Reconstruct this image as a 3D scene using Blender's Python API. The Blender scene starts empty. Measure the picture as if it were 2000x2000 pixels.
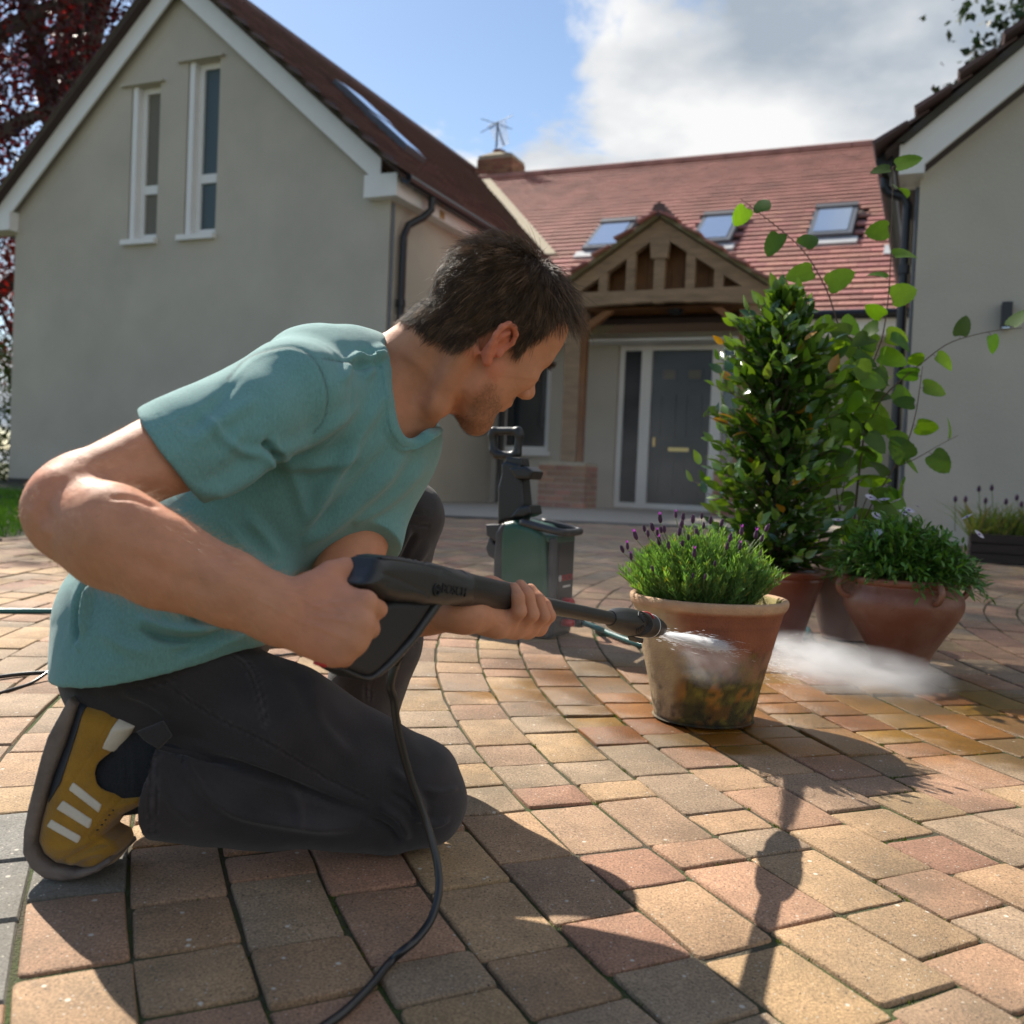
import bpy, math, random
import numpy as np
from mathutils import Vector, Matrix

random.seed(7); rng = np.random.default_rng(7)
SC = bpy.context.scene
COL = SC.collection
rad = math.radians

# ------------------------------------------------------------------ camera
FPX = 1923.66                                   # focal length in photo pixels (2000 px frame)
CAM_H = 0.55
_p, _r = rad(1.6343), rad(2.4566)
_cp, _sp, _cr, _sr = math.cos(_p), math.sin(_p), math.cos(_r), math.sin(_r)
CM = (np.array([[_cr, -_sr, 0], [_sr, _cr, 0], [0, 0, 1]]) @ np.array([[1, 0, 0], [0, _cp, -_sp], [0, _sp, _cp]])
      @ np.array([[1, 0, 0], [0, 0, -1], [0, 1, 0.]]))
CAM = np.array([0, 0, CAM_H])
cam = bpy.data.objects.new('camera', bpy.data.cameras.new('camera'))
COL.objects.link(cam)
_m = Matrix.Identity(4)
for i in range(3):
    _m[i][0] = CM[0][i]; _m[i][1] = -CM[1][i]; _m[i][2] = -CM[2][i]; _m[i][3] = CAM[i]
cam.matrix_world = _m
cam.data.sensor_width = 36; cam.data.sensor_fit = 'HORIZONTAL'
cam.data.lens = 36 * FPX / 2000
cam.data.clip_start = 0.05; cam.data.clip_end = 2000
cam.data.dof.use_dof = True
cam.data.dof.focus_distance = 1.55
cam.data.dof.aperture_fstop = 5.6
SC.camera = cam

# ------------------------------------------------------------------ world and sun
SUN_TO = Vector((-0.62, 0.86, 1.0)).normalized()
w = bpy.data.worlds.new('World'); SC.world = w; w.use_nodes = True
nt = w.node_tree; nt.nodes.clear()
def N(tree, typ, **kw):
    n = tree.nodes.new(typ)
    for k, v in kw.items():
        if k.startswith('i_'):
            n.inputs[k[2:].replace('_', ' ')].default_value = v
        else: setattr(n, k, v)
    return n
L = nt.links.new
sky = N(nt, 'ShaderNodeTexSky', sky_type='NISHITA', sun_disc=False)
sky.sun_elevation = math.asin(SUN_TO.z)
sky.sun_rotation = math.atan2(SUN_TO.x, SUN_TO.y)
sky.air_density = 1.0; sky.dust_density = 0.25; sky.ozone_density = 1.2
bg = N(nt, 'ShaderNodeBackground'); bg.inputs[1].default_value = 0.078
L(sky.outputs[0], bg.inputs[0])
tc = N(nt, 'ShaderNodeTexCoord')
sep = N(nt, 'ShaderNodeSeparateXYZ'); L(tc.outputs['Generated'], sep.inputs[0])
zc = N(nt, 'ShaderNodeMath', operation='MAXIMUM'); L(sep.outputs[2], zc.inputs[0]); zc.inputs[1].default_value = 0.0
zc2 = N(nt, 'ShaderNodeMath', operation='ADD'); L(zc.outputs[0], zc2.inputs[0]); zc2.inputs[1].default_value = 0.22
dx = N(nt, 'ShaderNodeMath', operation='DIVIDE'); L(sep.outputs[0], dx.inputs[0]); L(zc2.outputs[0], dx.inputs[1])
dy = N(nt, 'ShaderNodeMath', operation='DIVIDE'); L(sep.outputs[1], dy.inputs[0]); L(zc2.outputs[0], dy.inputs[1])
cmb = N(nt, 'ShaderNodeCombineXYZ'); L(dx.outputs[0], cmb.inputs[0]); L(dy.outputs[0], cmb.inputs[1])
cmb.inputs[2].default_value = 2.3
cn = N(nt, 'ShaderNodeTexNoise'); cn.inputs['Scale'].default_value = 2.0; cn.inputs['Detail'].default_value = 9
cn.inputs['Roughness'].default_value = 0.55; cn.inputs['Distortion'].default_value = 0.25
L(cmb.outputs[0], cn.inputs['Vector'])
# the cloud bank is thicker towards the right of the view, as the photograph shows
grad = N(nt, 'ShaderNodeMath', operation='MULTIPLY_ADD'); L(sep.outputs[0], grad.inputs[0])
grad.inputs[1].default_value = 0.42; L(cn.outputs[0], grad.inputs[2])
lowc = N(nt, 'ShaderNodeMath', operation='MULTIPLY_ADD'); L(sep.outputs[2], lowc.inputs[0]); lowc.inputs[1].default_value = -0.42
L(grad.outputs[0], lowc.inputs[2])
cr = N(nt, 'ShaderNodeValToRGB'); cr.color_ramp.elements[0].position = 0.29; cr.color_ramp.elements[1].position = 0.37
cr.color_ramp.interpolation = 'EASE'
L(lowc.outputs[0], cr.inputs[0])
cn2 = N(nt, 'ShaderNodeTexNoise'); cn2.inputs['Scale'].default_value = 2.6; cn2.inputs['Detail'].default_value = 6
L(cmb.outputs[0], cn2.inputs['Vector'])
cr2 = N(nt, 'ShaderNodeValToRGB')
cr2.color_ramp.elements[0].position = 0.35; cr2.color_ramp.elements[0].color = (0.43, 0.50, 0.58, 1)
cr2.color_ramp.elements[1].position = 0.60; cr2.color_ramp.elements[1].color = (1.0, 1.0, 1.0, 1)
L(cn2.outputs[0], cr2.inputs[0])
bg2 = N(nt, 'ShaderNodeBackground'); bg2.inputs[1].default_value = 0.50
L(cr2.outputs[0], bg2.inputs[0])
mx = N(nt, 'ShaderNodeMixShader'); L(cr.outputs[0], mx.inputs[0]); L(bg.outputs[0], mx.inputs[1]); L(bg2.outputs[0], mx.inputs[2])
wo = N(nt, 'ShaderNodeOutputWorld'); L(mx.outputs[0], wo.inputs[0])

sun = bpy.data.objects.new('sun', bpy.data.lights.new('sun', 'SUN')); COL.objects.link(sun)
sun.data.energy = 5.0; sun.data.angle = rad(0.53); sun.data.color = (1.0, 0.93, 0.82)
sun.rotation_euler = SUN_TO.to_track_quat('Z', 'Y').to_euler()
SC.view_settings.view_transform = 'Standard'; SC.view_settings.look = 'None'
SC.view_settings.gamma = 1; SC.view_settings.exposure = 0.95; SC.view_settings.use_curve_mapping = False
SC.render.engine = 'CYCLES'
SC.cycles.max_bounces = 8; SC.cycles.transparent_max_bounces = 24; SC.cycles.volume_bounces = 1
SC.cycles.use_denoising = True
SC.cycles.volume_step_rate = 1.0

# ------------------------------------------------------------------ geometry helpers
def ray(px, py): return CM.T @ np.array([(px - 1000) / FPX, (py - 1000) / FPX, 1.0])
def P(px, py, d): return CAM + d * ray(px, py)
def proj(pts):
    c = (np.asarray(pts, float) - CAM) @ CM.T
    return np.stack([1000 + FPX * c[..., 0] / c[..., 2], 1000 + FPX * c[..., 1] / c[..., 2], c[..., 2]], -1)
def hit(px, py, p0, n):
    r = ray(px, py); return CAM + r * (((np.asarray(p0) - CAM) @ n) / (r @ n))
YAW = rad(23.03)
HF = np.array([math.cos(YAW), -math.sin(YAW), 0]); HD = np.array([math.sin(YAW), math.cos(YAW), 0]); HZ = np.array([0, 0, 1.0])
def HS(f, d, z): return HF * f + HD * d + HZ * z
SLOPE = 0.037; YFLAT = 7.45; ZFLAT = SLOPE * YFLAT
def zg(x, y): return SLOPE * min(y, YFLAT)
def gpt(px, py, dz=0.0):
    n = np.array([0, -SLOPE, 1.0]); p = hit(px, py, (0, 0, 0), n)
    if p[1] > YFLAT: p = hit(px, py, (0, 0, ZFLAT), HZ)
    return p + HZ * dz

def link(o, parent=None):
    COL.objects.link(o)
    if parent is not None: o.parent = parent
    return o
def empty(name, loc=(0, 0, 0), label=None, cat=None, group=None, kind=None):
    o = bpy.data.objects.new(name, None); o.empty_display_size = 0.1; link(o)
    o.location = loc
    return tag(o, label, cat, group, kind)
def tag(o, label=None, cat=None, group=None, kind=None):
    if label: o['label'] = label
    if cat: o['category'] = cat
    if group: o['group'] = group
    if kind: o['kind'] = kind
    return o
def raw_mesh(name, v, f, mat=None, smooth=False, cols=None, mats=None, midx=None):
    me = bpy.data.meshes.new(name)
    v = np.asarray(v, np.float32)
    if isinstance(f, np.ndarray):
        n, k = f.shape
        me.vertices.add(len(v)); me.vertices.foreach_set('co', v.ravel())
        me.loops.add(n * k); me.loops.foreach_set('vertex_index', f.astype(np.int32).ravel())
        me.polygons.add(n); me.polygons.foreach_set('loop_start', np.arange(0, n * k, k, dtype=np.int32))
        me.update(calc_edges=True)
    else:
        me.from_pydata(v.tolist(), [], f); me.update()
    if mat is not None: me.materials.append(mat)
    if mats:
        for m in mats: me.materials.append(m)
    if midx is not None: me.polygons.foreach_set('material_index', np.asarray(midx, np.int32))
    if smooth: me.polygons.foreach_set('use_smooth', np.ones(len(me.polygons), bool))
    if cols is not None:
        a = me.color_attributes.new('Col', 'FLOAT_COLOR', 'POINT')
        c = np.ones((len(v), 4), np.float32); c[:, :3] = cols; a.data.foreach_set('color', c.ravel())
    me.validate()
    return me
def obj(name, me, parent=None, loc=None):
    o = bpy.data.objects.new(name, me); link(o, parent)
    if loc is not None: o.location = loc
    return o
def local(parent, v):
    """world coordinates to the parent's frame (parents here are only translated)"""
    if parent is None: return np.asarray(v, float)
    l = np.zeros(3); p = parent
    while p is not None: l += np.array(p.location); p = p.parent
    return np.asarray(v, float) - l

class MB:
    """collects shapes; build() links them as one mesh object"""
    def __init__(s): s.v = []; s.f = []; s.c = []; s.n = 0
    def add(s, v, f, col=None):
        v = np.asarray(v, float); s.v.append(v); s.f += [tuple(int(i) + s.n for i in q) for q in f]; s.n += len(v)
        s.c.append(np.tile(np.asarray(col if col is not None else (1, 1, 1), float), (len(v), 1)))
        return s
    def box8(s, p, col=None):
        return s.add(p, [(0, 3, 2, 1), (4, 5, 6, 7), (0, 1, 5, 4), (1, 2, 6, 5), (2, 3, 7, 6), (3, 0, 4, 7)], col)
    def hbox(s, f0, f1, d0, d1, z0, z1, col=None):
        return s.box8([HS(f0, d0, z0), HS(f1, d0, z0), HS(f1, d1, z0), HS(f0, d1, z0),
                       HS(f0, d0, z1), HS(f1, d0, z1), HS(f1, d1, z1), HS(f0, d1, z1)], col)
    def box(s, c, h, R=None, col=None):
        c = np.asarray(c, float); h = np.asarray(h, float)
        k = np.array([[-1, -1, -1], [1, -1, -1], [1, 1, -1], [-1, 1, -1], [-1, -1, 1], [1, -1, 1], [1, 1, 1], [-1, 1, 1]]) * h
        if R is not None: k = k @ np.asarray(R).T
        return s.box8(k + c, col)
    def prism(s, poly, ext, col=None):
        poly = np.asarray(poly, float); n = len(poly); ext = np.asarray(ext, float)
        f = [tuple(range(n - 1, -1, -1)), tuple(range(n, 2 * n))] + [(i, (i + 1) % n, n + (i + 1) % n, n + i) for i in range(n)]
        return s.add(np.vstack([poly, poly + ext]), f, col)
    def tube(s, pts, r, n=10, col=None, cap=True, flat=None):
        pts = np.asarray(pts, float); m = len(pts)
        rr = np.broadcast_to(np.asarray(r, float), (m,))
        t = np.gradient(pts, axis=0); t /= np.linalg.norm(t, axis=1)[:, None] + 1e-12
        up = np.array([0, 0, 1.0]) if abs(t[0][2]) < 0.9 else np.array([1.0, 0, 0])
        a = np.cross(t[0], up); a /= np.linalg.norm(a)
        V = []
        for i in range(m):
            a = a - t[i] * (a @ t[i]); a /= np.linalg.norm(a) + 1e-12
            b = np.cross(t[i], a)
            for k in range(n):
                th = 2 * math.pi * k / n
                V.append(pts[i] + rr[i] * (math.cos(th) * a + math.sin(th) * b))
        f = [(i * n + k, i * n + (k + 1) % n, (i + 1) * n + (k + 1) % n, (i + 1) * n + k) for i in range(m - 1) for k in range(n)]
        if cap: f += [tuple(range(n - 1, -1, -1)), tuple(range((m - 1) * n, m * n))]
        return s.add(V, f, col)
    def lathe(s, prof, c, axis=(0, 0, 1), n=32, col=None, closed=False):
        c = np.asarray(c, float); ax = np.asarray(axis, float); ax /= np.linalg.norm(ax)
        up = np.array([0, 0, 1.0]) if abs(ax[2]) < 0.9 else np.array([1.0, 0, 0])
        a = np.cross(up, ax); a /= np.linalg.norm(a); b = np.cross(ax, a)
        V = [c + ax * h + r * (math.cos(2 * math.pi * k / n) * a + math.sin(2 * math.pi * k / n) * b) for r, h in prof for k in range(n)]
        m = len(prof)
        f = [(i * n + k, i * n + (k + 1) % n, (i + 1) * n + (k + 1) % n, (i + 1) * n + k) for i in range(m - 1) for k in range(n)]
        if closed: f += [tuple(range(n - 1, -1, -1)), tuple(range((m - 1) * n, m * n))]
        return s.add(V, f, col)
    def build(s, name, mat, parent=None, smooth=False, col=False):
        v = local(parent, np.vstack(s.v))
        me = raw_mesh(name, v, s.f, mat, smooth, np.vstack(s.c) if col else None)
        return obj(name, me, parent)

def shade_auto(o, deg=35):
    me = o.data
    me.polygons.foreach_set('use_smooth', np.ones(len(me.polygons), bool))
    try: me.set_sharp_from_angle(angle=rad(deg))
    except Exception: pass
    return o
def bevel(o, w=0.003, seg=2, deg=40):
    m = o.modifiers.new('bevel', 'BEVEL'); m.width = w; m.segments = seg; m.limit_method = 'ANGLE'; m.angle_limit = rad(deg)
    return o
def spline(pts, n=40):
    pts = np.asarray(pts, float); m = len(pts)
    p = np.vstack([2 * pts[0] - pts[1], pts, 2 * pts[-1] - pts[-2]]); out = []
    for t in np.linspace(0, m - 1 - 1e-9, n):
        i = int(t); u = t - i; a, b, c, d = p[i], p[i + 1], p[i + 2], p[i + 3]
        out.append(0.5 * (2 * b + (c - a) * u + (2 * a - 5 * b + 4 * c - d) * u * u + (3 * b - a - 3 * c + d) * u ** 3))
    return np.array(out)

# ------------------------------------------------------------------ materials
def M(name, col=(0.5, 0.5, 0.5), rough=0.6, var=0.0, vscale=6.0, bump=0.0, bscale=60.0, spec=0.5, metal=0.0, attr=False,
      col2=None, objrand=0.0, sheen=0.0, trans=0.0, sss=0.0, coat=0.0, alpha=1.0, detail=6.0, hue=0.0, stretch=None):
    m = bpy.data.materials.new(name); m.use_nodes = True; t = m.node_tree; b = t.nodes['Principled BSDF']; lk = t.links.new
    b.inputs['Roughness'].default_value = rough; b.inputs['Metallic'].default_value = metal
    b.inputs['Specular IOR Level'].default_value = spec
    if sheen: b.inputs['Sheen Weight'].default_value = sheen; b.inputs['Sheen Roughness'].default_value = 0.5
    if trans: b.inputs['Transmission Weight'].default_value = trans
    if sss:
        b.inputs['Subsurface Weight'].default_value = sss; b.inputs['Subsurface Radius'].default_value = (1, 0.35, 0.2)
        b.inputs['Subsurface Scale'].default_value = 0.006
    if coat: b.inputs['Coat Weight'].default_value = coat; b.inputs['Coat Roughness'].default_value = 0.15
    tcn = t.nodes.new('ShaderNodeTexCoord'); vec = tcn.outputs['Object']
    if stretch:
        mp = t.nodes.new('ShaderNodeMapping'); mp.inputs['Scale'].default_value = stretch; lk(vec, mp.inputs[0]); vec = mp.outputs[0]
    src = None
    if attr:
        a = t.nodes.new('ShaderNodeVertexColor'); a.layer_name = 'Col'; src = a.outputs[0]
    else:
        r = t.nodes.new('ShaderNodeRGB'); r.outputs[0].default_value = (*col, 1); src = r.outputs[0]
    if var or col2:
        n = t.nodes.new('ShaderNodeTexNoise'); n.inputs['Scale'].default_value = vscale; n.inputs['Detail'].default_value = detail
        n.inputs['Roughness'].default_value = 0.6; lk(vec, n.inputs['Vector'])
        if col2:
            rp = t.nodes.new('ShaderNodeValToRGB'); rp.color_ramp.elements[0].position = 0.42; rp.color_ramp.elements[1].position = 0.62
            lk(n.outputs[0], rp.inputs[0])
            mxn = t.nodes.new('ShaderNodeMix'); mxn.data_type = 'RGBA'; lk(rp.outputs[0], mxn.inputs[0]); lk(src, mxn.inputs[6])
            mxn.inputs[7].default_value = (*col2, 1); src = mxn.outputs[2]
        if var:
            mr = t.nodes.new('ShaderNodeMapRange'); mr.inputs[1].default_value = 0.25; mr.inputs[2].default_value = 0.75
            mr.inputs[3].default_value = 1 - var; mr.inputs[4].default_value = 1 + var; lk(n.outputs[0], mr.inputs[0])
            mu = t.nodes.new('ShaderNodeMix'); mu.data_type = 'RGBA'; mu.blend_type = 'MULTIPLY'; mu.inputs[0].default_value = 1
            cb = t.nodes.new('ShaderNodeCombineXYZ')
            for i in range(3): lk(mr.outputs[0], cb.inputs[i])
            lk(src, mu.inputs[6]); lk(cb.outputs[0], mu.inputs[7]); src = mu.outputs[2]
    if objrand or hue:
        oi = t.nodes.new('ShaderNodeObjectInfo'); hs = t.nodes.new('ShaderNodeHueSaturation')
        m1 = t.nodes.new('ShaderNodeMapRange'); m1.inputs[3].default_value = 1 - objrand; m1.inputs[4].default_value = 1 + objrand
        lk(oi.outputs['Random'], m1.inputs[0]); lk(m1.outputs[0], hs.inputs['Value'])
        m2 = t.nodes.new('ShaderNodeMapRange'); m2.inputs[3].default_value = 0.5 - hue; m2.inputs[4].default_value = 0.5 + hue
        sn = t.nodes.new('ShaderNodeMath'); sn.operation = 'FRACT'; mm = t.nodes.new('ShaderNodeMath'); mm.operation = 'MULTIPLY'
        mm.inputs[1].default_value = 37.3; lk(oi.outputs['Random'], mm.inputs[0]); lk(mm.outputs[0], sn.inputs[0]); lk(sn.outputs[0], m2.inputs[0])
        lk(m2.outputs[0], hs.inputs['Hue']); lk(src, hs.inputs['Color']); src = hs.outputs[0]
    lk(src, b.inputs['Base Color'])
    if bump:
        bn = t.nodes.new('ShaderNodeTexNoise'); bn.inputs['Scale'].default_value = bscale; bn.inputs['Detail'].default_value = 5
        lk(vec, bn.inputs['Vector'])
        bp = t.nodes.new('ShaderNodeBump'); bp.inputs['Strength'].default_value = bump; bp.inputs['Distance'].default_value = 0.01
        lk(bn.outputs[0], bp.inputs['Height']); lk(bp.outputs[0], b.inputs['Normal'])
    return m
def leafmat(name, attr=True, col=(0.06, 0.12, 0.02), trans=0.35, rough=0.4, spec=0.5, tint=(1.4, 1.35, 0.6), objrand=0.0, hue=0.0, var=0.15):
    """leaf: glossy front plus light coming through the blade"""
    m = M(name, col, rough, var=var, vscale=40, attr=attr, spec=spec, objrand=objrand, hue=hue)
    t = m.node_tree; b = t.nodes['Principled BSDF']; out = t.nodes['Material Output']
    src = b.inputs['Base Color'].links[0].from_socket
    tl = t.nodes.new('ShaderNodeBsdfTranslucent'); mu = t.nodes.new('ShaderNodeMix'); mu.data_type = 'RGBA'; mu.blend_type = 'MULTIPLY'
    mu.inputs[0].default_value = 1; mu.inputs[7].default_value = (*tint, 1); t.links.new(src, mu.inputs[6]); t.links.new(mu.outputs[2], tl.inputs[0])
    ms = t.nodes.new('ShaderNodeMixShader'); ms.inputs[0].default_value = trans
    t.links.new(b.outputs[0], ms.inputs[1]); t.links.new(tl.outputs[0], ms.inputs[2]); t.links.new(ms.outputs[0], out.inputs['Surface'])
    return m
# ------------------------------------------------------------------ distance-field modeller (numpy) for organic and moulded shapes
class Grid:
    def __init__(s, lo, hi, h):
        s.lo = np.asarray(lo, np.float32); s.h = np.float32(h)
        s.n = np.ceil((np.asarray(hi) - s.lo) / h).astype(int) + 1
        s.ax = [s.lo[i] + h * np.arange(s.n[i], dtype=np.float32) for i in range(3)]
        s.D = np.full(tuple(s.n), 1.0, np.float32)
    def sub(s, lo, hi, m):
        a = np.clip(np.floor((np.asarray(lo) - m - s.lo) / s.h).astype(int), 0, s.n)
        b = np.clip(np.ceil((np.asarray(hi) + m - s.lo) / s.h).astype(int) + 1, 0, s.n)
        if np.any(b - a < 1): return None, None
        sl = tuple(slice(a[i], b[i]) for i in range(3))
        return sl, (s.ax[0][sl[0]][:, None, None], s.ax[1][sl[1]][None, :, None], s.ax[2][sl[2]][None, None, :])
    def put(s, prim, k=0.01, mode='u'):
        lo, hi, fn = prim
        sl, X = s.sub(lo, hi, k + 3 * s.h)
        if sl is None: return s
        d = fn(*X).astype(np.float32); A = s.D[sl]
        if mode == 's': d = -d
        if mode == 'u':
            if k <= 0: s.D[sl] = np.minimum(A, d)
            else:
                h = np.maximum(k - np.abs(A - d), 0) / k; s.D[sl] = np.minimum(A, d) - h * h * k * 0.25
        else:
            if k <= 0: s.D[sl] = np.maximum(A, d)
            else:
                h = np.maximum(k - np.abs(A - d), 0) / k; s.D[sl] = np.maximum(A, d) + h * h * k * 0.25
        return s
    def cut(s, p0, n, k=0.0):
        """keep the side the normal points away from"""
        n = np.asarray(n, float); n = n / np.linalg.norm(n)
        d = (s.ax[0][:, None, None] - p0[0]) * n[0] + (s.ax[1][None, :, None] - p0[1]) * n[1] + (s.ax[2][None, None, :] - p0[2]) * n[2]
        s.D = np.maximum(s.D, d.astype(np.float32)); return s
    def clip(s, prim):
        s.D = np.maximum(s.D, prim[2](s.ax[0][:, None, None], s.ax[1][None, :, None], s.ax[2][None, None, :]).astype(np.float32)); return s
    def like(s, off=0.0):
        g = object.__new__(Grid); g.lo, g.h, g.n, g.ax, g.D = s.lo, s.h, s.n, s.ax, s.D - np.float32(off); return g
    def mesh(s, smooth=1):
        D = s.D; S = D < 0; nx, ny, nz = D.shape
        c = S[:-1, :-1, :-1].astype(np.uint8)
        tot = np.zeros((nx - 1, ny - 1, nz - 1), np.uint8)
        for i in (0, 1):
            for j in (0, 1):
                for k in (0, 1): tot += S[i:nx - 1 + i, j:ny - 1 + j, k:nz - 1 + k]
        I = np.argwhere((tot > 0) & (tot < 8)); del tot
        idx = np.full((nx - 1, ny - 1, nz - 1), -1, np.int32); idx[I[:, 0], I[:, 1], I[:, 2]] = np.arange(len(I))
        cor = [(0, 0, 0), (1, 0, 0), (0, 1, 0), (1, 1, 0), (0, 0, 1), (1, 0, 1), (0, 1, 1), (1, 1, 1)]
        val = np.stack([D[I[:, 0] + a, I[:, 1] + b, I[:, 2] + e] for a, b, e in cor], 1)
        acc = np.zeros((len(I), 3), np.float32); cnt = np.zeros(len(I), np.float32)
        for p in range(8):
            for q in range(p + 1, 8):
                dlt = np.array(cor[q]) - np.array(cor[p])
                if np.abs(dlt).sum() != 1: continue
                a, b = val[:, p], val[:, q]; m = (a < 0) != (b < 0)
                t = np.where(m, a / np.where(m, a - b, 1), 0)
                acc += np.where(m[:, None], np.array(cor[p], np.float32) + t[:, None] * dlt.astype(np.float32), 0); cnt += m
        V = s.lo + s.h * (I + acc / cnt[:, None])
        Q = []
        for ax in range(3):
            o = [0, 0, 0]; o[ax] = 1
            A = S[:nx - o[0], :ny - o[1], :nz - o[2]]; B = S[o[0]:, o[1]:, o[2]:]
            E = np.argwhere(A != B); u, v = (ax + 1) % 3, (ax + 2) % 3
            lim = np.array([nx - 1, ny - 1, nz - 1])
            ok = (E[:, u] > 0) & (E[:, v] > 0) & (E[:, u] < lim[u]) & (E[:, v] < lim[v]) & (E[:, ax] < lim[ax]); E = E[ok]
            ins = S[E[:, 0], E[:, 1], E[:, 2]]
            def g(du, dv):
                e = E.copy(); e[:, u] -= du; e[:, v] -= dv; return idx[e[:, 0], e[:, 1], e[:, 2]]
            q = np.stack([g(1, 1), g(0, 1), g(0, 0), g(1, 0)], 1)
            q[~ins] = q[~ins][:, ::-1]
            Q.append(q)
        Q = np.vstack(Q); Q = Q[(Q >= 0).all(1)]
        for _ in range(smooth): V = relax(V, Q)
        return V.astype(np.float32), Q
def relax(V, Q, f=0.5):
    acc = np.zeros_like(V, dtype=np.float64); cnt = np.zeros(len(V))
    for a, b in ((0, 1), (1, 2), (2, 3), (3, 0)):
        for p, q in ((a, b), (b, a)):
            for k in range(3): acc[:, k] += np.bincount(Q[:, p], V[Q[:, q], k], len(V))
            cnt += np.bincount(Q[:, p], minlength=len(V))
    return V + f * (acc / np.maximum(cnt, 1)[:, None] - V)
def vnormals(V, Q):
    n = np.cross(V[Q[:, 2]] - V[Q[:, 0]], V[Q[:, 3]] - V[Q[:, 1]]); out = np.zeros_like(V, dtype=np.float64)
    for c in range(4):
        for k in range(3): out[:, k] += np.bincount(Q[:, c], n[:, k], len(V))
    return out / (np.linalg.norm(out, axis=1)[:, None] + 1e-12)
def rc(a, b, ra, rb=None):
    a = np.asarray(a, float); b = np.asarray(b, float); rb = ra if rb is None else rb; ba = b - a; bb = ba @ ba + 1e-12; R = max(ra, rb)
    def fn(X, Y, Z):
        px, py, pz = X - a[0], Y - a[1], Z - a[2]
        t = np.clip((px * ba[0] + py * ba[1] + pz * ba[2]) / bb, 0, 1)
        return np.sqrt((px - t * ba[0]) ** 2 + (py - t * ba[1]) ** 2 + (pz - t * ba[2]) ** 2) - (ra + (rb - ra) * t)
    return np.minimum(a, b) - R, np.maximum(a, b) + R, fn
def ell(c, r, R=None):
    """ellipsoid; R rows are its axes"""
    c = np.asarray(c, float); r = np.asarray(r, float); R = np.eye(3) if R is None else np.asarray(R, float)
    ext = np.sqrt(((R * r[:, None]) ** 2).sum(0))
    def fn(X, Y, Z):
        px, py, pz = X - c[0], Y - c[1], Z - c[2]; k0 = 0; k1 = 0
        for i in range(3):
            q = R[i, 0] * px + R[i, 1] * py + R[i, 2] * pz; k0 = k0 + (q / r[i]) ** 2; k1 = k1 + (q / r[i] ** 2) ** 2
        k0 = np.sqrt(k0); return k0 * (k0 - 1) / (np.sqrt(k1) + 1e-9)
    return c - ext, c + ext, fn
def ec(a, b, ra, rb, nrm, sc):
    """tapered limb with an oval section: its radius along nrm is scaled by sc"""
    a = np.asarray(a, float); b = np.asarray(b, float); ba = b - a; L_ = np.linalg.norm(ba); t_ = ba / L_
    nrm = np.asarray(nrm, float); nrm = nrm - t_ * (nrm @ t_); nrm /= np.linalg.norm(nrm); R = max(ra, rb) * max(1, sc)
    def fn(X, Y, Z):
        px, py, pz = X - a[0], Y - a[1], Z - a[2]
        u = px * t_[0] + py * t_[1] + pz * t_[2]; w = px * nrm[0] + py * nrm[1] + pz * nrm[2]
        r2 = px * px + py * py + pz * pz; t = np.clip(u / L_, 0, 1)
        e2 = np.maximum(r2 - u * u - w * w, 0) + (w / sc) ** 2 + (u - t * L_) ** 2
        return (np.sqrt(e2) - (ra + (rb - ra) * t)) * min(1, sc)
    return np.minimum(a, b) - R, np.maximum(a, b) + R, fn
def chain(g, pts, rs, k=0.006, k0=None):
    for i in range(len(pts) - 1): g.put(rc(pts[i], pts[i + 1], rs[i], rs[i + 1]), k0 if (i == 0 and k0 is not None) else k)
def poly(o, u, v, n, pts, half, rnd=0.004, zc=0.0):
    """outline in the plane (o; u, v) given a thickness 2*half along n, edges rounded"""
    o, u, v, n = (np.asarray(q, float) for q in (o, u, v, n)); pts = np.asarray(pts, float)
    w = np.array([o + u * p[0] + v * p[1] + n * (zc + s * half) for p in pts for s in (-1, 1)])
    def fn(X, Y, Z):
        px, py, pz = X - o[0], Y - o[1], Z - o[2]
        a = px * u[0] + py * u[1] + pz * u[2]; b = px * v[0] + py * v[1] + pz * v[2]; c = px * n[0] + py * n[1] + pz * n[2]
        d = np.full(np.broadcast(a, b).shape, 1e9, np.float32); sg = np.zeros(d.shape, bool); m = len(pts)
        for i in range(m):
            p, q = pts[i], pts[(i + 1) % m]; e = q - p
            wx, wy = a - p[0], b - p[1]; t = np.clip((wx * e[0] + wy * e[1]) / (e @ e + 1e-12), 0, 1)
            d = np.minimum(d, (wx - t * e[0]) ** 2 + (wy - t * e[1]) ** 2)
            c1 = (p[1] > b) != (q[1] > b)
            sg ^= c1 & (a < (q[0] - p[0]) * (b - p[1]) / (q[1] - p[1] + 1e-12) + p[0])
        d = np.sqrt(d) * np.where(sg, -1, 1) + rnd; z = np.abs(c - zc) - half + rnd
        return np.minimum(np.maximum(d, z), 0) + np.sqrt(np.maximum(d, 0) ** 2 + np.maximum(z, 0) ** 2) - rnd
    return w.min(0), w.max(0), fn
def bxs(c, h, R=None, r=0.005):
    c = np.asarray(c, float); h = np.asarray(h, float); R = np.eye(3) if R is None else np.asarray(R, float); ext = (np.abs(R) * h[:, None]).sum(0)
    def fn(X, Y, Z):
        px, py, pz = X - c[0], Y - c[1], Z - c[2]; q = [np.abs(R[i, 0] * px + R[i, 1] * py + R[i, 2] * pz) - h[i] + r for i in range(3)]
        return np.sqrt(sum(np.maximum(a, 0) ** 2 for a in q)) + np.minimum(np.maximum(np.maximum(q[0], q[1]), q[2]), 0) - r
    return c - ext, c + ext, fn
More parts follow.
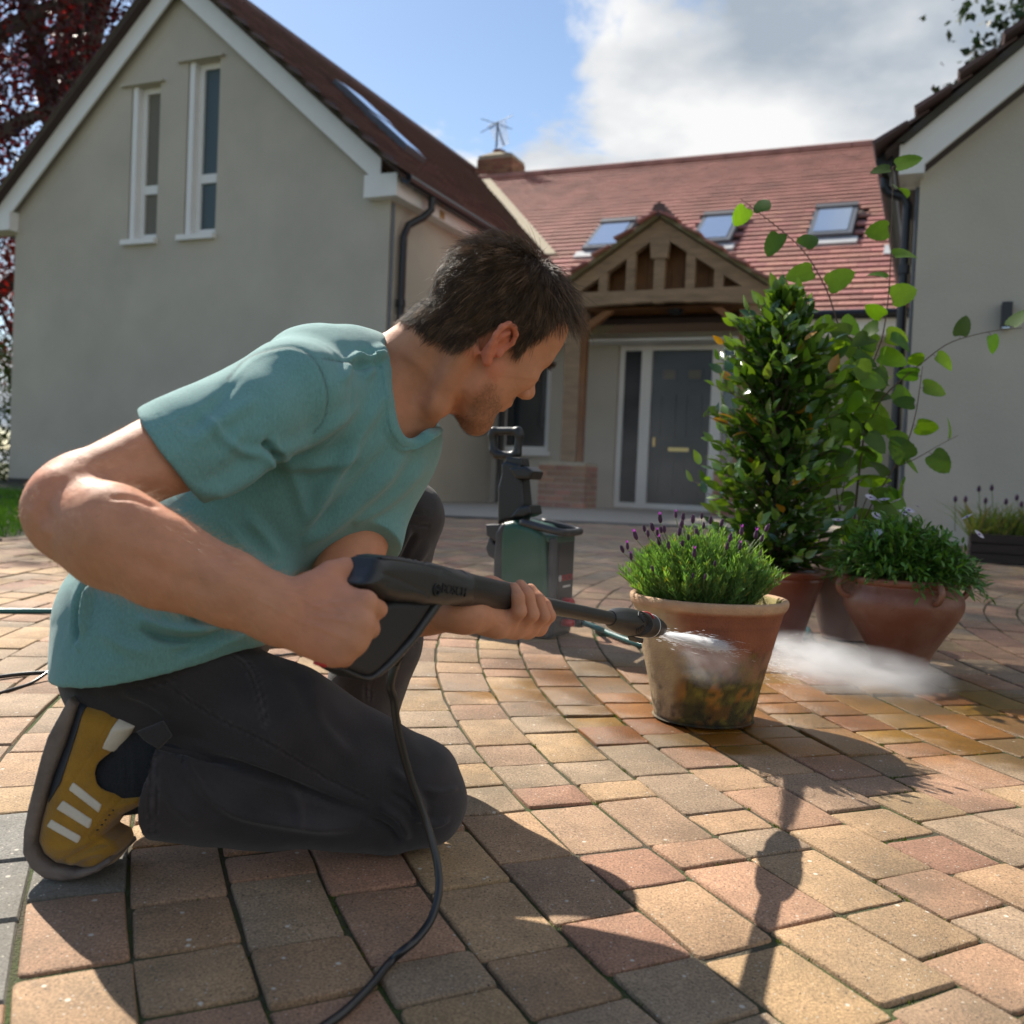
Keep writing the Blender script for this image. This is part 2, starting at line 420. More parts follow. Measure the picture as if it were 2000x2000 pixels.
def vnoise(Pn, scale, seed=0):
    """smooth value noise at points, -1..1"""
    p = np.asarray(Pn, float) * scale + seed * 17.31; i = np.floor(p).astype(np.int64); f = p - i; f = f * f * (3 - 2 * f)
    def h(x, y, z):
        n = (x * 374761393 + y * 668265263 + z * 2147483647 + seed * 974711) & 0x7fffffff
        n = ((n ^ (n >> 13)) * 1274126177) & 0x7fffffff; return ((n ^ (n >> 16)) & 0xffff) / 32767.5 - 1
    out = 0
    for a in (0, 1):
        for b in (0, 1):
            for c in (0, 1):
                wgt = (f[:, 0] if a else 1 - f[:, 0]) * (f[:, 1] if b else 1 - f[:, 1]) * (f[:, 2] if c else 1 - f[:, 2])
                out = out + wgt * h(i[:, 0] + a, i[:, 1] + b, i[:, 2] + c)
    return out
def polydist(q, line):
    """distance of 2-D points to a polyline, the position along it (0..1) and the signed side"""
    line = np.asarray(line, float); best = np.full(len(q), 1e9); tt = np.zeros(len(q)); sd = np.zeros(len(q)); m = len(line) - 1
    for i in range(m):
        a, e = line[i], line[i + 1] - line[i]; wv = q - a; t = np.clip((wv @ e) / (e @ e + 1e-9), 0, 1)
        d = np.linalg.norm(wv - t[:, None] * e, axis=1); k = d < best
        best[k] = d[k]; tt[k] = (i + t[k]) / m; sd[k] = np.sign(e[0] * wv[k, 1] - e[1] * wv[k, 0])
    return best, tt, sd

def half(prim, p0, n):
    """a primitive cut by a plane; the side the normal points to is removed"""
    lo, hi, fn = prim; n = np.asarray(n, float); n = n / np.linalg.norm(n)
    return lo, hi, lambda X, Y, Z: np.maximum(fn(X, Y, Z), (X - p0[0]) * n[0] + (Y - p0[1]) * n[1] + (Z - p0[2]) * n[2])
def inpoly(q, pl):
    q = np.asarray(q); pl = np.asarray(pl, float); r = np.zeros(len(q), bool); m = len(pl)
    for i in range(m):
        a, b = pl[i], pl[(i + 1) % m]
        c = (a[1] > q[:, 1]) != (b[1] > q[:, 1]); r ^= c & (q[:, 0] < (b[0] - a[0]) * (q[:, 1] - a[1]) / (b[1] - a[1] + 1e-12) + a[0])
    return r
def strands(name, mat, pts, rad_, parent, tint=None):
    """pts: (n, k, 3) points of n hairs; rad_: k radii or (n, k)"""
    n, k, _ = pts.shape; cu = bpy.data.hair_curves.new(name); cu.add_curves([k] * n)
    cu.attributes['position'].data.foreach_set('vector', local(parent, pts.reshape(-1, 3)).astype(np.float32).ravel())
    r = np.broadcast_to(np.asarray(rad_, np.float32), (n, k)).ravel()
    a = cu.attributes.get('radius') or cu.attributes.new('radius', 'FLOAT', 'POINT'); a.data.foreach_set('value', np.ascontiguousarray(r))
    if tint is not None:
        ca = cu.attributes.new('tint', 'FLOAT', 'CURVE'); ca.data.foreach_set('value', np.ascontiguousarray(tint, np.float32))
    cu.materials.append(mat); o = bpy.data.objects.new(name, cu); link(o, parent); return o
# ------------------------------------------------------------------ materials of the houses
m_render = M('cream_render', (0.48, 0.44, 0.36), 0.9, var=0.13, vscale=.9, bump=0.35, bscale=45, detail=9)
m_white = M('white_paint', (0.78, 0.77, 0.73), 0.45, var=0.03, vscale=5)
m_black = M('black_plastic_pipe', (0.012, 0.013, 0.016), 0.35)
m_tile_red = M('red_clay_tile', (0.42, 0.185, 0.15), 0.75, var=0.35, vscale=2.2, objrand=0.22, hue=0.012, bump=0.3, bscale=40)
m_tile_brown = M('brown_clay_tile', (0.105, 0.064, 0.058), 0.7, var=0.3, vscale=3, objrand=0.25, hue=0.015, bump=0.3, bscale=40)
m_felt = M('roof_underlay', (0.06, 0.04, 0.035), 0.9)
m_lead = M('lead_flashing', (0.45, 0.46, 0.47), 0.55, var=0.2, vscale=4)
m_mortar = M('lime_mortar', (0.42, 0.36, 0.26), 0.95, var=0.2, vscale=20)
m_moss_edge = M('mossy_verge_mortar', (0.20, 0.17, 0.09), 0.95, var=0.3, vscale=8)
m_glass = M('window_glass', (0.015, 0.02, 0.022), 0.06, spec=0.9)
m_glass_l = M('skylight_glass', (0.70, 0.76, 0.82), 0.05, metal=0.85)
m_curtain = M('grey_blind', (0.17, 0.16, 0.13), 0.9)
m_bluedark = M('blue_grey_blind', (0.035, 0.065, 0.075), 0.5, spec=0.8)
m_grey_frame = M('grey_metal_frame', (0.11, 0.12, 0.135), 0.4)
m_brick = M('orange_red_brick', (0.30, 0.13, 0.075), 0.85, var=0.3, vscale=14, objrand=0.3, hue=0.02, bump=0.3, bscale=70)
m_oak = M('weathered_oak', (0.30, 0.20, 0.115), 0.8, var=0.35, vscale=3, bump=0.4, bscale=25, stretch=(1, 1, 6))
m_oak_in = M('honey_oak_boards', (0.21, 0.085, 0.02), 0.6, var=0.3, vscale=4)
m_door = M('black_door_paint', (0.012, 0.013, 0.016), 0.3)
m_brass = M('brass', (0.55, 0.42, 0.18), 0.35, metal=1)
m_plinth = M('dark_plinth', (0.06, 0.055, 0.045), 0.9)
m_metal = M('aluminium', (0.12, 0.12, 0.125), 0.5, metal=0.3)

def house_local(parent, f, d, z): return local(parent, HS(f, d, z))
def wall_cols(mb, cols, d0, d1, z0, top):
    """cols: (f0, f1, [(z0, z1) openings]); top(f) gives the height"""
    for f0, f1, ops in cols:
        zs = z0
        for a, b in list(ops) + [(None, None)]:
            if a is not None:
                mb.hbox(f0, f1, d0, d1, zs, a); zs = b
            else:
                fs = [f0] + [x for x in top.breaks if f0 < x < f1] + [f1]
                pl = [HS(f0, d0, zs), HS(f1, d0, zs)] + [HS(x, d0, top(x)) for x in reversed(fs)]
                mb.prism(pl, HD * (d1 - d0))
class Gable:
    def __init__(s, fa, za, sl, sr): s.fa, s.za, s.sl, s.sr = fa, za, sl, sr; s.breaks = [fa]
    def __call__(s, f): return s.za - (s.sr * (f - s.fa) if f > s.fa else s.sl * (s.fa - f))
class Flat:
    breaks = []
    def __init__(s, z): s.z = z
    def __call__(s, f): return s.z

tile_me = {}
def tile_mesh(key, w, l, t, mat):
    if key not in tile_me:
        b = MB(); k = 0.006
        b.box8([(-w / 2, 0, 0), (w / 2, 0, 0), (w / 2, l, 0), (-w / 2, l, 0), (-w / 2, 0, t), (w / 2, 0, t), (w / 2, l, t * .6), (-w / 2, l, t * .6)])
        b.v[0][5:7, 2] += 0; me = raw_mesh('tile', b.v[0], b.f, mat); tile_me[key] = me
    return tile_me[key]
def tiles(parent, O, X, S, nrm, length, rise, w, gauge, mat, keep, key, nparts=300, jit=0.0016):
    """courses of roof tiles laid from the eave up: the nearest ones are parts, the rest one joined field"""
    O, X, S, nrm = (np.asarray(q, float) for q in (O, X, S, nrm)); me = tile_mesh(key, w - 0.005, gauge * 1.45, 0.030, mat); pos = []
    for r in range(int(rise / gauge)):
        for c in range(int(length / w) + 1):
            x = (c + 0.5 * (r % 2)) * w; p = O + X * x + S * (r * gauge)
            if keep(p): pos.append(p)
    pos.sort(key=lambda p: np.linalg.norm(p - CAM))
    base = np.array([v.co for v in me.vertices]); fcs = [tuple(p.vertices) for p in me.polygons]; rest = MB()
    tilt = 0.13
    for i, p in enumerate(pos):
        s2 = S * math.cos(tilt) - nrm * math.sin(tilt); n2 = nrm * math.cos(tilt) + S * math.sin(tilt)
        x2 = X + nrm * random.uniform(-0.007, 0.007); p = p + nrm * (0.03 + random.uniform(-jit, jit)) + S * random.uniform(-jit, jit)
        if i < nparts:
            o = bpy.data.objects.new('tile', me); link(o, parent); lp = local(parent, p); mm = Matrix.Identity(4)
            for k in range(3): mm[k][0] = x2[k]; mm[k][1] = s2[k]; mm[k][2] = n2[k]; mm[k][3] = lp[k]
            o.matrix_local = mm
        else:
            g = random.uniform(0.75, 1.2); rest.add(base @ np.array([x2, s2, n2]) + p, fcs, (g, g * random.uniform(.95, 1.03), g))
    if rest.n:
        o = rest.build('tile_field', mat, parent); o['kind'] = 'stuff'
def brick_pier(parent, f0, f1, d0, d1, z0, z1, core, name='brick', bl=0.215, bh=0.065, j=0.012):
    """coursed bricks on the three sides one can see, round a mortar core"""
    me = None; keyl = {}
    def brick_me(l):
        k = round(l, 3)
        if k not in keyl:
            b = MB(); b.box((0, 0, 0), (l / 2, 0.05, bh / 2)); keyl[k] = raw_mesh('brick', b.v[0], b.f, m_brick)
        return keyl[k]
    r = 0; z = z0
    while z + bh <= z1 + 1e-6:
        for side in (0, 1, 2):
            a0, a1 = (f0, f1) if side == 0 else (d0 + 0.1, d1)
            x = a0 - (0.5 * bl if r % 2 else 0)
            while x < a1 - 0.02:
                s0, s1 = max(x, a0), min(x + bl, a1)
                if s1 - s0 > 0.03:
                    c = (s0 + s1) / 2
                    p = HS(c, d0 + 0.05, z + bh / 2) if side == 0 else HS(f1 - 0.05 if side == 1 else f0 + 0.05, c, z + bh / 2)
                    o = bpy.data.objects.new(name, brick_me(s1 - s0)); link(o, parent); o.location = local(parent, p + HZ * random.uniform(-.001, .001))
                    o.rotation_euler.z = -YAW + (0 if side == 0 else math.pi / 2)
                x += bl + j
        z += bh + j; r += 1
def window(parent, f0, f1, z0, z1, dfront, fw=0.055, panes=((0, 1),), glass=None, frame=m_white, depth=0.06, name='window'):
    """a casement in a facade-parallel wall: frame > pane"""
    b = MB()
    b.hbox(f0, f0 + fw, dfront, dfront + depth, z0, z1); b.hbox(f1 - fw, f1, dfront, dfront + depth, z0, z1)
    cuts = [z0] + [z0 + (z1 - z0) * t for _, t in panes[:-1]] + [z1]
    for i, zc in enumerate(cuts):
        a = zc if i == 0 else (zc - fw if i == len(cuts) - 1 else zc - fw * .8)
        b.hbox(f0 + fw, f1 - fw, dfront + .002, dfront + depth, a, a + fw * (1 if i in (0, len(cuts) - 1) else 1.6))
    fr = b.build('window', frame, parent)
    for i in range(len(cuts) - 1):
        g = MB(); g.hbox(f0 + fw * .8, f1 - fw * .8, dfront + depth * .55, dfront + depth * .75, cuts[i] + fw * .8, cuts[i + 1] - fw * .6)
        gm = glass[i % len(glass)] if isinstance(glass, (list, tuple)) else (glass or m_glass); g.build('pane', gm, fr)
    return fr
def hitF(px, py, f): return hit(px, py, HF * f, HF)
def hitD(px, py, d): return hit(px, py, HD * d, HD)
def fdz(p): return float(p @ HF), float(p @ HD), float(p[2])
GZ = ZFLAT

# ------------------------------------------------------------------ left house
lh = empty('gable_house', HS(-8.9, 10, GZ), 'cream rendered gable house with two tall narrow windows behind the kneeling man', 'house', 'joined cream houses round the courtyard')
LFL, LFR, LD0 = -11.80, -5.86, 9.85
top = Gable(-9.0, 6.78, 0.93, 0.90)
W1 = (-9.78, -9.30, 3.46, 5.46); W2 = (-8.86, -8.36, 3.47, 5.66)
b = MB()
wall_cols(b, [(LFL, W1[0], []), (W1[0], W1[1], [(W1[2], W1[3])]), (W1[1], W2[0], []), (W2[0], W2[1], [(W2[2], W2[3])]), (W2[1], LFR, [])], LD0, LD0 + 0.25, GZ - .3, top)
b.hbox(LFR - 0.25, LFR, LD0 + .25, 14.4, GZ - .3, 3.80); b.hbox(LFL, LFL + .25, LD0 + .25, 18, GZ - .3, 3.9)
b.build('wall', m_render, lh)
b = MB(); b.hbox(LFL - .012, LFR + .012, LD0 - .012, LD0 - .001, GZ - .2, GZ + .06); b.build('plinth', m_plinth, lh)
for (f0, f1, z0, z1), gl in ((W1, [m_curtain, m_curtain]), (W2, [m_bluedark, m_bluedark])):
    wn = window(lh, f0 + .10, f1 - .01, z0 + .05, z1, LD0 + .10, 0.07, ((0, .33), (.33, 1)), gl)
    b = MB(); b.hbox(f0 - .06, f1 + .02, LD0 - .07, LD0 + .11, z0 - .035, z0 + .03); b.build('sill', m_white, wn)
    b = MB(); b.hbox(f0 + .02, f0 + .098, LD0 + .01, LD0 + .20, z0 + .032, z1); b.build('reveal', m_white, wn)
    b = MB(); b.hbox(f0 - .14, f1 + .07, LD0 - .06, LD0 - .002, z1 + .005, z1 + .035); b.build('drip_board', m_render, wn)
# roof: two slopes as slabs
RZ, RF = 6.89, -9.0; ER, EL = -5.60, -12.3; zR = RZ - 0.86 * (ER - RF); zL = RZ - 0.93 * (RF - EL)
lroof = empty('roof'); lroof.parent = lh
D0, D1 = 9.60, 19.2
b = MB()
nR = np.array([math.sin(math.atan(.86)), math.cos(math.atan(.86))])
b.prism([HS(RF, D0, RZ), HS(ER, D0, zR), HS(ER, D0, zR - .06), HS(RF, D0, RZ - .09)], HD * (D1 - D0))
b.prism([HS(RF, D0, RZ), HS(RF, D0, RZ - .09), HS(EL, D0, zL - .06), HS(EL, D0, zL)], HD * (D1 - D0))
b.build('roof_slab', m_felt, lroof)
def main_z(d): return 2.83 + 0.7002 * (d - 12.62)
lhS = (HF * (RF - ER) + HZ * (RZ - zR)); lhL = np.linalg.norm(lhS); lhS /= lhL; lhN = np.cross(HD, lhS); lhN *= np.sign(lhN[2])
sky_l = []
for q in (((676, 197), (731, 236)), ((720, 241), (806, 310))):
    pa = [hit(*c, HS(ER, D0, zR), lhN) for c in q]; sky_l.append((min(x @ HD for x in pa), max(x @ HD for x in pa), sum((x - HS(ER, D0, zR)) @ lhS for x in pa) / 2))
tiles(lroof, HS(ER + .03, D0 - .03, zR - .02), HD, lhS, lhN, D1 - D0, lhL, 0.27, 0.172, m_tile_brown, lambda p: p[2] > main_z(p @ HD) + .02 and p @ HD > D0 - .05, 'brown')
b = MB()
for i in range(22):
    d = D0 + .44 * i; b.tube([HS(RF, d, RZ + .03), HS(RF, d + .43, RZ + .03)], 0.11, 8)
b.build('ridge_tiles', m_tile_brown, lroof)
for k in range(20):   # tile ends seen along the left verge
    pass
b = MB()   # left slope tiles, edge on
for i in range(22):
    f = RF - (RF - EL) * i / 22; z = RZ - .93 * (RF - f); b.prism([HS(f, D0 - .01, z + .0), HS(f - .19, D0 - .01, z - .177), HS(f - .19, D0 - .01, z - .150), HS(f, D0 - .01, z + .022)], HD * 9)
o = b.build('tile_field', m_tile_brown, lroof); o['kind'] = 'stuff'
b = MB()
zv = lambda f: (RZ - .05 - .86 * (f - RF)) if f > RF else (RZ - .05 - .93 * (RF - f))
for s, fe in ((1, -5.93), (-1, -12.02)):
    b.prism([HS(RF, 9.72, zv(RF)), HS(fe, 9.72, zv(fe)), HS(fe, 9.72, zv(fe) - .33), HS(RF, 9.72, zv(RF) - .36)][::s], HD * .03)
bb = b.build('bargeboard', m_white, lh)
b = MB(); b.prism([HS(RF, 9.60, zv(RF) + .05), HS(-5.72, 9.60, zv(-5.72) + .05), HS(-5.72, 9.60, zv(-5.72) + .012), HS(RF, 9.60, zv(RF) + .002)], HD * .15)
b.prism([HS(RF, 9.60, zv(RF) + .05), HS(RF, 9.60, zv(RF) + .002), HS(-12.2, 9.60, zv(-12.2) + .002), HS(-12.2, 9.60, zv(-12.2) + .05)], HD * .15)
b.build('verge_mortar', m_moss_edge, lh)
b = MB(); b.hbox(-6.13, -5.70, 9.70, 10.08, 3.735, 3.99); b.build('eave_box', m_white, lh)
b = MB(); b.hbox(-12.25, -11.75, 9.70, 10.0, 3.72, 3.98); b.build('eave_box', m_white, lh)
b = MB(); b.hbox(-5.86, -5.70, 10.08, 14.3, 3.74, 3.90); b.build('fascia', m_white, lh)
b = MB(); b.hbox(-5.698, -5.69, 10.75, 10.87, 3.76, 3.85); b.build('vent', m_brass, lh)
b = MB(); b.tube([HS(-5.60, d, 3.93) for d in np.linspace(9.74, 14.2, 12)], 0.065, 10); b.build('gutter', m_black, lh)
b = MB(); dp = [HS(-5.60, 10.35, 3.92), HS(-5.60, 10.35, 3.74), HS(-5.66, 10.28, 3.64), HS(-5.76, 10.1, 3.50), HS(-5.79, 10.06, 3.36), HS(-5.79, 10.05, .3)]
b.tube(dp, 0.045, 10); b.tube([HS(-5.79, 10.05, 2.55), HS(-5.79, 10.05, 2.63)], .058, 10); b.build('downpipe', m_black, lh)
b = MB(); b.tube([HS(-5.83, 9.88, 3.7), HS(-5.83, 9.88, .3)], 0.018, 6); b.build('cable', m_grey_frame, lh)
for (a0, a1, s0) in sky_l:
    b = MB(); c0 = HS(ER, a0, zR) + lhS * (s0 - .42) + lhN * .05; ex = HD * (a1 - a0); sy = lhS * .80
    b.box8([c0, c0 + ex, c0 + ex + sy, c0 + sy] + [c0 + lhN * .07, c0 + ex + lhN * .07, c0 + ex + sy + lhN * .07, c0 + sy + lhN * .07])
    f = b.build('skylight', m_grey_frame, lh)
    c1 = c0 + HD * .06 + lhS * .06 + lhN * .078; ex2 = ex - HD * .12; sy2 = sy - lhS * .12; b = MB()
    b.box8([c1, c1 + ex2, c1 + ex2 + sy2, c1 + sy2] + [q + lhN * .006 for q in (c1, c1 + ex2, c1 + ex2 + sy2, c1 + sy2)]); b.build('pane', m_glass_l, f)
pw = hitF(802, 640, LFR); f_, d_, z_ = fdz(pw)
b = MB()
for z0, z1, da, db in ((z_ - .9, z_ + .2, d_ - .06, d_ + .02), (z_ + .12, z_ + .2, d_ + .02, d_ + .9), (z_ - .9, z_ - .82, d_ + .02, d_ + .9), (z_ - .9, z_ + .2, d_ + .9, d_ + .97)):
    b.hbox(LFR + .002, LFR + .05, da, db, z0, z1)
sw = b.build('window', m_white, lh)
b = MB(); b.hbox(LFR + .006, LFR + .02, d_ + .02, d_ + .9, z_ - .82, z_ + .12); b.build('pane', m_glass, sw)

# ------------------------------------------------------------------ main house with the porch
mh = empty('tiled_house', HS(-3, 13, GZ), 'low cream house with a pink red tiled roof and dark front door behind the porch', 'house', 'joined cream houses round the courtyard')
MD = 12.95
b = MB(); WN = (-5.78, -5.00, 1.0, 2.38); DR = (-4.03, -2.28, GZ + .02, 2.51)
wall_cols(b, [(-5.86, WN[0], []), (WN[0], WN[1], [(WN[2], WN[3])]), (WN[1], DR[0], []), (DR[0], DR[1], [(GZ - .1, DR[3])]), (DR[1], -.18, [])], MD, MD + .25, GZ - .3, Flat(2.66))
b.build('wall', m_render, mh)
wn = window(mh, WN[0] + .01, WN[1] - .01, WN[2] + .02, WN[3] - .01, MD + .08, 0.075, ((0, 1),), m_glass)
b = MB(); b.hbox(WN[0] - .05, WN[1] + .05, MD - .06, MD + .08, WN[2] - .04, WN[2] + .018); b.build('sill', m_white, wn)
# door set
b = MB(); z0, z1 = DR[2], DR[3]
for f0, f1 in ((-4.02, -3.955), (-3.715, -3.57), (-2.75, -2.605), (-2.36, -2.29)): b.hbox(f0, f1, MD + .06, MD + .15, z0, z1 - .01)
for f0, f1 in ((-3.955, -3.715), (-3.57, -2.75), (-2.605, -2.36)): b.hbox(f0, f1, MD + .062, MD + .15, z1 - .075, z1 - .012); b.hbox(f0, f1, MD + .062, MD + .15, z0, z0 + .07)
fr = b.build('door_frame', m_white, mh)
for f0, f1 in ((-3.955, -3.715), (-2.605, -2.36)):
    b = MB(); b.hbox(f0 + .001, f1 - .001, MD + .10, MD + .115, z0 + .07, z1 - .076); b.build('sidelight', m_glass, fr)
b = MB(); b.hbox(-3.568, -2.752, MD + .10, MD + .14, z0 + .071, z1 - .077); dr = b.build('door', m_door, mh)
for f0, f1, za, zb in ((-3.45, -3.22, 2.02, 2.20), (-3.10, -2.87, 2.02, 2.20), (-3.45, -3.22, 1.25, 1.85), (-3.10, -2.87, 1.25, 1.85), (-3.45, -3.22, .5, 1.0), (-3.10, -2.87, .5, 1.0)):
    b = MB(); fr2 = .03
    for g in ((f0, f1, za, za + fr2), (f0, f1, zb - fr2, zb), (f0, f0 + fr2, za + fr2, zb - fr2), (f1 - fr2, f1, za + fr2, zb - fr2)): b.hbox(g[0], g[1], MD + .085, MD + .099, g[2], g[3])
    b.build('panel', m_door, dr)
    if za > 1.9:
        b = MB(); b.hbox(f0 + fr2, f1 - fr2, MD + .094, MD + .099, za + fr2, zb - fr2); b.build('pane', m_curtain, dr)
b = MB(); b.hbox(-3.30, -3.02, MD + .085, MD + .099, 1.08, 1.13); b.build('letterbox', m_brass, dr)
b = MB(); b.box(HS(-3.50, MD + .08, 1.2), (.015, .03, .06)); b.build('handle', m_brass, dr)
# roof
PT = math.atan(0.7002); mS = HD * math.cos(PT) + HZ * math.sin(PT); mN = -HD * math.sin(PT) + HZ * math.cos(PT)
O = HS(-9.4, 12.55, 2.78); mL = (17.93 - 12.55) / math.cos(PT)
mroof = empty('roof'); mroof.parent = mh
b = MB(); b.prism([O, O + HF * 9.15, O + HF * 9.15 + mS * mL, O + mS * mL], -mN * .08)
b.prism([O + mS * mL, O + mS * mL + HF * 9.15, O + mS * mL + HF * 9.15 + HD * 4 - HZ * 2.8, O + mS * mL + HD * 4 - HZ * 2.8], -HZ * .1); b.build('roof_slab', m_felt, mroof)
def left_z(f): return RZ - 0.86 * (f - RF)
def porch_cover(p):
    f, d, z = fdz(p); return z < 3.86 - 0.66 * abs(f + 3.16) and d < 14.2
SKY = ((-5.14, -4.55), (-3.47, -2.88), (-1.80, -1.20))
def on_sky(p):
    f, d, z = fdz(p); return any(a - .02 < f < c + .02 and 14.40 < d < 15.45 for a, c in SKY)
tiles(mroof, O - mS * .04 - HF * .0, HF, mS, mN, 9.15, mL, 0.265, 0.168, m_tile_red, lambda p: (p @ HF < -8.9 or p[2] > left_z(p @ HF) - .02 or p @ HF > -5.6) and p @ HF < -.30 and not porch_cover(p) and not on_sky(p) and (p[2] > left_z(p @ HF) or p @ HF > RF), 'red')
b = MB()
for i in range(21):
    f = -9.3 + .43 * i; b.tube([HS(f, 17.95, 6.58), HS(f + .42, 17.95, 6.58)], 0.11, 8)
b.build('ridge_tiles', m_tile_red, mroof)
# lead valley against the left roof
vp = []
for f in np.linspace(-8.98, -5.75, 12):
    z = left_z(f); d = 12.62 + (z - 2.83) / .7002; vp.append(HS(f, d, z))
b = MB()
for i in range(11):
    a, c = vp[i], vp[i + 1]; t = HF * .20; b.add([a + mN * .075, c + mN * .075, c + t + mN * .075, a + t + mN * .075, a - mN * .02, c - mN * .02, c + t - mN * .02, a + t - mN * .02], [(0, 1, 2, 3), (0, 4, 5, 1), (2, 6, 7, 3), (0, 3, 7, 4), (1, 5, 6, 2)])
b.build('valley_flashing', m_mortar, mroof)
b = MB(); q = HS(-.75, 13.9, main_z(13.9)) ; b.box8([q, q + HF * .35, q + HF * .35 + mS * .3, q + mS * .3] + [x + mN * .07 for x in (q, q + HF * .35, q + HF * .35 + mS * .3, q + mS * .3)]); b.build('step_flashing', m_lead, mroof)
for f0, f1 in SKY:
    d0, d1 = 14.45, 15.40; c0 = HS(f0, d0, main_z(d0)) + mN * .03; ex = HF * (f1 - f0); sy = mS * ((d1 - d0) / math.cos(PT)); h = mN * .10
    b = MB(); qs = [c0, c0 + ex, c0 + ex + sy, c0 + sy]; b.box8(qs + [x + h for x in qs]); f = b.build('skylight', m_grey_frame, mroof)
    c1 = c0 + HF * .07 + mS * .10 + h + mN * .002; qs = [c1, c1 + ex - HF * .14, c1 + ex - HF * .14 + sy - mS * .24, c1 + sy - mS * .24]
    b = MB(); b.box8(qs + [x + mN * .006 for x in qs]); b.build('pane', m_glass_l, f)
    b = MB(); c2 = c0 - mS * .22 - HF * .08 - mN * .0; qs = [c2, c2 + ex + HF * .16, c2 + ex + HF * .16 + mS * .21, c2 + mS * .21]; b.box8(qs + [x + mN * .05 for x in qs]); b.build('apron', m_lead, f)
    b = MB(); c3 = c0 + sy - mS * .14 + h + mN * .001; qs = [c3, c3 + ex, c3 + ex + mS * .13, c3 + mS * .13]; b.box8(qs + [x + mN * .03 for x in qs]); b.build('hood', m_metal, f)
b = MB(); b.hbox(-5.6, -4.75, 12.55, 12.58, 2.52, 2.74); b.build('fascia', m_white, mh)
b = MB(); b.hbox(-1.6, -.30, 12.55, 12.58, 2.52, 2.74); b.build('fascia', m_white, mh)
b = MB(); b.hbox(-5.6, -.30, 12.58, 12.95, 2.50, 2.53); b.build('soffit', m_white, mh)
b = MB(); b.tube([HS(f, 12.49, 2.76) for f in np.linspace(-5.6, -4.75, 4)], .06, 10); b.build('gutter', m_black, mh)
b = MB(); b.tube([HS(f, 12.49, 2.76) for f in np.linspace(-1.6, -.32, 6)], .06, 10); b.build('gutter', m_black, mh)
b = MB(); b.tube([HS(-5.66, 12.8, 2.7), HS(-5.66, 12.8, GZ)], .05, 8); b.build('downpipe', m_black, mh)
# chimney
ca, cb_ = fdz(hitD(931, 340, 18.1)), fdz(hitD(1000, 340, 18.1)); ct = fdz(hitD(960, 303, 18.1))[2]; ctop = fdz(hitD(966, 288, 18.1))[2]
ch = empty('chimney'); ch.parent = mh
b = MB(); b.hbox(ca[0] + .015, cb_[0] - .015, 18.115, 18.75, 6.2, ct - .005); b.build('core', m_mortar, ch)
brick_pier(ch, ca[0], cb_[0], 18.1, 18.75, 6.3, ct, None)
b = MB(); fm = (ca[0] + cb_[0]) / 2; b.prism([HS(ca[0] + .02, 18.1, ct + .002), HS(cb_[0] - .02, 18.1, ct + .002), HS(fm + .16, 18.2, ctop - .06), HS(fm - .16, 18.2, ctop - .06)], HD * .55)
b.build('flaunching', m_mortar, ch)
b = MB(); b.lathe([(.11, ct - .02), (.11, ctop), (.13, ctop), (.13, ctop + .03), (.09, ctop + .03)], HS(fm - .05, 18.4, 0), n=16); b.build('chimney_pot', m_brick, ch)
ae = empty('television_aerial', HS(fm, 18.3, ctop), 'thin spiky television aerial on the brick chimney', 'aerial')
a0, a1 = hitD(968, 305, 18.3), hitD(972, 238, 18.3); b = MB(); b.tube([a0, a1], .018, 6); b.build('pole', m_metal, ae)
e0, e1 = hitD(970, 240, 18.3), hitD(984, 284, 18.3); b = MB(); b.tube([e0, e1], .014, 6)
for t in np.linspace(0, 1, 9):
    q = e0 + (e1 - e0) * t; b.tube([q - HF * (.20 - .08 * t) - HZ * .05, q + HF * (.20 - .08 * t) + HZ * .05], .010, 5)
b.build('boom', m_metal, ae)
b = MB(); q = e0 - HZ * .02
for k in (-1, 1):
    for s in (-1, 1): b.tube([q, q + HF * .35 * s + HZ * .14 * k], .008, 5)
b.build('reflector', m_metal, ae)

# ------------------------------------------------------------------ timber porch
po = empty('timber_porch', HS(-3.15, 11.9, GZ), 'oak framed gabled porch with brick piers in front of the dark door', 'porch')
PD = 11.6; AP = (-3.16, 3.80); SL = 0.66
def pz(f): return AP[1] - SL * abs(f - AP[0])
b = MB()
for s in (1, -1):
    fe = AP[0] + s * 1.53; b.prism([HS(AP[0], PD, AP[1]), HS(fe, PD, pz(fe)), HS(fe, PD, pz(fe) - .17), HS(AP[0], PD, AP[1] - .19)][::s], HD * .12)
    o = b.build('rafter', m_oak, po); b = MB()
n = 24; top_ = [HS(f, PD + .003, 2.96) for f in np.linspace(-4.52, -1.80, n)]; bot = [HS(f, PD + .003, 2.73 + .085 * (1 - ((f + 3.16) / 1.36) ** 2)) for f in np.linspace(-1.80, -4.52, n)]
b.prism(top_ + bot, HD * .13); b.build('tie_beam', m_oak, po)
for px in (1178, 1231, 1287, 1348, 1404):
    f = fdz(hitD(px, 530, PD))[0]; wd = .055 if px != 1287 else .065; b = MB(); b.hbox(f - wd, f + wd, PD + .008, PD + .11, 2.80, min(pz(f) - .12, 3.66)); b.build('strut', m_oak, po)
f = fdz(hitD(1290, 450, PD))[0]; b = MB(); b.prism([HS(f - .10, PD - .01, 3.33), HS(f + .10, PD - .01, 3.33), HS(f + .13, PD - .01, 3.62), HS(f, PD - .01, 3.74), HS(f - .13, PD - .01, 3.62)], HD * .1); b.build('king_post_head', m_oak, po)
for i in range(15):      # vertical boards behind the struts
    f = -4.3 + i * .153; b = MB(); h = pz(f + .07) - .08
    if h > 3.0: b.hbox(f, f + .148, PD + .32 + (i % 2) * .004, PD + .34, 2.95, min(h, 3.74)); b.build('board', m_oak_in, po)
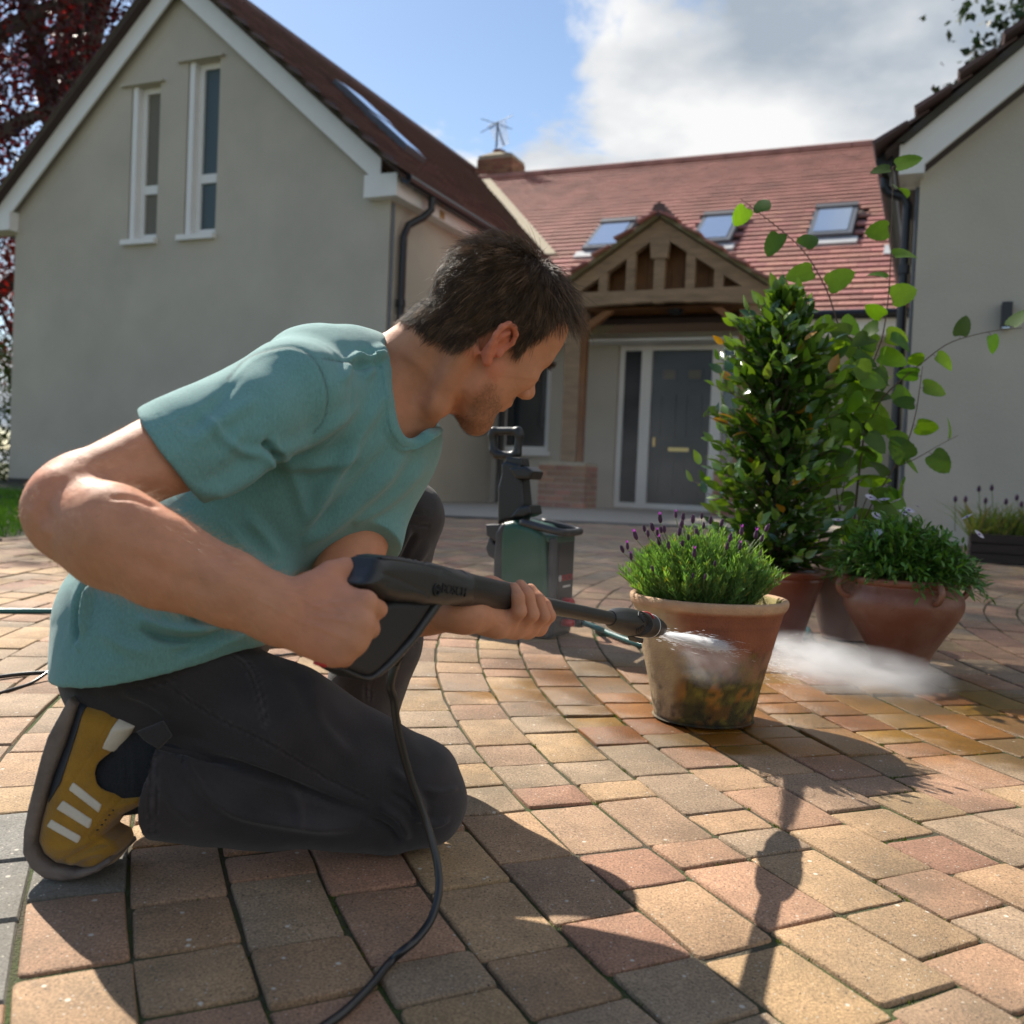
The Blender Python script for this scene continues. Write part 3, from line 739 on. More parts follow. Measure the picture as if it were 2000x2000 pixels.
for s, f in ((0, -4.23), (1, -2.02)):
    b = MB(); b.hbox(f - .10, f + .10, PD + .06, PD + .26, .86, 2.80); p = b.build('post', m_oak, po)
    b = MB(); b.hbox(f + (.102 if not s else -.16), f + (.16 if not s else -.102), PD + .10, PD + .22, .86, 2.72); b.build('inner_post', m_oak_in, p)
    b = MB(); k = 1 if not s else -1; b.prism([HS(f + k * .11, PD + .10, 2.45), HS(f + k * .5, PD + .10, 2.74), HS(f + k * .38, PD + .10, 2.74), HS(f + k * .11, PD + .10, 2.58)][::k], HD * .1); b.build('brace', m_oak_in, p)
    pr = empty('brick_pier'); pr.parent = po
    b = MB(); b.hbox(f - .36 + .012, f + .26 - .012, PD + .012, PD + .5, GZ, .852); b.build('core', m_mortar, pr)
    brick_pier(pr, f - .36, f + .26, PD, PD + .5, GZ + .005, .86, None)
for s in (1, -1):        # side plates and the roof over the porch
    b = MB(); fe = AP[0] + s * 1.25; b.hbox(fe - .07, fe + .07, PD + .13, MD, 2.80, 2.95); b.build('wall_plate', m_oak_in, po)
    b = MB(); fe = AP[0] + s * 1.60; b.prism([HS(AP[0], PD - .08, AP[1] + .075), HS(fe, PD - .08, pz(fe) + .075), HS(fe, PD - .08, pz(fe) + .02), HS(AP[0], PD - .08, AP[1] + .015)][::s], HD * 2.6)
    sl = b.build('roof', m_moss_edge, po)
    S_ = (HF * -s * 1.60 + HZ * SL * 1.60); l = np.linalg.norm(S_); S_ /= l; N_ = np.cross(HD, S_) * (1 if s > 0 else -1); N_ *= np.sign(N_[2])
    tiles(sl, HS(AP[0] + s * 1.62, PD - .05, pz(AP[0] + 1.62) + .05), HD, S_, N_, 2.4, l, .265, .168, m_tile_red, lambda p: p[2] > main_z(p @ HD) - .05, 'red', 120)
b = MB()
for i in range(6): b.tube([HS(AP[0], PD - .1 + .42 * i, AP[1] + .09), HS(AP[0], PD - .1 + .42 * i + .41, AP[1] + .09)], .085, 8)
b.build('ridge_tiles', m_tile_brown, po)
b = MB(); b.lathe([(.10, 0), (.10, -.03), (.06, -.05)], HS(-3.05, PD + .5, 2.80), n=14, closed=True); b.build('ceiling_light', m_black, po)
b = MB(); b.hbox(-4.6, -1.75, PD + .55, MD - .01, 2.84, 2.86); b.build('ceiling', m_oak_in, po)

# ------------------------------------------------------------------ right house
rh = empty('garage_house', HS(1.5, 8, GZ), 'cream rendered gable end with white bargeboard beside the leafy pots', 'house', 'joined cream houses round the courtyard')
RD = 7.57; tr = Gable(2.9, 2.84 + .82 * 3.1, .82, .82)
b = MB(); wall_cols(b, [(-.19, 6.2, [])], RD, RD + .22, GZ - .4, tr); b.hbox(-.19, .06, RD + .22, 12.94, GZ - .3, 2.8); b.build('wall', m_render, rh)
rr = empty('roof'); rr.parent = rh
b = MB(); ze = 3.02; fe = -.42
b.prism([HS(fe, RD - .19, ze - .03), HS(2.9, RD - .19, ze + .82 * 3.32), HS(2.9, RD - .19, ze + .82 * 3.32 - .08), HS(fe, RD - .19, ze - .06)][::-1], HD * 6.2); b.build('roof_slab', m_felt, rr)
S_ = HF * 3.32 + HZ * .82 * 3.32; l = np.linalg.norm(S_); S_ /= l; N_ = np.cross(S_, HD); N_ *= np.sign(N_[2])
tiles(rr, HS(fe - .05, RD - .19, ze - .05), HD, S_, N_, 6.2, l, .265, .168, m_tile_brown, lambda p: True, 'brown', 200)
b = MB(); f1 = 2.9
b.prism([HS(-.33, RD - .14, ze + .82 * .09 - .04), HS(-.33, RD - .14, 2.83), HS(-.165, RD - .14, 2.83), HS(-.165, RD - .14, 2.89), HS(f1, RD - .14, 2.89 + .82 * (f1 + .165)), HS(f1, RD - .14, ze + .82 * (f1 - fe) - .05)], HD * .04)
b.hbox(-.33, -.165, RD - .098, RD + .25, 2.832, 2.98); b.build('bargeboard', m_white, rh)
b = MB(); b.prism([HS(-.36, RD - .2, ze + .82 * .06 - .03), HS(f1, RD - .2, ze + .82 * (f1 - fe) - .03), HS(f1, RD - .2, ze + .82 * (f1 - fe) - .09), HS(-.30, RD - .2, ze + .82 * .12 - .08)], HD * .06); b.build('verge_mortar', m_plinth, rh)
b = MB(); b.tube([HS(-.43, d, 2.96) for d in np.linspace(RD - .05, 12.9, 6)], .06, 10); b.build('gutter', m_black, rh)
b = MB(); b.tube([HS(-.43, 7.75, 2.95), HS(-.43, 7.75, 2.84), HS(-.40, 7.75, 2.80), HS(-.30, 7.75, 2.76), HS(-.27, 7.75, 2.70), HS(-.27, 7.75, GZ)], .036, 10)
b.tube([HS(-.27, 7.75, 2.2), HS(-.27, 7.75, 2.26)], .046, 10); b.build('downpipe', m_black, rh)
b = MB(); b.tube([HS(-.205, 7.66, 2.8), HS(-.205, 7.66, GZ)], .014, 6); b.build('cable', m_grey_frame, rh)
wl = empty('wall_lamp', hitD(1965, 618, RD), 'small black box wall light on the cream gable at the right', 'lamp')
p = hitD(1965, 618, RD); b = MB(); b.box(p - HD * .05, (.034, .05, .085), np.array([HF, HD, HZ]).T); o = b.build('lamp_body', m_black, wl); bevel(o, .006)
b = MB(); b.box(p - HD * .05 - HZ * .088, (.026, .036, .004), np.array([HF, HD, HZ]).T); b.build('lens', m_glass_l, wl)
# ------------------------------------------------------------------ ground, terrace and block paving
def speck(name, wet_obj=True, island=False):
    m = M(name, rough=0.85, attr=True, var=0.22, vscale=16, bump=0.42, bscale=650, detail=10)
    t = m.node_tree; b = t.nodes['Principled BSDF']; lk = t.links.new
    src = b.inputs['Base Color'].links[0].from_socket
    geo = t.nodes.new('ShaderNodeNewGeometry'); pos = geo.outputs['Position']
    def mixc(src, fac, col, mode='MIX'):
        mm = t.nodes.new('ShaderNodeMix'); mm.data_type = 'RGBA'; mm.blend_type = mode; lk(fac, mm.inputs[0]); lk(src, mm.inputs[6])
        if isinstance(col, tuple): mm.inputs[7].default_value = (*col, 1)
        else: lk(col, mm.inputs[7])
        return mm.outputs[2]
    def ramp(v, a, c):
        r = t.nodes.new('ShaderNodeMapRange'); r.inputs[1].default_value = a; r.inputs[2].default_value = c; lk(v, r.inputs[0]); return r.outputs[0]
    gn1 = t.nodes.new('ShaderNodeTexNoise'); gn1.inputs['Scale'].default_value = 330; gn1.inputs['Detail'].default_value = 3; lk(pos, gn1.inputs['Vector'])
    gmr = t.nodes.new('ShaderNodeMapRange'); gmr.inputs[1].default_value = .3; gmr.inputs[2].default_value = .7; gmr.inputs[3].default_value = .58; gmr.inputs[4].default_value = 1.42; lk(gn1.outputs[0], gmr.inputs[0])
    gcb = t.nodes.new('ShaderNodeCombineXYZ'); [lk(gmr.outputs[0], gcb.inputs[i]) for i in range(3)]
    one = t.nodes.new('ShaderNodeValue'); one.outputs[0].default_value = 1.0; src = mixc(src, one.outputs[0], gcb.outputs[0], 'MULTIPLY')
    # soil and algae creeping over the blocks in patches
    dn = t.nodes.new('ShaderNodeTexNoise'); dn.inputs['Scale'].default_value = 3.1; dn.inputs['Detail'].default_value = 8; dn.inputs['Roughness'].default_value = .65; lk(pos, dn.inputs['Vector'])
    src = mixc(src, ramp(dn.outputs[0], .50, .85), (.115, .095, .058))
    vn = t.nodes.new('ShaderNodeTexVoronoi'); vn.inputs['Scale'].default_value = 190; lk(pos, vn.inputs['Vector'])
    wn = t.nodes.new('ShaderNodeTexWhiteNoise'); lk(vn.outputs['Position'], wn.inputs[0])
    def both(thr_d, lo, hi):
        a = ramp(vn.outputs['Distance'], thr_d, thr_d * .7); c = ramp(wn.outputs[0], lo, lo + .001); d = ramp(wn.outputs[0], hi, hi - .001)
        m1 = t.nodes.new('ShaderNodeMath'); m1.operation = 'MULTIPLY'; lk(a, m1.inputs[0]); lk(c, m1.inputs[1])
        m2 = t.nodes.new('ShaderNodeMath'); m2.operation = 'MULTIPLY'; lk(m1.outputs[0], m2.inputs[0]); lk(d, m2.inputs[1]); return m2.outputs[0]
    src = mixc(src, both(.26, .88, 1.01), (0.48, 0.43, 0.35)); src = mixc(src, both(.26, -.01, .13), (0.05, 0.04, 0.035))
    v2 = t.nodes.new('ShaderNodeTexVoronoi'); v2.inputs['Scale'].default_value = 58; lk(pos, v2.inputs['Vector'])
    w2 = t.nodes.new('ShaderNodeTexWhiteNoise'); lk(v2.outputs['Position'], w2.inputs[0])
    a = ramp(v2.outputs['Distance'], .20, .13); c = ramp(w2.outputs[0], .93, .931); m1 = t.nodes.new('ShaderNodeMath'); m1.operation = 'MULTIPLY'; lk(a, m1.inputs[0]); lk(c, m1.inputs[1])
    src = mixc(src, m1.outputs[0], (0.55, 0.50, 0.42))
    # broad staining and the patch the washer has wetted (a stain in the stone: darker, richer and glossier)
    n3 = t.nodes.new('ShaderNodeTexNoise'); n3.inputs['Scale'].default_value = 5; n3.inputs['Detail'].default_value = 7; lk(pos, n3.inputs['Vector'])
    wet = None
    for (cx, cy, rx, ry) in ((0.62, 2.25, 1.0, 0.52), (1.5, 2.1, 1.0, 0.5), (0.43, 1.93, 0.26, 0.15), (0.02, 2.2, 0.36, 0.10)):
        vs = t.nodes.new('ShaderNodeVectorMath'); vs.operation = 'SUBTRACT'; lk(pos, vs.inputs[0]); vs.inputs[1].default_value = (cx, cy, .08)
        vm = t.nodes.new('ShaderNodeVectorMath'); vm.operation = 'MULTIPLY'; lk(vs.outputs[0], vm.inputs[0]); vm.inputs[1].default_value = (1 / rx, 1 / ry, 0)
        vl = t.nodes.new('ShaderNodeVectorMath'); vl.operation = 'LENGTH'; lk(vm.outputs[0], vl.inputs[0])
        ad = t.nodes.new('ShaderNodeMath'); ad.operation = 'MULTIPLY_ADD'; lk(n3.outputs[0], ad.inputs[0]); ad.inputs[1].default_value = 1.1; lk(vl.outputs['Value'], ad.inputs[2])
        o = ramp(ad.outputs[0], 1.42, 1.22)
        if wet is None: wet = o
        else:
            mxm = t.nodes.new('ShaderNodeMath'); mxm.operation = 'MAXIMUM'; lk(wet, mxm.inputs[0]); lk(o, mxm.inputs[1]); wet = mxm.outputs[0]
    hs = t.nodes.new('ShaderNodeHueSaturation'); hs.inputs['Saturation'].default_value = 1.5; hs.inputs['Value'].default_value = 0.62; lk(src, hs.inputs['Color'])
    src = mixc(src, wet, hs.outputs[0])
    lk(src, b.inputs['Base Color'])
    rr = t.nodes.new('ShaderNodeMapRange'); rr.inputs[3].default_value = .8; rr.inputs[4].default_value = .42; lk(wet, rr.inputs[0]); lk(rr.outputs[0], b.inputs['Roughness'])
    return m
m_paver = speck('concrete_sett')
m_joint = M('sandy_mossy_joint', (0.085, 0.072, 0.045), 0.95, vscale=7, col2=(0.06, 0.09, 0.018), bump=0.9, bscale=300, detail=9)
m_terrace = M('pale_resin_gravel', (0.33, 0.29, 0.23), 0.9, var=0.15, vscale=30, bump=0.3, bscale=200)
m_kerb = M('dark_edging', (0.07, 0.065, 0.06), 0.8, var=0.2, vscale=5)

b = MB()
ys = [-60, YFLAT, 500]
v = [(x, y, zg(x, y) - 0.0042) for y in ys for x in (-500, 500)]
me = raw_mesh('ground', v, [(0, 1, 3, 2), (2, 3, 5, 4)], m_joint); ground = obj('ground', me); ground['kind'] = 'structure'
# terrace by the houses, laid 4 mm and more above the ground
b = MB(); q0 = [HS(-11.9, 8.35, 0), HS(.6, 6.9, 0)]
v = [(-4.2, 7.62, ZFLAT + .004), (3.9, 7.30 if False else 7.62, ZFLAT + .004), (12, 7.62, ZFLAT + .004), (12, 16, ZFLAT + .004), (-6, 30, ZFLAT + .004), (-4.2, 16, ZFLAT + .004)]
me = raw_mesh('terrace', v, [(0, 1, 2, 3, 4, 5)], m_terrace); o = obj('terrace', me); o['kind'] = 'structure'
b = MB(); b.box8([(-4.2, 7.46, ZFLAT - .02), (12, 7.46, ZFLAT - .02), (12, 7.615, ZFLAT - .02), (-4.2, 7.615, ZFLAT - .02), (-4.2, 7.46, ZFLAT + .012), (12, 7.46, ZFLAT + .012), (12, 7.615, ZFLAT + .012), (-4.2, 7.615, ZFLAT + .012)])  # plain dark strip where the block paving meets the terrace
o = b.build('dark_strip', m_kerb); tag(o, 'dark drain between the block paving and the terrace', 'strip')

PAL = [(.36, .225, .120), (.39, .255, .130), (.33, .180, .110), (.30, .195, .120), (.27, .205, .130), (.35, .195, .115), (.31, .150, .095), (.37, .245, .115), (.29, .215, .140)]
PC = np.array([3.80, 2.85]); R0 = 3.962; CW = 0.1135
pav = empty('paving', (0, 0, 0), kind='structure')
cells = []
prng = random.Random(11)
for n in range(-30, 70):
    r0 = R0 + CW * (n - 30) if False else R0 + CW * n - 3.6
    if r0 < .25: continue
    th = prng.uniform(0, .1) ; rm = r0 + CW / 2
    while th < 2 * math.pi:
        ln = prng.choice([.081, .115, .115, .172, .172, .172]); t1 = th + ln / rm
        tm = (th + t1) / 2; cx, cy = PC[0] + rm * math.cos(tm), PC[1] + rm * math.sin(tm)
        if .30 < cy < YFLAT - .02:
            pp = proj(np.array([cx, cy, zg(cx, cy)]))
            if pp[2] > .2 and -260 < pp[0] < 2260 and pp[1] < 2330: cells.append((pp[2], r0, th, t1, cx, cy))
        th = t1
def lawn(x, y): return x < -2.47 and 4.72 < y < 8.6
cells = [c for c in cells if not lawn(c[4], c[5])]
inview = lambda c: 0 <= proj(np.array([c[4], c[5], .05]))[0] <= 2000 and proj(np.array([c[4], c[5], .05]))[1] <= 2000
cells.sort(key=lambda c: (not inview(c), c[0]))
GREYZ = lambda x, y: x < -.42 and y < 1.32 and x < -.30 - .0 * y
def paver_geom(r0, t0, t1, cx, cy, fine):
    g = prng.uniform(.0014, .0030); gl = prng.uniform(.0012, .0030)
    def pt(r, t): return np.array([PC[0] + r * math.cos(t), PC[1] + r * math.sin(t)])
    ra, rb = r0 + g, r0 + CW - g; rm = (ra + rb) / 2; da = gl / rm
    cor = [pt(ra, t0 + da), pt(rb, t0 + da), pt(rb, t1 - da), pt(ra, t1 - da)]
    cor = [c + np.array([prng.gauss(0, .0011), prng.gauss(0, .0011)]) for c in cor]
    dz = prng.gauss(0, .0012); tx, ty = prng.gauss(0, .006), prng.gauss(0, .006); ctr = np.array([cx, cy])
    def z(p): return zg(cx, p[1]) + dz + tx * (p[0] - cx) + ty * (p[1] - cy)
    if not fine:
        top_ = [np.array([*(c + (ctr - c) * .045), 0]) for c in cor]; V = [np.array([*c, z(c) - .004]) for c in cor] + [np.array([t[0], t[1], z(t)]) for t in top_] + [np.array([*c, z(c) - .015]) for c in cor]
        F = [(4, 5, 6, 7)] + [(i, (i + 1) % 4, 4 + (i + 1) % 4, 4 + i) for i in range(4)] + [(8 + i, 8 + (i + 1) % 4, (i + 1) % 4, i) for i in range(4)]
        return V, [q[::-1] for q in F]
    out = []
    for i in range(4):
        c, p, q = cor[i], cor[i - 1], cor[(i + 1) % 4]; rd = prng.uniform(.003, .009)
        e0 = (p - c) / np.linalg.norm(p - c); e1 = (q - c) / np.linalg.norm(q - c)
        out += [c + e0 * rd, c + (e0 + e1) * rd * .28, c + e1 * rd, c + (q - c) * .5 + np.array([prng.gauss(0, .0008), prng.gauss(0, .0008)])]
    m = len(out); V = []
    for ins, dzz in ((0, -.016), (.0, -.0045), (.0012, -.0012), (.0035, 0.0)):
        for o_ in out:
            d = ctr - o_; d = d / np.linalg.norm(d); q = o_ + d * ins * prng.uniform(.7, 1.5); V.append(np.array([q[0], q[1], z(q) + dzz]))
    F = [(k * m + i, k * m + (i + 1) % m, (k + 1) * m + (i + 1) % m, (k + 1) * m + i) for k in range(3) for i in range(m)]
    F.append(tuple(range(3 * m, 4 * m)))
    return V, [q[::-1] for q in F]
rest = MB(); RV, RFc, RC, rn = [], [], [], 0
for i, (dd, r0, t0, t1, cx, cy) in enumerate(cells):
    fine = i < 900
    V, F = paver_geom(r0, t0, t1, cx, cy, fine)
    col = (np.array(PAL[prng.randrange(len(PAL))]) * .66 + np.array((.335, .205, .118)) * .34) * prng.uniform(.88, 1.12)
    if cx < -.36 and cy < 1.33 and cx < -.52 + .0 * cy: col = np.array((.17, .16, .14)) * prng.uniform(.85, 1.15)
    if i < 300:
        me = raw_mesh('paver', V, F, m_paver, False, col); o = obj('paver', me, pav)
        if fine: shade_auto(o, 28)
    else: rest.add(V, F, col)
o = rest.build('paver_field', m_paver, pav, col=True); o['kind'] = 'stuff'
# ------------------------------------------------------------------ the kneeling man
def skin_material():
    m = M('skin', rough=0.58, attr=True, var=0.10, vscale=45, bump=0.10, bscale=420, spec=0.28, sss=0.12)
    return m
m_skin = skin_material()
m_shirt = M('teal_marl_jersey', (0.125, 0.235, 0.225), 0.9, var=0.16, vscale=420, bump=0.25, bscale=900, sheen=0.25, attr=True, stretch=(1, 1, .35))
m_trouser = M('charcoal_work_cotton', (0.022, 0.0215, 0.024), 0.85, var=0.18, vscale=300, bump=0.3, bscale=700, sheen=0.15, attr=True)
person = empty('person', (-.3, 1.3, zg(0, 1.3)), 'kneeling man in a teal t-shirt and dark trousers aiming a black spray gun', 'person')

# ---- folds: ridges and grooves pressed into the cloth along traced lines
VIEW = lambda v: (CAM - v) / np.linalg.norm(CAM - v, axis=1)[:, None]
def folds(v, q, lines, base=(), lo=None):
    for _ in range(2): pass
    n = vnormals(v, q); px = proj(v); face = np.clip((n * VIEW(v)).sum(1) * 3.0 + .35, 0, 1); d = np.zeros(len(v))
    for ln, wd, amp, kind in lines:
        ln = np.asarray(ln, float)
        if len(ln) > 2 and kind != 'seg':
            ln = spline(np.c_[ln, np.zeros(len(ln))], 6 * len(ln))[:, :2]
        bb = (px[:, 0] > ln[:, 0].min() - 4 * wd) & (px[:, 0] < ln[:, 0].max() + 4 * wd) & (px[:, 1] > ln[:, 1].min() - 4 * wd) & (px[:, 1] < ln[:, 1].max() + 4 * wd)
        I = np.nonzero(bb)[0]
        if not len(I): continue
        dist, t, sd = polydist(px[I, :2], ln); fade = np.clip(np.minimum(t, 1 - t) * 5, 0, 1) ** .7 if kind in ('fold', 'step') else np.clip(np.minimum(t, 1 - t) * 40, 0, 1)
        if kind == 'step':      # one side raised over the other
            s = sd * dist; d[I] += amp * fade * np.exp(-np.maximum(s, 0) ** 2 / (2.2 * wd) ** 2) * np.clip(.5 + s / (.35 * wd), 0, 1)
        elif kind == 'fold': d[I] += amp * fade * (np.exp(-(dist / wd) ** 2) - .35 * np.exp(-(dist / (2.2 * wd)) ** 2))
        else: d[I] += amp * fade * np.exp(-(dist / wd) ** 2)
    d *= face
    for sc, amp, seed, st in base: d += amp * vnoise(v * np.asarray(st), sc, seed)
    if lo is not None: d = np.maximum(d, lo)
    return v + n * d[:, None]

# joints, placed where the photograph shows them (pixel, pixel, metres from the camera)
S_R, E_R, W_R = P(565, 770, 1.21), P(130, 980, 1.005), P(572, 1203, .97)
S_L, E_L, W_L = P(765, 810, 1.53), P(655, 1185, 1.33), P(905, 1198, 1.175)
HIP_R, HIP_L = P(262, 1290, 1.27), P(330, 1240, 1.46)
KN_R, KN_L = P(806, 1545, 1.335), P(785, 1012, 1.62)
AN_R = P(262, 1478, 1.215)

# ---- head frame: forward, up, right (towards the camera side)
ps, pi_ = rad(33), rad(37)
hf = math.cos(ps) * np.array([math.cos(pi_), 0, -math.sin(pi_)]) + math.sin(ps) * np.array([0, 1, 0])
hu = np.array([math.sin(pi_), 0, math.cos(pi_)]); hr = np.cross(hf, hu)
hc = P(943, 661, 1.375)
def Hh(f, u, r=0.0): return hc + hf * f + hu * u + hr * r
HB = np.array([hf, hu, hr])
def Hvec(f, u, r): return hf * f + hu * u + hr * r

def build_head():
    g = Grid(np.min([hc - .20, P(640, 900, 1.45) - .05], 0), hc + np.array([.20, .24, .22]), .0021)
    lo = np.array([-.42, 1.17, .55]); hi = np.array([.14, 1.62, .93]); g = Grid(lo, hi, .0022)
    g.put(ell(Hh(-.006, .046), (.098, .084, .0745), HB), 0)
    g.put(ell(Hh(.028, .060), (.066, .058, .066), HB), .02)              # forehead
    g.put(ell(Hh(.035, -.008), (.052, .078, .060), HB), .03)             # face mass
    for s in (1, -1):
        g.put(ell(Hh(.055, -.004, .046 * s), (.028, .020, .018), HB), .022)       # cheekbone
        chain(g, [Hh(.006, -.030, .056 * s), Hh(.012, -.058, .050 * s), Hh(.045, -.080, .034 * s), Hh(.074, -.094, .008 * s)], [.017, .016, .016, .017], .02)
        g.put(ell(Hh(.030, -.040, .045 * s), (.035, .032, .017), HB), .02)        # cheek
        g.put(rc(Hh(.083, .034, .008 * s), Hh(.070, .033, .044 * s), .0115, .010), .014)  # brow
    g.put(ell(Hh(.045, -.062), (.040, .035, .032), HB), .025)
    g.put(ell(Hh(.070, -.088), (.0205, .0205, .024), HB), .014)          # chin
    g.put(ell(Hh(.079, -.040), (.015, .022, .024), HB), .016)            # muzzle
    for s in (1, -1):
        g.put(ell(Hh(.097, .013, .031 * s), (.017, .0125, .017), HB), .012, 's')  # eye socket
        g.put(ell(Hh(.0735, .0125, .031 * s), (.0125, .0125, .0125), HB), .002)   # eyeball
        g.put(ell(Hh(.0735, .0150, .031 * s), (.0138, .0125, .0138), HB), .003)   # lowered lid
    # nose
    g.put(rc(Hh(.0905, .026), Hh(.1075, -.009), .0085, .0088), .012); g.put(ell(Hh(.1105, -.0140), (.0112, .0105, .011), HB), .008)
    for s in (1, -1):
        g.put(ell(Hh(.0985, -.0200, .0115 * s), (.0110, .0085, .0075), HB), .006)
        g.put(ell(Hh(.1015, -.0275, .0075 * s), (.0055, .0045, .0032), HB), .003, 's')
    # lips
    g.put(ell(Hh(.0885, -.0455), (.0085, .0055, .021), HB), .006); g.put(ell(Hh(.0865, -.0575), (.0085, .0062, .018), HB), .006)
    g.put(rc(Hh(.0975, -.0515, -.018), Hh(.0975, -.0515, .018), .0020), .003, 's')
    g.put(rc(Hh(.089, -.0675, -.012), Hh(.089, -.0675, .012), .0055), .008, 's')
    # ears
    for s in (1, -1):
        def Er(f, u, r): return Hh(f - .012 - .10 * u, u - .002, (.0735 + r) * s)
        ea = np.array([hf * .93 - hr * s * .36, hu, hr * s * .93 + hf * .36])
        g.put(ell(Er(-.004, .004, .003), (.0165, .029, .0048), ea), .005)
        hx = [(.010, .004), (.0125, .016), (.0085, .0275), (-.001, .0325), (-.0115, .0300), (-.0185, .0205), (-.0200, .008), (-.0170, -.005), (-.0115, -.0165), (-.0050, -.0245)]
        pr = [.004, .006, .008, .010, .0125, .0145, .0145, .013, .0105, .008]
        chain(g, [Er(a, c, o) for (a, c), o in zip(hx, pr)], [.0030, .0034, .0036, .0038, .0038, .0038, .0036, .0036, .0038, .0046], .0025, .003)
        chain(g, [Er(-.002, .022, .009), Er(-.0100, .012, .0105), Er(-.0105, -.001, .010), Er(-.004, -.0135, .009)], [.0026, .0034, .0034, .0030], .003)
        g.put(ell(Er(-.002, .002, .010), (.0062, .0085, .006), ea), .003, 's')
        g.put(rc(Er(.0075, -.002, .004), Er(.0065, -.009, .005), .0038), .003)
        g.put(ell(Er(-.003, -.024, .006), (.0075, .0085, .0048), ea), .004)
    # neck, throat and the shoulders under the shirt
    nb = P(728, 772, 1.42)
    g.put(ec(Hh(-.046, -.030), nb, .052, .062, hr, .95), .014); g.put(ec(Hh(-.010, -.050), P(752, 812, 1.42), .044, .056, hr, .95), .022)
    for s, e in ((1, P(812, 845, 1.40)), (-1, P(820, 850, 1.46))):
        chain(g, [Hh(-.040, -.030, .056 * s), (Hh(-.03, -.06, .05 * s) + e) / 2 + hr * s * .012, e], [.017, .016, .012], .016, .02)
    g.put(ell(Hh(.012, -.105), (.013, .013, .012), HB), .012)
    for a in (P(600, 755, 1.26), P(735, 790, 1.53)): g.put(rc(P(742, 742, 1.42), a, .040, .040), .04)
    g.put(ell(P(690, 830, 1.42), (.10, .15, .10)), .04)
    return g.mesh(1)

def arm_R(g):
    U = E_R - S_R; cam_side = np.array([0, -1, 0.2])
    g.put(ec(S_R, S_R + U * .55, .0485, .0465, (0, -1, 0), .95), 0); g.put(ec(S_R + U * .55, E_R, .0465, .040, (0, -1, 0), .95), .006)
    g.put(ell(S_R + U * .50 + P(340, 915, 1.1) * 0 + np.array([.010, -.004, -.012]), (.070, .028, .028), np.linalg.qr(np.stack([U, (0, 0, 1), (0, 1, 0)], 1))[0].T), .014)
    g.put(rc(P(102, 1004, 1.01), P(140, 955, 1.03), .025, .032), .02)      # point of the elbow
    fa = [P(138, 1008, 1.005), P(220, 1050, .985), P(320, 1098, .972), P(450, 1150, .968), P(545, 1192, .97)]
    rr_ = [.043, .0475, .0425, .0335, .0280]
    for i in range(4): g.put(ec(fa[i], fa[i + 1], rr_[i] + .003, rr_[i + 1] + .003, (0, -1, 0), .90), .008)
    g.put(ell(P(228, 1035, .965), (.055, .034, .034), np.linalg.qr(np.stack([fa[2] - fa[1], (0, 0, 1), (0, 1, 0)], 1))[0].T), .025)
    g.put(ec(fa[4], W_R, .0285, .0270, (0, -1, .3), .80), .015)
    # ---- hand: back of the hand towards the camera, fingers closed round the grip
    mcp = [P(712, 1178, .966), P(702, 1218, .956), P(685, 1250, .954), P(664, 1276, .956)]
    g.put(ec(W_R, W_R + ((mcp[1] + mcp[2]) / 2 - W_R) * .8, .0265, .031, (0, -1, .2), .60), .012)
    for i, mpt in enumerate(mcp): g.put(rc(W_R + (mpt - W_R) * .25, mpt, .0125, .0112), .011)
    for i, mpt in enumerate(mcp[:-1]): g.put(rc(mpt + (-.006, .010, 0), mcp[i + 1] + (-.006, .010, 0), .0105), .006)
    pip = [P(737, 1190, .998), P(722, 1228, .992), P(705, 1258, .992), P(686, 1287, .994)]
    dip = [P(728, 1192, 1.034), P(712, 1234, 1.022), P(694, 1268, 1.020), P(676, 1296, 1.018)]
    tip = [P(700, 1187, 1.040), P(690, 1230, 1.030), P(676, 1263, 1.028), P(660, 1290, 1.025)]
    for i, r in enumerate((.0098, .0102, .0098, .0086)):
        chain(g, [mcp[i], pip[i], dip[i], tip[i]], [r + .0016, r, r * .92, r * .8], .003, .007)
        g.put(ell(mcp[i] + np.array([.003, -.005, .001]), (.0105, .0095, .0105)), .005)
    chain(g, [P(588, 1185, .972), P(616, 1150, .978), P(648, 1124, .988), P(676, 1114, 1.000), P(691, 1122, 1.016)], [.0165, .0155, .0130, .0110, .0092], .010, .016)
    g.put(ell(P(640, 1168, .975), (.027, .016, .018)), .016)
    g.put(ec(P(608, 1253, .965), P(655, 1276, .965), .014, .0125, (0, -1, 0), .9), .014)
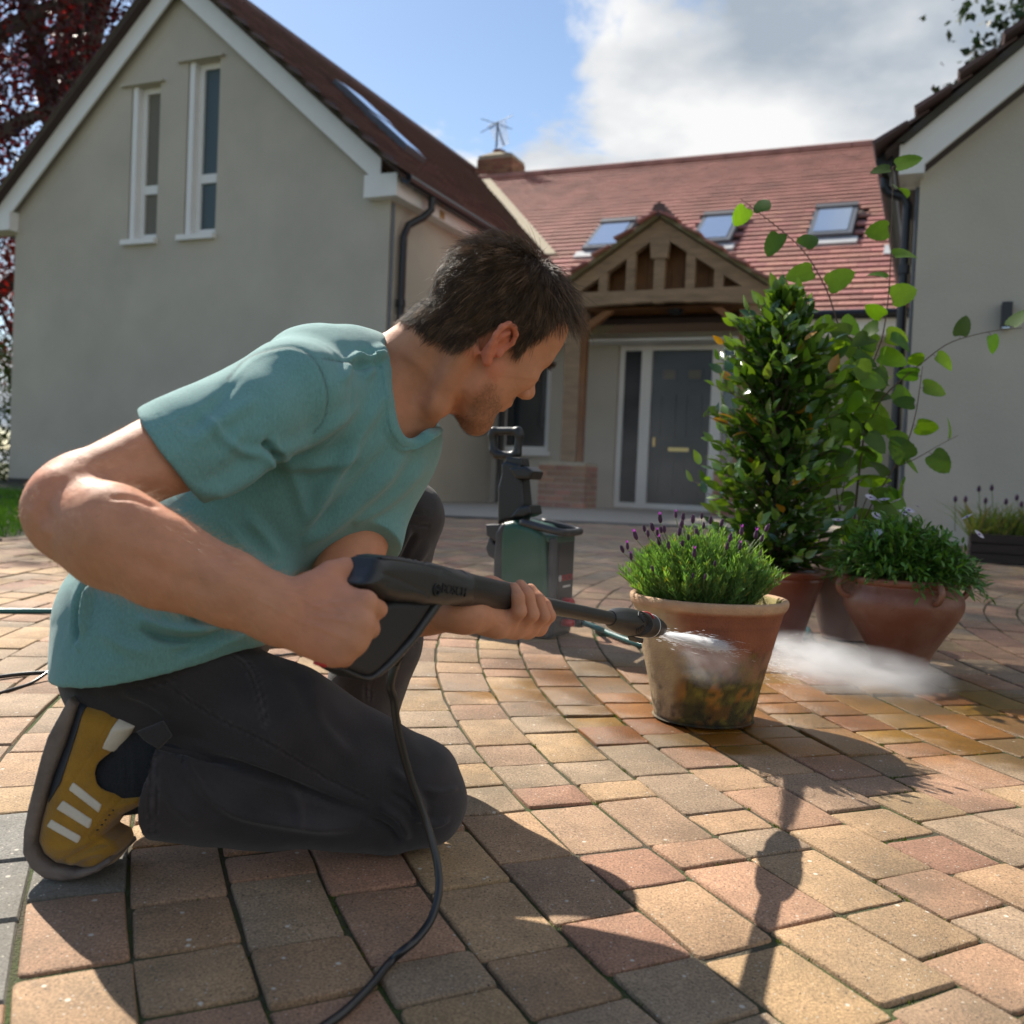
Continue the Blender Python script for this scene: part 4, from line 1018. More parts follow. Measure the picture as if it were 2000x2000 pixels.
def arm_L(g):
    U = E_L - S_L
    g.put(rc(S_L, S_L + U * .5, .053, .050), 0); g.put(rc(S_L + U * .5, E_L, .050, .043), .006)
    g.put(rc(E_L, E_L + np.array([-.01, 0, -.012]), .036, .030), .02)
    fa = [E_L, P(740, 1188, 1.275), P(830, 1182, 1.222), W_L]
    for i, (a, b_) in enumerate(((.042, .046), (.046, .037), (.037, .0265))): g.put(ec(fa[i], fa[i + 1], a, b_, (0, 0, 1), .9), .02)
    PL = lambda x, y, d: P(x, y, d + .022)
    heel = PL(965, 1208, 1.205); g.put(ec(W_L, heel, .0265, .027, (0, 0, 1), .75), .015); g.put(rc(PL(950, 1216, 1.19), PL(972, 1229, 1.19), .013, .0105), .014)
    mcp = [PL(986, 1222, 1.205), PL(1006, 1228, 1.222), PL(1030, 1229, 1.245), PL(1052, 1226, 1.272)]
    pip = [PL(1014, 1194, 1.186), PL(1039, 1200, 1.206), PL(1061, 1204, 1.232), PL(1074, 1203, 1.264)]
    dip = [PL(1011, 1166, 1.186), PL(1030, 1163, 1.206), PL(1050, 1170, 1.232), PL(1066, 1182, 1.266)]
    tip = [PL(1004, 1149, 1.195), PL(1016, 1143, 1.214), PL(1036, 1151, 1.240), PL(1055, 1168, 1.270)]
    for i, r in enumerate((.0092, .0094, .0092, .0080)):
        g.put(rc(heel, mcp[i], .015, .0115), .012); chain(g, [mcp[i], pip[i], dip[i], tip[i]], [r + .0018, r, r * .93, r * .80], .0035, .006)
    g.put(ec(PL(930, 1172, 1.215), PL(985, 1180, 1.25), .024, .020, (0, 0, 1), .9), .015)
    chain(g, [PL(925, 1160, 1.222), PL(958, 1150, 1.240), PL(1000, 1160, 1.265), PL(1030, 1172, 1.285)], [.018, .0155, .0125, .0095], .008, .012)
    g.put(ell(PL(1000, 1208, 1.255), (.028, .03, .016)), .015)

def torso_core(g):
    """the trunk, pelvis and legs that the clothes hide"""
    LAT = S_R - S_L; LAT = LAT / np.linalg.norm(LAT)
    g.put(rc(P(640, 850, 1.40), P(420, 1120, 1.37), .095, .095), 0); g.put(rc(P(420, 1120, 1.37), P(320, 1255, 1.36), .095, .10), .05)
    g.put(rc(S_R, S_L, .04), .05); g.put(rc(P(700, 790, 1.41), P(640, 850, 1.40), .05, .08), .04)
    g.put(rc(HIP_R, KN_R, .06, .04), .04); g.put(rc(KN_R, AN_R, .035, .015), .02); g.put(rc(HIP_L, KN_L, .06, .04), .04)
    g.put(rc(KN_L, P(690, 1440, 1.69), .04, .03), .02)

def merge(parts):
    V, Q, n = [], [], 0
    for v, q in parts: V.append(v); Q.append(q + n); n += len(v)
    return np.vstack(V), np.vstack(Q)

hv, hq = build_head()
ga = Grid((-.56, .88, .32), (-.10, 1.36, .80), .0022); arm_R(ga); av, aq = ga.mesh(1)
gl_ = Grid((-.34, 1.08, .26), (.10, 1.66, .74), .0022); arm_L(gl_); lv, lq = gl_.mesh(1)
gt_ = Grid((-.70, 1.0, .02), (.06, 1.78, .80), .008); torso_core(gt_); tv, tq = gt_.mesh(0)
bv, bq = merge([(hv, hq), (av, aq), (lv, lq), (tv, tq)])

# skin tone, beard shadow, lips, brows and nails as pigment
def scalp0(v, q, r, head): return np.zeros(len(v))
def skin_cols(v, beard_only=False):
    c = np.tile(np.array([.56, .255, .145]), (len(v), 1)); q = (v - hc) @ HB.T; f, u, r = q[:, 0], q[:, 1], np.abs(q[:, 2])
    head = (np.linalg.norm(v - hc, axis=1) < .19) & (v[:, 2] > .55)
    n1 = vnoise(v, 60, 3) * .5 + vnoise(v, 160, 4) * .5; n2 = vnoise(v, 420, 9); n3 = vnoise(v, 14, 5)
    c *= (1 + .05 * n1 + .05 * n3)[:, None]
    c[:, 1:] *= (1 - .10 * np.clip(n3, 0, 1))[:, None]
    # ear and nose are redder
    k = np.clip((r - .066) / .012, 0, 1) * (np.abs(f + .012) < .035) * (u > -.04) * (u < .045) * head
    c *= 1 - k[:, None] * np.array([-.04, .22, .20])
    # beard: jaw, chin, upper lip and the top of the throat
    bl = -.006 - .34 * (f - .0) ; up = np.clip((bl - .020 - u + .010 * n1) / .018, 0, 1)
    side = np.clip((f + .012 + .004 * n1) / .016, 0, 1); thr = np.clip((u + .128 + .01 * n1) / .02, 0, 1) * np.clip((f - .004 + .8 * np.minimum(u + .075, 0) * -1 * 0 - np.maximum(-.070 - u, 0) * .9) / .014, 0, 1)
    mous = np.clip(1 - np.abs(u + .036) / .008, 0, 1) * (f > .080) * np.clip((.034 - r) / .008, 0, 1)
    be = np.maximum(up * side * thr, mous * .9) * head
    be *= 1 - .8 * np.exp(-((u + .052) / .009) ** 2) * (f > .083) * np.clip((.025 - r) / .004, 0, 1)
    if beard_only: return be * (1 - scalp0(v, q, r, head))
    dens = np.clip(.52 + .38 * n2 + .18 * n1, .1, 1)
    c = c * (1 - (be * dens * .60)[:, None]) + np.array([.085, .055, .035]) * (be * dens * .60)[:, None]
    lip = np.clip(1.3 - np.abs(u + .0515) / .0085, 0, 1) * np.clip((f - .088) / .004, 0, 1) * np.clip((.022 - r) / .005, 0, 1) * head
    c = c * (1 - .55 * lip[:, None]) + np.array([.40, .14, .11]) * .55 * lip[:, None]
    brow = np.exp(-((u - .036 + .10 * np.abs(r - .028)) / .0052) ** 2) * (f > .060) * np.clip((r - .008) / .006, 0, 1) * np.clip((.052 - r) / .008, 0, 1) * head
    c = c * (1 - .75 * brow[:, None]) + np.array([.045, .028, .018]) * .75 * brow[:, None]
    HRP = [(812, 640), (836, 659), (864, 671), (890, 677), (922, 675), (941, 652), (960, 640), (985, 634), (1001, 645), (1004, 686), (1013, 695), (1020, 690), (1037, 666), (1058, 654), (1070, 646), (1072, 630), (1090, 616), (1130, 606), (1150, 400), (780, 400), (780, 600)]
    mir_ = hc + q[:, :1] * hf + q[:, 1:2] * hu + r[:, None] * hr
    scalp = inpoly(proj(mir_)[:, :2], HRP) * head * ((r < .075) | (u > .034)) * (u > -.075)
    c = c * (1 - .78 * scalp[:, None]) + np.array([.045, .030, .021]) * .78 * scalp[:, None]
    return np.clip(c, 0, 1)
def skin_detail(v, q):
    n = vnormals(v, q); d = vnoise(v, 90, 1) * .0003 + vnoise(v, 32, 2) * .0007
    return v + n * d[:, None]
BF = [([(300, 1008), (380, 1058), (470, 1112), (540, 1160)], 15, -.0030, 'fold'), ([(245, 990), (330, 1022), (430, 1078)], 20, .0030, 'fold'), ([(230, 1075), (330, 1120), (440, 1165)], 18, -.0022, 'fold'), ([(180, 925), (260, 900), (340, 880)], 18, -.0024, 'fold'), ([(150, 945), (240, 935), (330, 925)], 22, .0022, 'fold'),
      ([(215, 972), (262, 974), (310, 994)], 5, -.0045, 'fold'), ([(60, 985), (74, 1020), (100, 1050)], 12, .0030, 'fold'), ([(88, 980), (100, 1020)], 9, -.0025, 'fold'),
      ([(600, 1188), (650, 1178), (700, 1178)], 5, .0014, 'fold'), ([(600, 1202), (650, 1208), (696, 1218)], 5, .0014, 'fold'), ([(600, 1215), (640, 1232), (680, 1248)], 5, .0013, 'fold'), ([(520, 1150), (580, 1165), (630, 1190), (680, 1196)], 3, .0011, 'fold'), ([(480, 1160), (550, 1195), (610, 1225)], 3, .0010, 'fold'), ([(640, 1168), (668, 1192), (690, 1230)], 3, .0009, 'fold'),
      ([(588, 1160), (594, 1200), (584, 1245)], 4, -.0010, 'fold'), ([(985, 1205), (1005, 1212), (1018, 1200)], 3, -.0010, 'fold'), ([(965, 1200), (975, 1215), (990, 1222)], 3, -.0012, 'fold'),
      ([(800, 690), (840, 735), (850, 790)], 12, .0022, 'fold'), ([(870, 720), (850, 770), (825, 825)], 14, .0028, 'fold'), ([(780, 690), (800, 740), (805, 800)], 12, -.0018, 'fold')]
bv = skin_detail(bv, bq)
bv = folds(bv, bq, BF)
me = raw_mesh('body', local(person, bv), bq, m_skin, True, skin_cols(bv)); body = obj('body', me, person)
# ------------------------------------------------------------------ t-shirt
ta = P(720, 740, 1.41) - P(330, 1250, 1.36); ta /= np.linalg.norm(ta)
lat = S_R - S_L; lat = lat - ta * (lat @ ta); lat /= np.linalg.norm(lat); apd = np.cross(lat, ta); TB = np.array([ta, lat, apd])
gs = Grid((-.66, .96, .20), (.02, 1.70, .84), .0034)
gs.put(ell(P(650, 875, 1.395), (.175, .160, .122), TB), 0)
gs.put(ell(P(630, 805, 1.39), (.110, .165, .072), TB), .05)
gs.put(ell(P(738, 868, 1.42), (.090, .120, .070), TB), .05)
gs.put(ec(P(560, 925, 1.39), P(380, 1125, 1.36), .102, .106, lat, 1.30), .05)
gs.put(ec(P(385, 1125, 1.36), P(330, 1250, 1.35), .110, .122, lat, 1.20), .06)
gs.put(rc(P(215, 1195, 1.33), P(232, 1290, 1.33), .045, .058), .06); gs.put(rc(P(250, 1200, 1.27), P(268, 1300, 1.262), .080, .100), .05); gs.put(rc(P(300, 1250, 1.275), P(462, 1185, 1.285), .098, .072), .04)
gs.put(rc(P(590, 778, 1.235), P(640, 795, 1.36), .058, .070), .05); gs.put(rc(S_L, P(690, 800, 1.46), .056, .070), .05)
gs.put(rc(P(600, 722, 1.30), P(720, 740, 1.385), .040, .034), .05)
hemR = P(342, 883, 1.107); sdir = hemR - S_R; sdir /= np.linalg.norm(sdir)
hnr = np.cross(P(390, 958, 1.10) - P(293, 812, 1.12), np.array([0.10, -1, .12])); hnr *= np.sign(hnr @ sdir)
gs.put(half(ec(S_R, hemR + sdir * .08, .0615, .0570, (0, -1, 0), .98), hemR, hnr), .035)
gs.put(half(ec(S_R + sdir * .06 + np.array([.006, -.012, -.006]), hemR + sdir * .06 + np.array([.002, -.004, -.002]), .056, .0560, (0, -1, 0), 1.0), hemR, hnr), .02)
hemL = P(700, 1060, 1.392); sdl = hemL - S_L; sdl /= np.linalg.norm(sdl)
gs.put(half(rc(S_L, hemL + sdl * .05, .062, .0635), hemL, sdl), .03)
# hem and neck hole
hp = [P(138, 1284, 1.33), P(500, 1222, 1.36), P(262, 1331, 1.17)]; hn = np.cross(hp[1] - hp[0], hp[2] - hp[0]); hn *= -np.sign(hn[2])
gs.cut(hp[0], hn)
cl = [(752, 676), (757, 694), (761, 716), (764, 750), (767, 785), (775, 828), (784, 848), (794, 858), (806, 859), (818, 853), (834, 840), (852, 828)]
dc = 1.33; kc = dc / FPX; oc = P(800, 770, dc)
gs.put(poly(oc, CM[0], CM[1], CM[2], [((x - 800) * kc, (y - 770) * kc) for x, y in cl + [(930, 790), (930, 600), (760, 600)]], .16, .001, .02), .003, 's')
def surf_d(g, px, py, a=1.1, b=1.6):
    ts = np.linspace(a, b, 400); q = np.array([P(px, py, t) for t in ts]); i = ((q - g.lo) / g.h).round().astype(int); ok = ((i >= 0) & (i < g.n)).all(1)
    v = np.ones(len(ts)); v[ok] = g.D[i[ok, 0], i[ok, 1], i[ok, 2]]; k = np.nonzero(v < 0)[0]; return ts[k[0]] if len(k) else None
off = lambda pl, e: [tuple(np.array(p_) + e * np.array([-(np.array(pl[min(i + 1, len(pl) - 1)]) - np.array(pl[max(i - 1, 0)]))[1], (np.array(pl[min(i + 1, len(pl) - 1)]) - np.array(pl[max(i - 1, 0)]))[0]]) / np.linalg.norm(np.array(pl[min(i + 1, len(pl) - 1)]) - np.array(pl[max(i - 1, 0)]))) for i, p_ in enumerate(pl)]
for e, r_ in ((5, .0048), (12, .0046), (18, .0040)):
    q_ = off(cl, e); ds = [surf_d(gs, *x) for x in q_]; qq = [P(x, y, d_ + .002) for (x, y), d_ in zip(q_, ds) if d_]; qq = spline(qq, 50)
    for a_, b_ in zip(qq[:-1], qq[1:]): gs.put(rc(a_, b_, r_), .004)
sv, sq = gs.mesh(2)
SF = [([(757, 688), (735, 700), (712, 702), (690, 694)], 7, .006, 'fold'), ([(752, 700), (722, 716), (690, 716), (668, 708)], 7, -.004, 'fold'),
      ([(700, 690), (676, 716), (668, 752)], 10, .004, 'fold'), ([(745, 690), (728, 712), (712, 745)], 9, .004, 'fold'),
      ([(545, 895), (528, 880), (515, 862)], 9, -.010, 'fold'), ([(545, 870), (505, 905), (440, 945), (385, 965)], 15, .008, 'fold'),
      ([(540, 885), (575, 905), (640, 905), (700, 880)], 15, .006, 'fold'),
      ([(545, 880), (585, 870), (640, 838), (700, 790)], 14, .005, 'fold'), ([(560, 900), (585, 960), (600, 1020)], 14, .004, 'fold'),
      ([(505, 780), (470, 800), (420, 830), (380, 872)], 15, .0028, 'fold'), ([(470, 730), (420, 790), (385, 822), (350, 835)], 14, -.0022, 'fold'),
      ([(395, 800), (430, 850), (470, 880), (520, 885)], 10, .003, 'fold'), ([(430, 905), (452, 868), (476, 838)], 12, .0016, 'fold'), ([(480, 905), (500, 868), (512, 838)], 12, .0016, 'fold'),
      ([(760, 760), (700, 850), (640, 960), (590, 1050)], 16, .0045, 'fold'), ([(800, 880), (730, 960), (650, 1030), (590, 1062)], 15, .005, 'fold'),
      ([(770, 860), (705, 940), (640, 1010), (580, 1062)], 13, -.003, 'fold'), ([(835, 900), (770, 970), (690, 1025)], 13, .005, 'fold'),
      ([(700, 870), (640, 950), (610, 1010)], 12, .003, 'fold'),
      ([(480, 1000), (520, 1050), (540, 1090)], 13, .005, 'fold'), ([(430, 1010), (470, 1060), (510, 1110), (530, 1128)], 12, .004, 'fold'),
      ([(350, 1190), (395, 1214), (440, 1218), (500, 1212)], 9, -.007, 'fold'), ([(345, 1178), (390, 1198), (440, 1205)], 10, .006, 'fold'),
      ([(275, 1222), (320, 1244), (380, 1248), (440, 1232), (490, 1212)], 10, -.008, 'fold'), ([(270, 1205), (320, 1228), (380, 1232), (430, 1220)], 11, .007, 'fold'),
      ([(330, 1280), (390, 1262), (450, 1235), (490, 1218)], 9, -.006, 'fold'), ([(200, 1230), (240, 1262), (300, 1280)], 13, .004, 'fold'),
      ([(172, 1130), (156, 1180), (150, 1225), (152, 1260)], 6, -.007, 'fold'), ([(178, 1140), (168, 1190), (166, 1240)], 7, .006, 'fold'), ([(158, 1240), (152, 1255), (158, 1275)], 5, .003, 'fold'),
      # seams
      ([(440, 745), (480, 702), (530, 684), (573, 680), (612, 700), (632, 738), (640, 775), (632, 820), (612, 845), (590, 866)], 2.6, -.0010, 'seam'),
      ([(448, 748), (486, 709), (532, 691), (570, 687), (604, 706), (623, 741), (630, 775), (623, 816), (604, 840)], 4.0, .0006, 'seam'),
      ([(628, 700), (660, 706), (690, 710), (742, 702)], 2.4, -.002, 'seam'), ([(738, 690), (746, 742), (752, 790), (762, 842), (782, 872), (800, 876), (826, 868), (850, 850)], 2.2, -.0022, 'seam'),
      ([(238, 1190), (236, 1250), (236, 1318)], 2.2, -.0016, 'seam')]
SF = [(l, w_, a_ * (2.2 if k_ == 'fold' else 1), k_) for l, w_, a_, k_ in SF]
sv = folds(sv, sq, SF, ((9, .0030, 3, (1, 1, 1)), (22, .0016, 5, (1, .6, 1.2)), (48, .0006, 6, (1, 1, 1))))
if 0: pass
sv = folds(sv, sq, [([(146, 1266), (190, 1302), (250, 1311), (350, 1288), (430, 1254), (490, 1209)], 2, -.0012, 'seam'), ([(306, 806), (340, 850), (378, 905), (402, 950)], 2, -.0010, 'seam')])
sp = proj(sv); sc_ = np.tile(np.array([.135, .300, .285]), (len(sv), 1))
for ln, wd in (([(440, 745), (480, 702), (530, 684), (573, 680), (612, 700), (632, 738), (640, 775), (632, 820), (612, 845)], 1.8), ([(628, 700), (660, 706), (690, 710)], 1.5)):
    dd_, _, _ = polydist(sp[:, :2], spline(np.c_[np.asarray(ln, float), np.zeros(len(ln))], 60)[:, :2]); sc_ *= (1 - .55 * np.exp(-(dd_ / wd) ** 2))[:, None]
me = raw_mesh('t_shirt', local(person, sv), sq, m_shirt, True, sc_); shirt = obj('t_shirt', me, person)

# ------------------------------------------------------------------ trousers
gp = Grid((-.66, 1.04, .02), (.02, 1.80, .60), .0038)
gp.put(ell(P(330, 1275, 1.36), (.13, .155, .118), TB), 0)
gp.put(rc(P(238, 1300, 1.29), P(275, 1350, 1.28), .055, .06), .05); gp.put(rc(P(260, 1290, 1.45), P(290, 1340, 1.44), .06, .06), .05)
gp.put(rc(HIP_R + HZ * .0 + np.array([.015,0,0]), P(540, 1420, 1.285), .086, .077), .06); gp.put(rc(P(540, 1420, 1.285), KN_R, .078, .064), .04)
gp.put(rc(KN_R, P(838, 1575, 1.335), .062, .050), .03)
gp.put(rc(HIP_L, P(580, 1120, 1.54), .090, .078), .06); gp.put(rc(P(580, 1120, 1.54), KN_L, .078, .060), .03); gp.put(rc(KN_L, P(800, 1005, 1.625), .052, .050), .02)
gp.put(rc(KN_L, P(742, 1250, 1.66), .062, .066), .015); gp.put(rc(P(742, 1250, 1.66), P(690, 1440, 1.70), .066, .064), .03)
# lower right leg lying on the ground behind the knee
cuff = P(314, 1530, 1.215); cdir = P(314, 1530, 1.215) - P(640, 1562, 1.29); cdir /= np.linalg.norm(cdir)
gp.put(half(ec(P(760, 1580, 1.32), P(314, 1530, 1.215) + cdir * .05, .060, .0605, (0, -1, 0), .92), cuff, P(311, 1536, 1.2) - P(361, 1539, 1.2)), .012)
gp.put(half(ec(P(520, 1580, 1.28), P(314, 1560, 1.215) + cdir * .05, .045, .042, (0, -1, 0), 1.1), cuff, P(311, 1536, 1.2) - P(361, 1539, 1.2)), .03)
gp.put(ec(cuff - cdir * .028, cuff + cdir * .05, .0535, .0535, (0, -1, 0), .92), .002, 's')
zf = .045
gp.cut((0, 1.3, zg(0, 1.3) + .003), (0, .037, -1))
pv, pq = gp.mesh(2)
PF = [([(430, 1268), (478, 1300), (500, 1350), (515, 1418)], 3.5, .0035, 'step'), ([(440, 1262), (488, 1296), (510, 1346), (522, 1412)], 2, -.0015, 'seam'),
      ([(330, 1340), (420, 1400), (520, 1448), (640, 1520), (720, 1560)], 2.6, -.0022, 'seam'), ([(330, 1334), (420, 1394), (520, 1442), (640, 1514), (720, 1554)], 4, .0010, 'seam'),
      ([(300, 1450), (380, 1470), (480, 1500), (600, 1545), (720, 1590)], 9, -.010, 'fold'),
      ([(350, 1475), (395, 1535), (470, 1585), (600, 1608), (700, 1612)], 14, .008, 'fold'), ([(370, 1490), (430, 1560), (540, 1600)], 9, -.004, 'fold'),
      ([(300, 1480), (330, 1560), (380, 1610)], 12, .004, 'fold'), ([(560, 1530), (585, 1580), (580, 1612)], 10, .004, 'fold'),
      ([(760, 1500), (800, 1535), (825, 1575), (815, 1610)], 9, .006, 'fold'), ([(740, 1570), (780, 1600), (800, 1640)], 8, .006, 'fold'), ([(720, 1595), (760, 1620), (780, 1650)], 7, -.005, 'fold'),
      ([(760, 1545), (800, 1570), (815, 1600)], 6, -.005, 'fold'), ([(820, 1600), (850, 1612), (880, 1600)], 6, .004, 'fold'),
      ([(650, 1300), (700, 1360), (760, 1420), (830, 1490)], 22, .005, 'fold'), ([(560, 1300), (620, 1380), (700, 1460)], 22, -.004, 'fold'),
      ([(820, 1540), (860, 1548), (895, 1540)], 8, .003, 'fold'), ([(600, 1330), (640, 1420), (700, 1500)], 16, .003, 'fold'),
      ([(770, 985), (800, 1000), (835, 1000)], 2.2, -.002, 'seam'), ([(765, 1030), (800, 1022), (840, 1028)], 2.2, -.002, 'seam'),
      ([(800, 1030), (770, 1090), (755, 1120)], 8, .006, 'fold'), ([(812, 1040), (785, 1100)], 6, -.005, 'fold'), ([(840, 1060), (800, 1120), (775, 1170)], 10, .005, 'fold'),
      ([(725, 1290), (718, 1330), (714, 1370)], 2, -.002, 'seam'), ([(735, 1285), (728, 1330), (724, 1372)], 2, -.002, 'seam'),
      ([(150, 1320), (200, 1345), (270, 1345), (340, 1328)], 2.4, -.0022, 'seam'), ([(235, 1350), (290, 1370), (330, 1400)], 8, .004, 'fold'),
      ([(295, 1452), (292, 1540), (290, 1632)], 2, -.0016, 'seam'), ([(309, 1452), (306, 1540), (304, 1632)], 2, -.0012, 'seam')]
PF = [(l, w_, a_ * (2.0 if k_ == 'fold' else 1), k_) for l, w_, a_, k_ in PF]
pv = folds(pv, pq, PF, ((10, .0040, 13, (1, 1, 1)), (26, .0018, 15, (1, 1, 1)), (60, .0005, 16, (1, 1, 1))))
pcol = np.tile(np.array([.0245, .0210, .0225]), (len(pv), 1))
pp_ = proj(pv); fr_ = (vnormals(pv, pq) * VIEW(pv)).sum(1) > 0
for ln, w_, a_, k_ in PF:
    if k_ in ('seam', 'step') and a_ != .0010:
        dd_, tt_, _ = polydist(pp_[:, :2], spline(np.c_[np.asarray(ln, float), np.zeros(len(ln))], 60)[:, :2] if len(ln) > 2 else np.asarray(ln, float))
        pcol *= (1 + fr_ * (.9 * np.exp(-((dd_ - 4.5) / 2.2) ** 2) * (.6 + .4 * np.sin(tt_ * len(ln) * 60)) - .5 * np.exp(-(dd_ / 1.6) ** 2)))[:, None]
pcol *= (1 + .45 * np.clip(vnoise(pv, 12, 31) + .5 * vnoise(pv, 34, 33), -.5, 1))[:, None]
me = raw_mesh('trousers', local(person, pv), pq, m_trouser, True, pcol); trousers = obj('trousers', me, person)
# pocket flap standing off the hip, and its stitching
fl = [(268, 1428), (318, 1408), (336, 1438), (322, 1452), (312, 1462), (284, 1446)]
fc = P(300, 1438, 1.168); FU, FV, FN = CM[0] * 1.168 / FPX, CM[1] * 1.168 / FPX, CM[2]
def slab(name, pl, d, half_, rnd, mat, parent, h=.0016, sm=1):
    c = np.mean(pl, 0); o = P(c[0], c[1], d); k = d / FPX; q = [((x - c[0]) * k, (y - c[1]) * k) for x, y in pl]
    pr = poly(o, CM[0], CM[1], CM[2], q, half_, rnd); g = Grid(pr[0] - .006, pr[1] + .006, h); g.put(pr, 0); v, qd = g.mesh(sm)
    return obj(name, raw_mesh(name, local(parent, v), qd, mat, True, np.tile((.0215, .0195, .02), (len(v), 1))), parent)
slab('pocket_flap', fl, 1.172, .006, .003, m_trouser, trousers)

# ------------------------------------------------------------------ sock and shoe of the folded right leg
m_sock = M('dark_knit_sock', (0.018, 0.022, 0.028), 0.95, var=0.5, vscale=520, bump=0.8, bscale=600)
m_suede = M('mustard_suede', (0.30, 0.155, 0.008), 0.9, var=0.22, vscale=38, bump=0.35, bscale=500, sheen=0.3)
m_sole = M('worn_grey_rubber', (0.15, 0.12, 0.10), 0.85, var=0.35, vscale=22, bump=0.3, bscale=200)
m_heel = M('dark_grey_rubber', (0.022, 0.026, 0.034), 0.6, var=0.2, vscale=30)
m_stripe = M('off_white_leather', (0.56, 0.52, 0.43), 0.7, var=0.12, vscale=40, bump=0.15, bscale=200)
sd_ = 1.186; sk = sd_ / FPX; so = P(150, 1550, sd_)   # the plane of the near edge of the shoe
def sx(pl): return [((x - 150) * sk, (y - 1550) * sk) for x, y in pl]
def spoly(pl, half_, rnd, zc=.043): return poly(so, CM[0], CM[1], CM[2], sx(pl), half_, rnd, zc)
UP = [(160, 1377), (200, 1384), (262, 1423), (240, 1446), (217, 1475), (203, 1498), (210, 1527), (236, 1557), (276, 1554), (273, 1578), (228, 1600), (206, 1618), (190, 1640), (214, 1652), (220, 1670), (208, 1690), (150, 1702), (100, 1696), (74, 1676), (62, 1648), (70, 1605), (84, 1556), (98, 1512), (122, 1450), (145, 1377)]
SO = [(134, 1362), (116, 1395), (92, 1438), (78, 1482), (65, 1533), (54, 1576), (45, 1623), (43, 1667), (58, 1696), (83, 1716), (120, 1723), (156, 1717), (192, 1704), (216, 1686), (212, 1676), (181, 1695), (145, 1702), (101, 1694), (77, 1677), (66, 1648), (72, 1608), (86, 1557), (99, 1517), (124, 1453), (148, 1378)]
shoe = empty('shoe'); shoe.parent = person
lo_, hi_ = so + np.array([-.09, -.03, -.14]), so + np.array([.11, .13, .14])
gu = Grid(lo_, hi_, .0016); gu.put(spoly(UP, .043, .022), 0)
gu.put(rc(P(232, 1500, sd_ + .043), P(330, 1478, sd_ + .05), .041, .044), .004, 's')
gu.put(ell(P(203, 1668, sd_ + .043), (.020, .034, .012)), .012)
uv, uq = gu.mesh(1)
uv = folds(uv, uq, [([(110, 1690), (150, 1668), (190, 1648), (214, 1650)], 6, -.004, 'fold'), ([(100, 1660), (140, 1655), (180, 1640)], 7, .003, 'fold'), ([(130, 1690), (170, 1672), (205, 1662)], 6, .003, 'fold'),
     ([(222, 1390), (192, 1450), (150, 1515), (128, 1532)], 1.6, -.0012, 'seam'), ([(238, 1560), (205, 1598), (175, 1638)], 1.8, -.0012, 'seam'), ([(225, 1552), (192, 1592), (160, 1640)], 1.6, -.0010, 'seam')])
obj('upper', raw_mesh('upper', local(shoe, uv), uq, m_suede, True), shoe)
def patch(name, pl, off, mat, h=None):
    g = gu.like(off); g.clip(spoly(pl, .2, .0, 0.0)); g.cut(so + CM[2] * .043, CM[2]); v, q = g.mesh(1)
    o = obj(name, raw_mesh(name, local(shoe, v), q, mat, True), shoe); return o
for pl in ([(143, 1527), (199, 1572), (193, 1588), (134, 1542)], [(123, 1563), (181, 1601), (174, 1620), (110, 1580)], [(100, 1600), (159, 1634), (152, 1648), (90, 1614)]): patch('stripe', pl, .0016, m_stripe)
patch('heel_tab', [(227, 1404), (258, 1421), (218, 1477), (198, 1462)], .0014, m_stripe)
patch('heel_counter', [(142, 1374), (164, 1380), (150, 1430), (118, 1531), (90, 1572), (94, 1516), (120, 1450)], .0022, m_heel)
for x, y in ((219, 1584), (211, 1594), (203, 1604), (195, 1614), (187, 1624)):
    patch('eyelet', [(x + 2.6 * math.cos(a), y + 2.6 * math.sin(a)) for a in np.linspace(0, 6.28, 9)[:-1]], .0014, m_heel)
gso = Grid(lo_, hi_, .0018); gso.put(spoly(SO, .046, .006), 0)
for i in range(13):
    t = i / 12; a = np.array([spline(np.c_[np.array(SO[:9], float), np.zeros(9)], 60)[int(4 + t * 54)]])[0]; q_ = so + CM[0] * (a[0] - 153) * sk + CM[1] * (a[1] - 1550) * sk; gso.put(rc(q_ - CM[2] * .02, q_ + CM[2] * .11, .0022), .001, 's')
sv2, sq2 = gso.mesh(1); obj('sole', raw_mesh('sole', local(shoe, sv2), sq2, m_sole, True), shoe)
ks = sd_ + .044; gk = Grid(P(190, 1570, ks) - .07, P(320, 1470, ks) + .08, .002); gk.put(ec(P(214, 1516, ks), P(330, 1488, ks), .041, .046, (0, -1, 0), .88), 0); gk.put(rc(P(235, 1545, ks), P(285, 1540, ks), .028), .02); gk.put(rc(P(262, 1450, ks), P(300, 1450, ks), .03), .02)
kv, kq = gk.mesh(1); kv = folds(kv, kq, [([(235, 1450), (240, 1500), (240, 1550)], 6, .002, 'fold'), ([(258, 1450), (262, 1500), (262, 1550)], 6, .002, 'fold')])
obj('sock', raw_mesh('sock', local(person, kv), kq, m_sock, True), person)
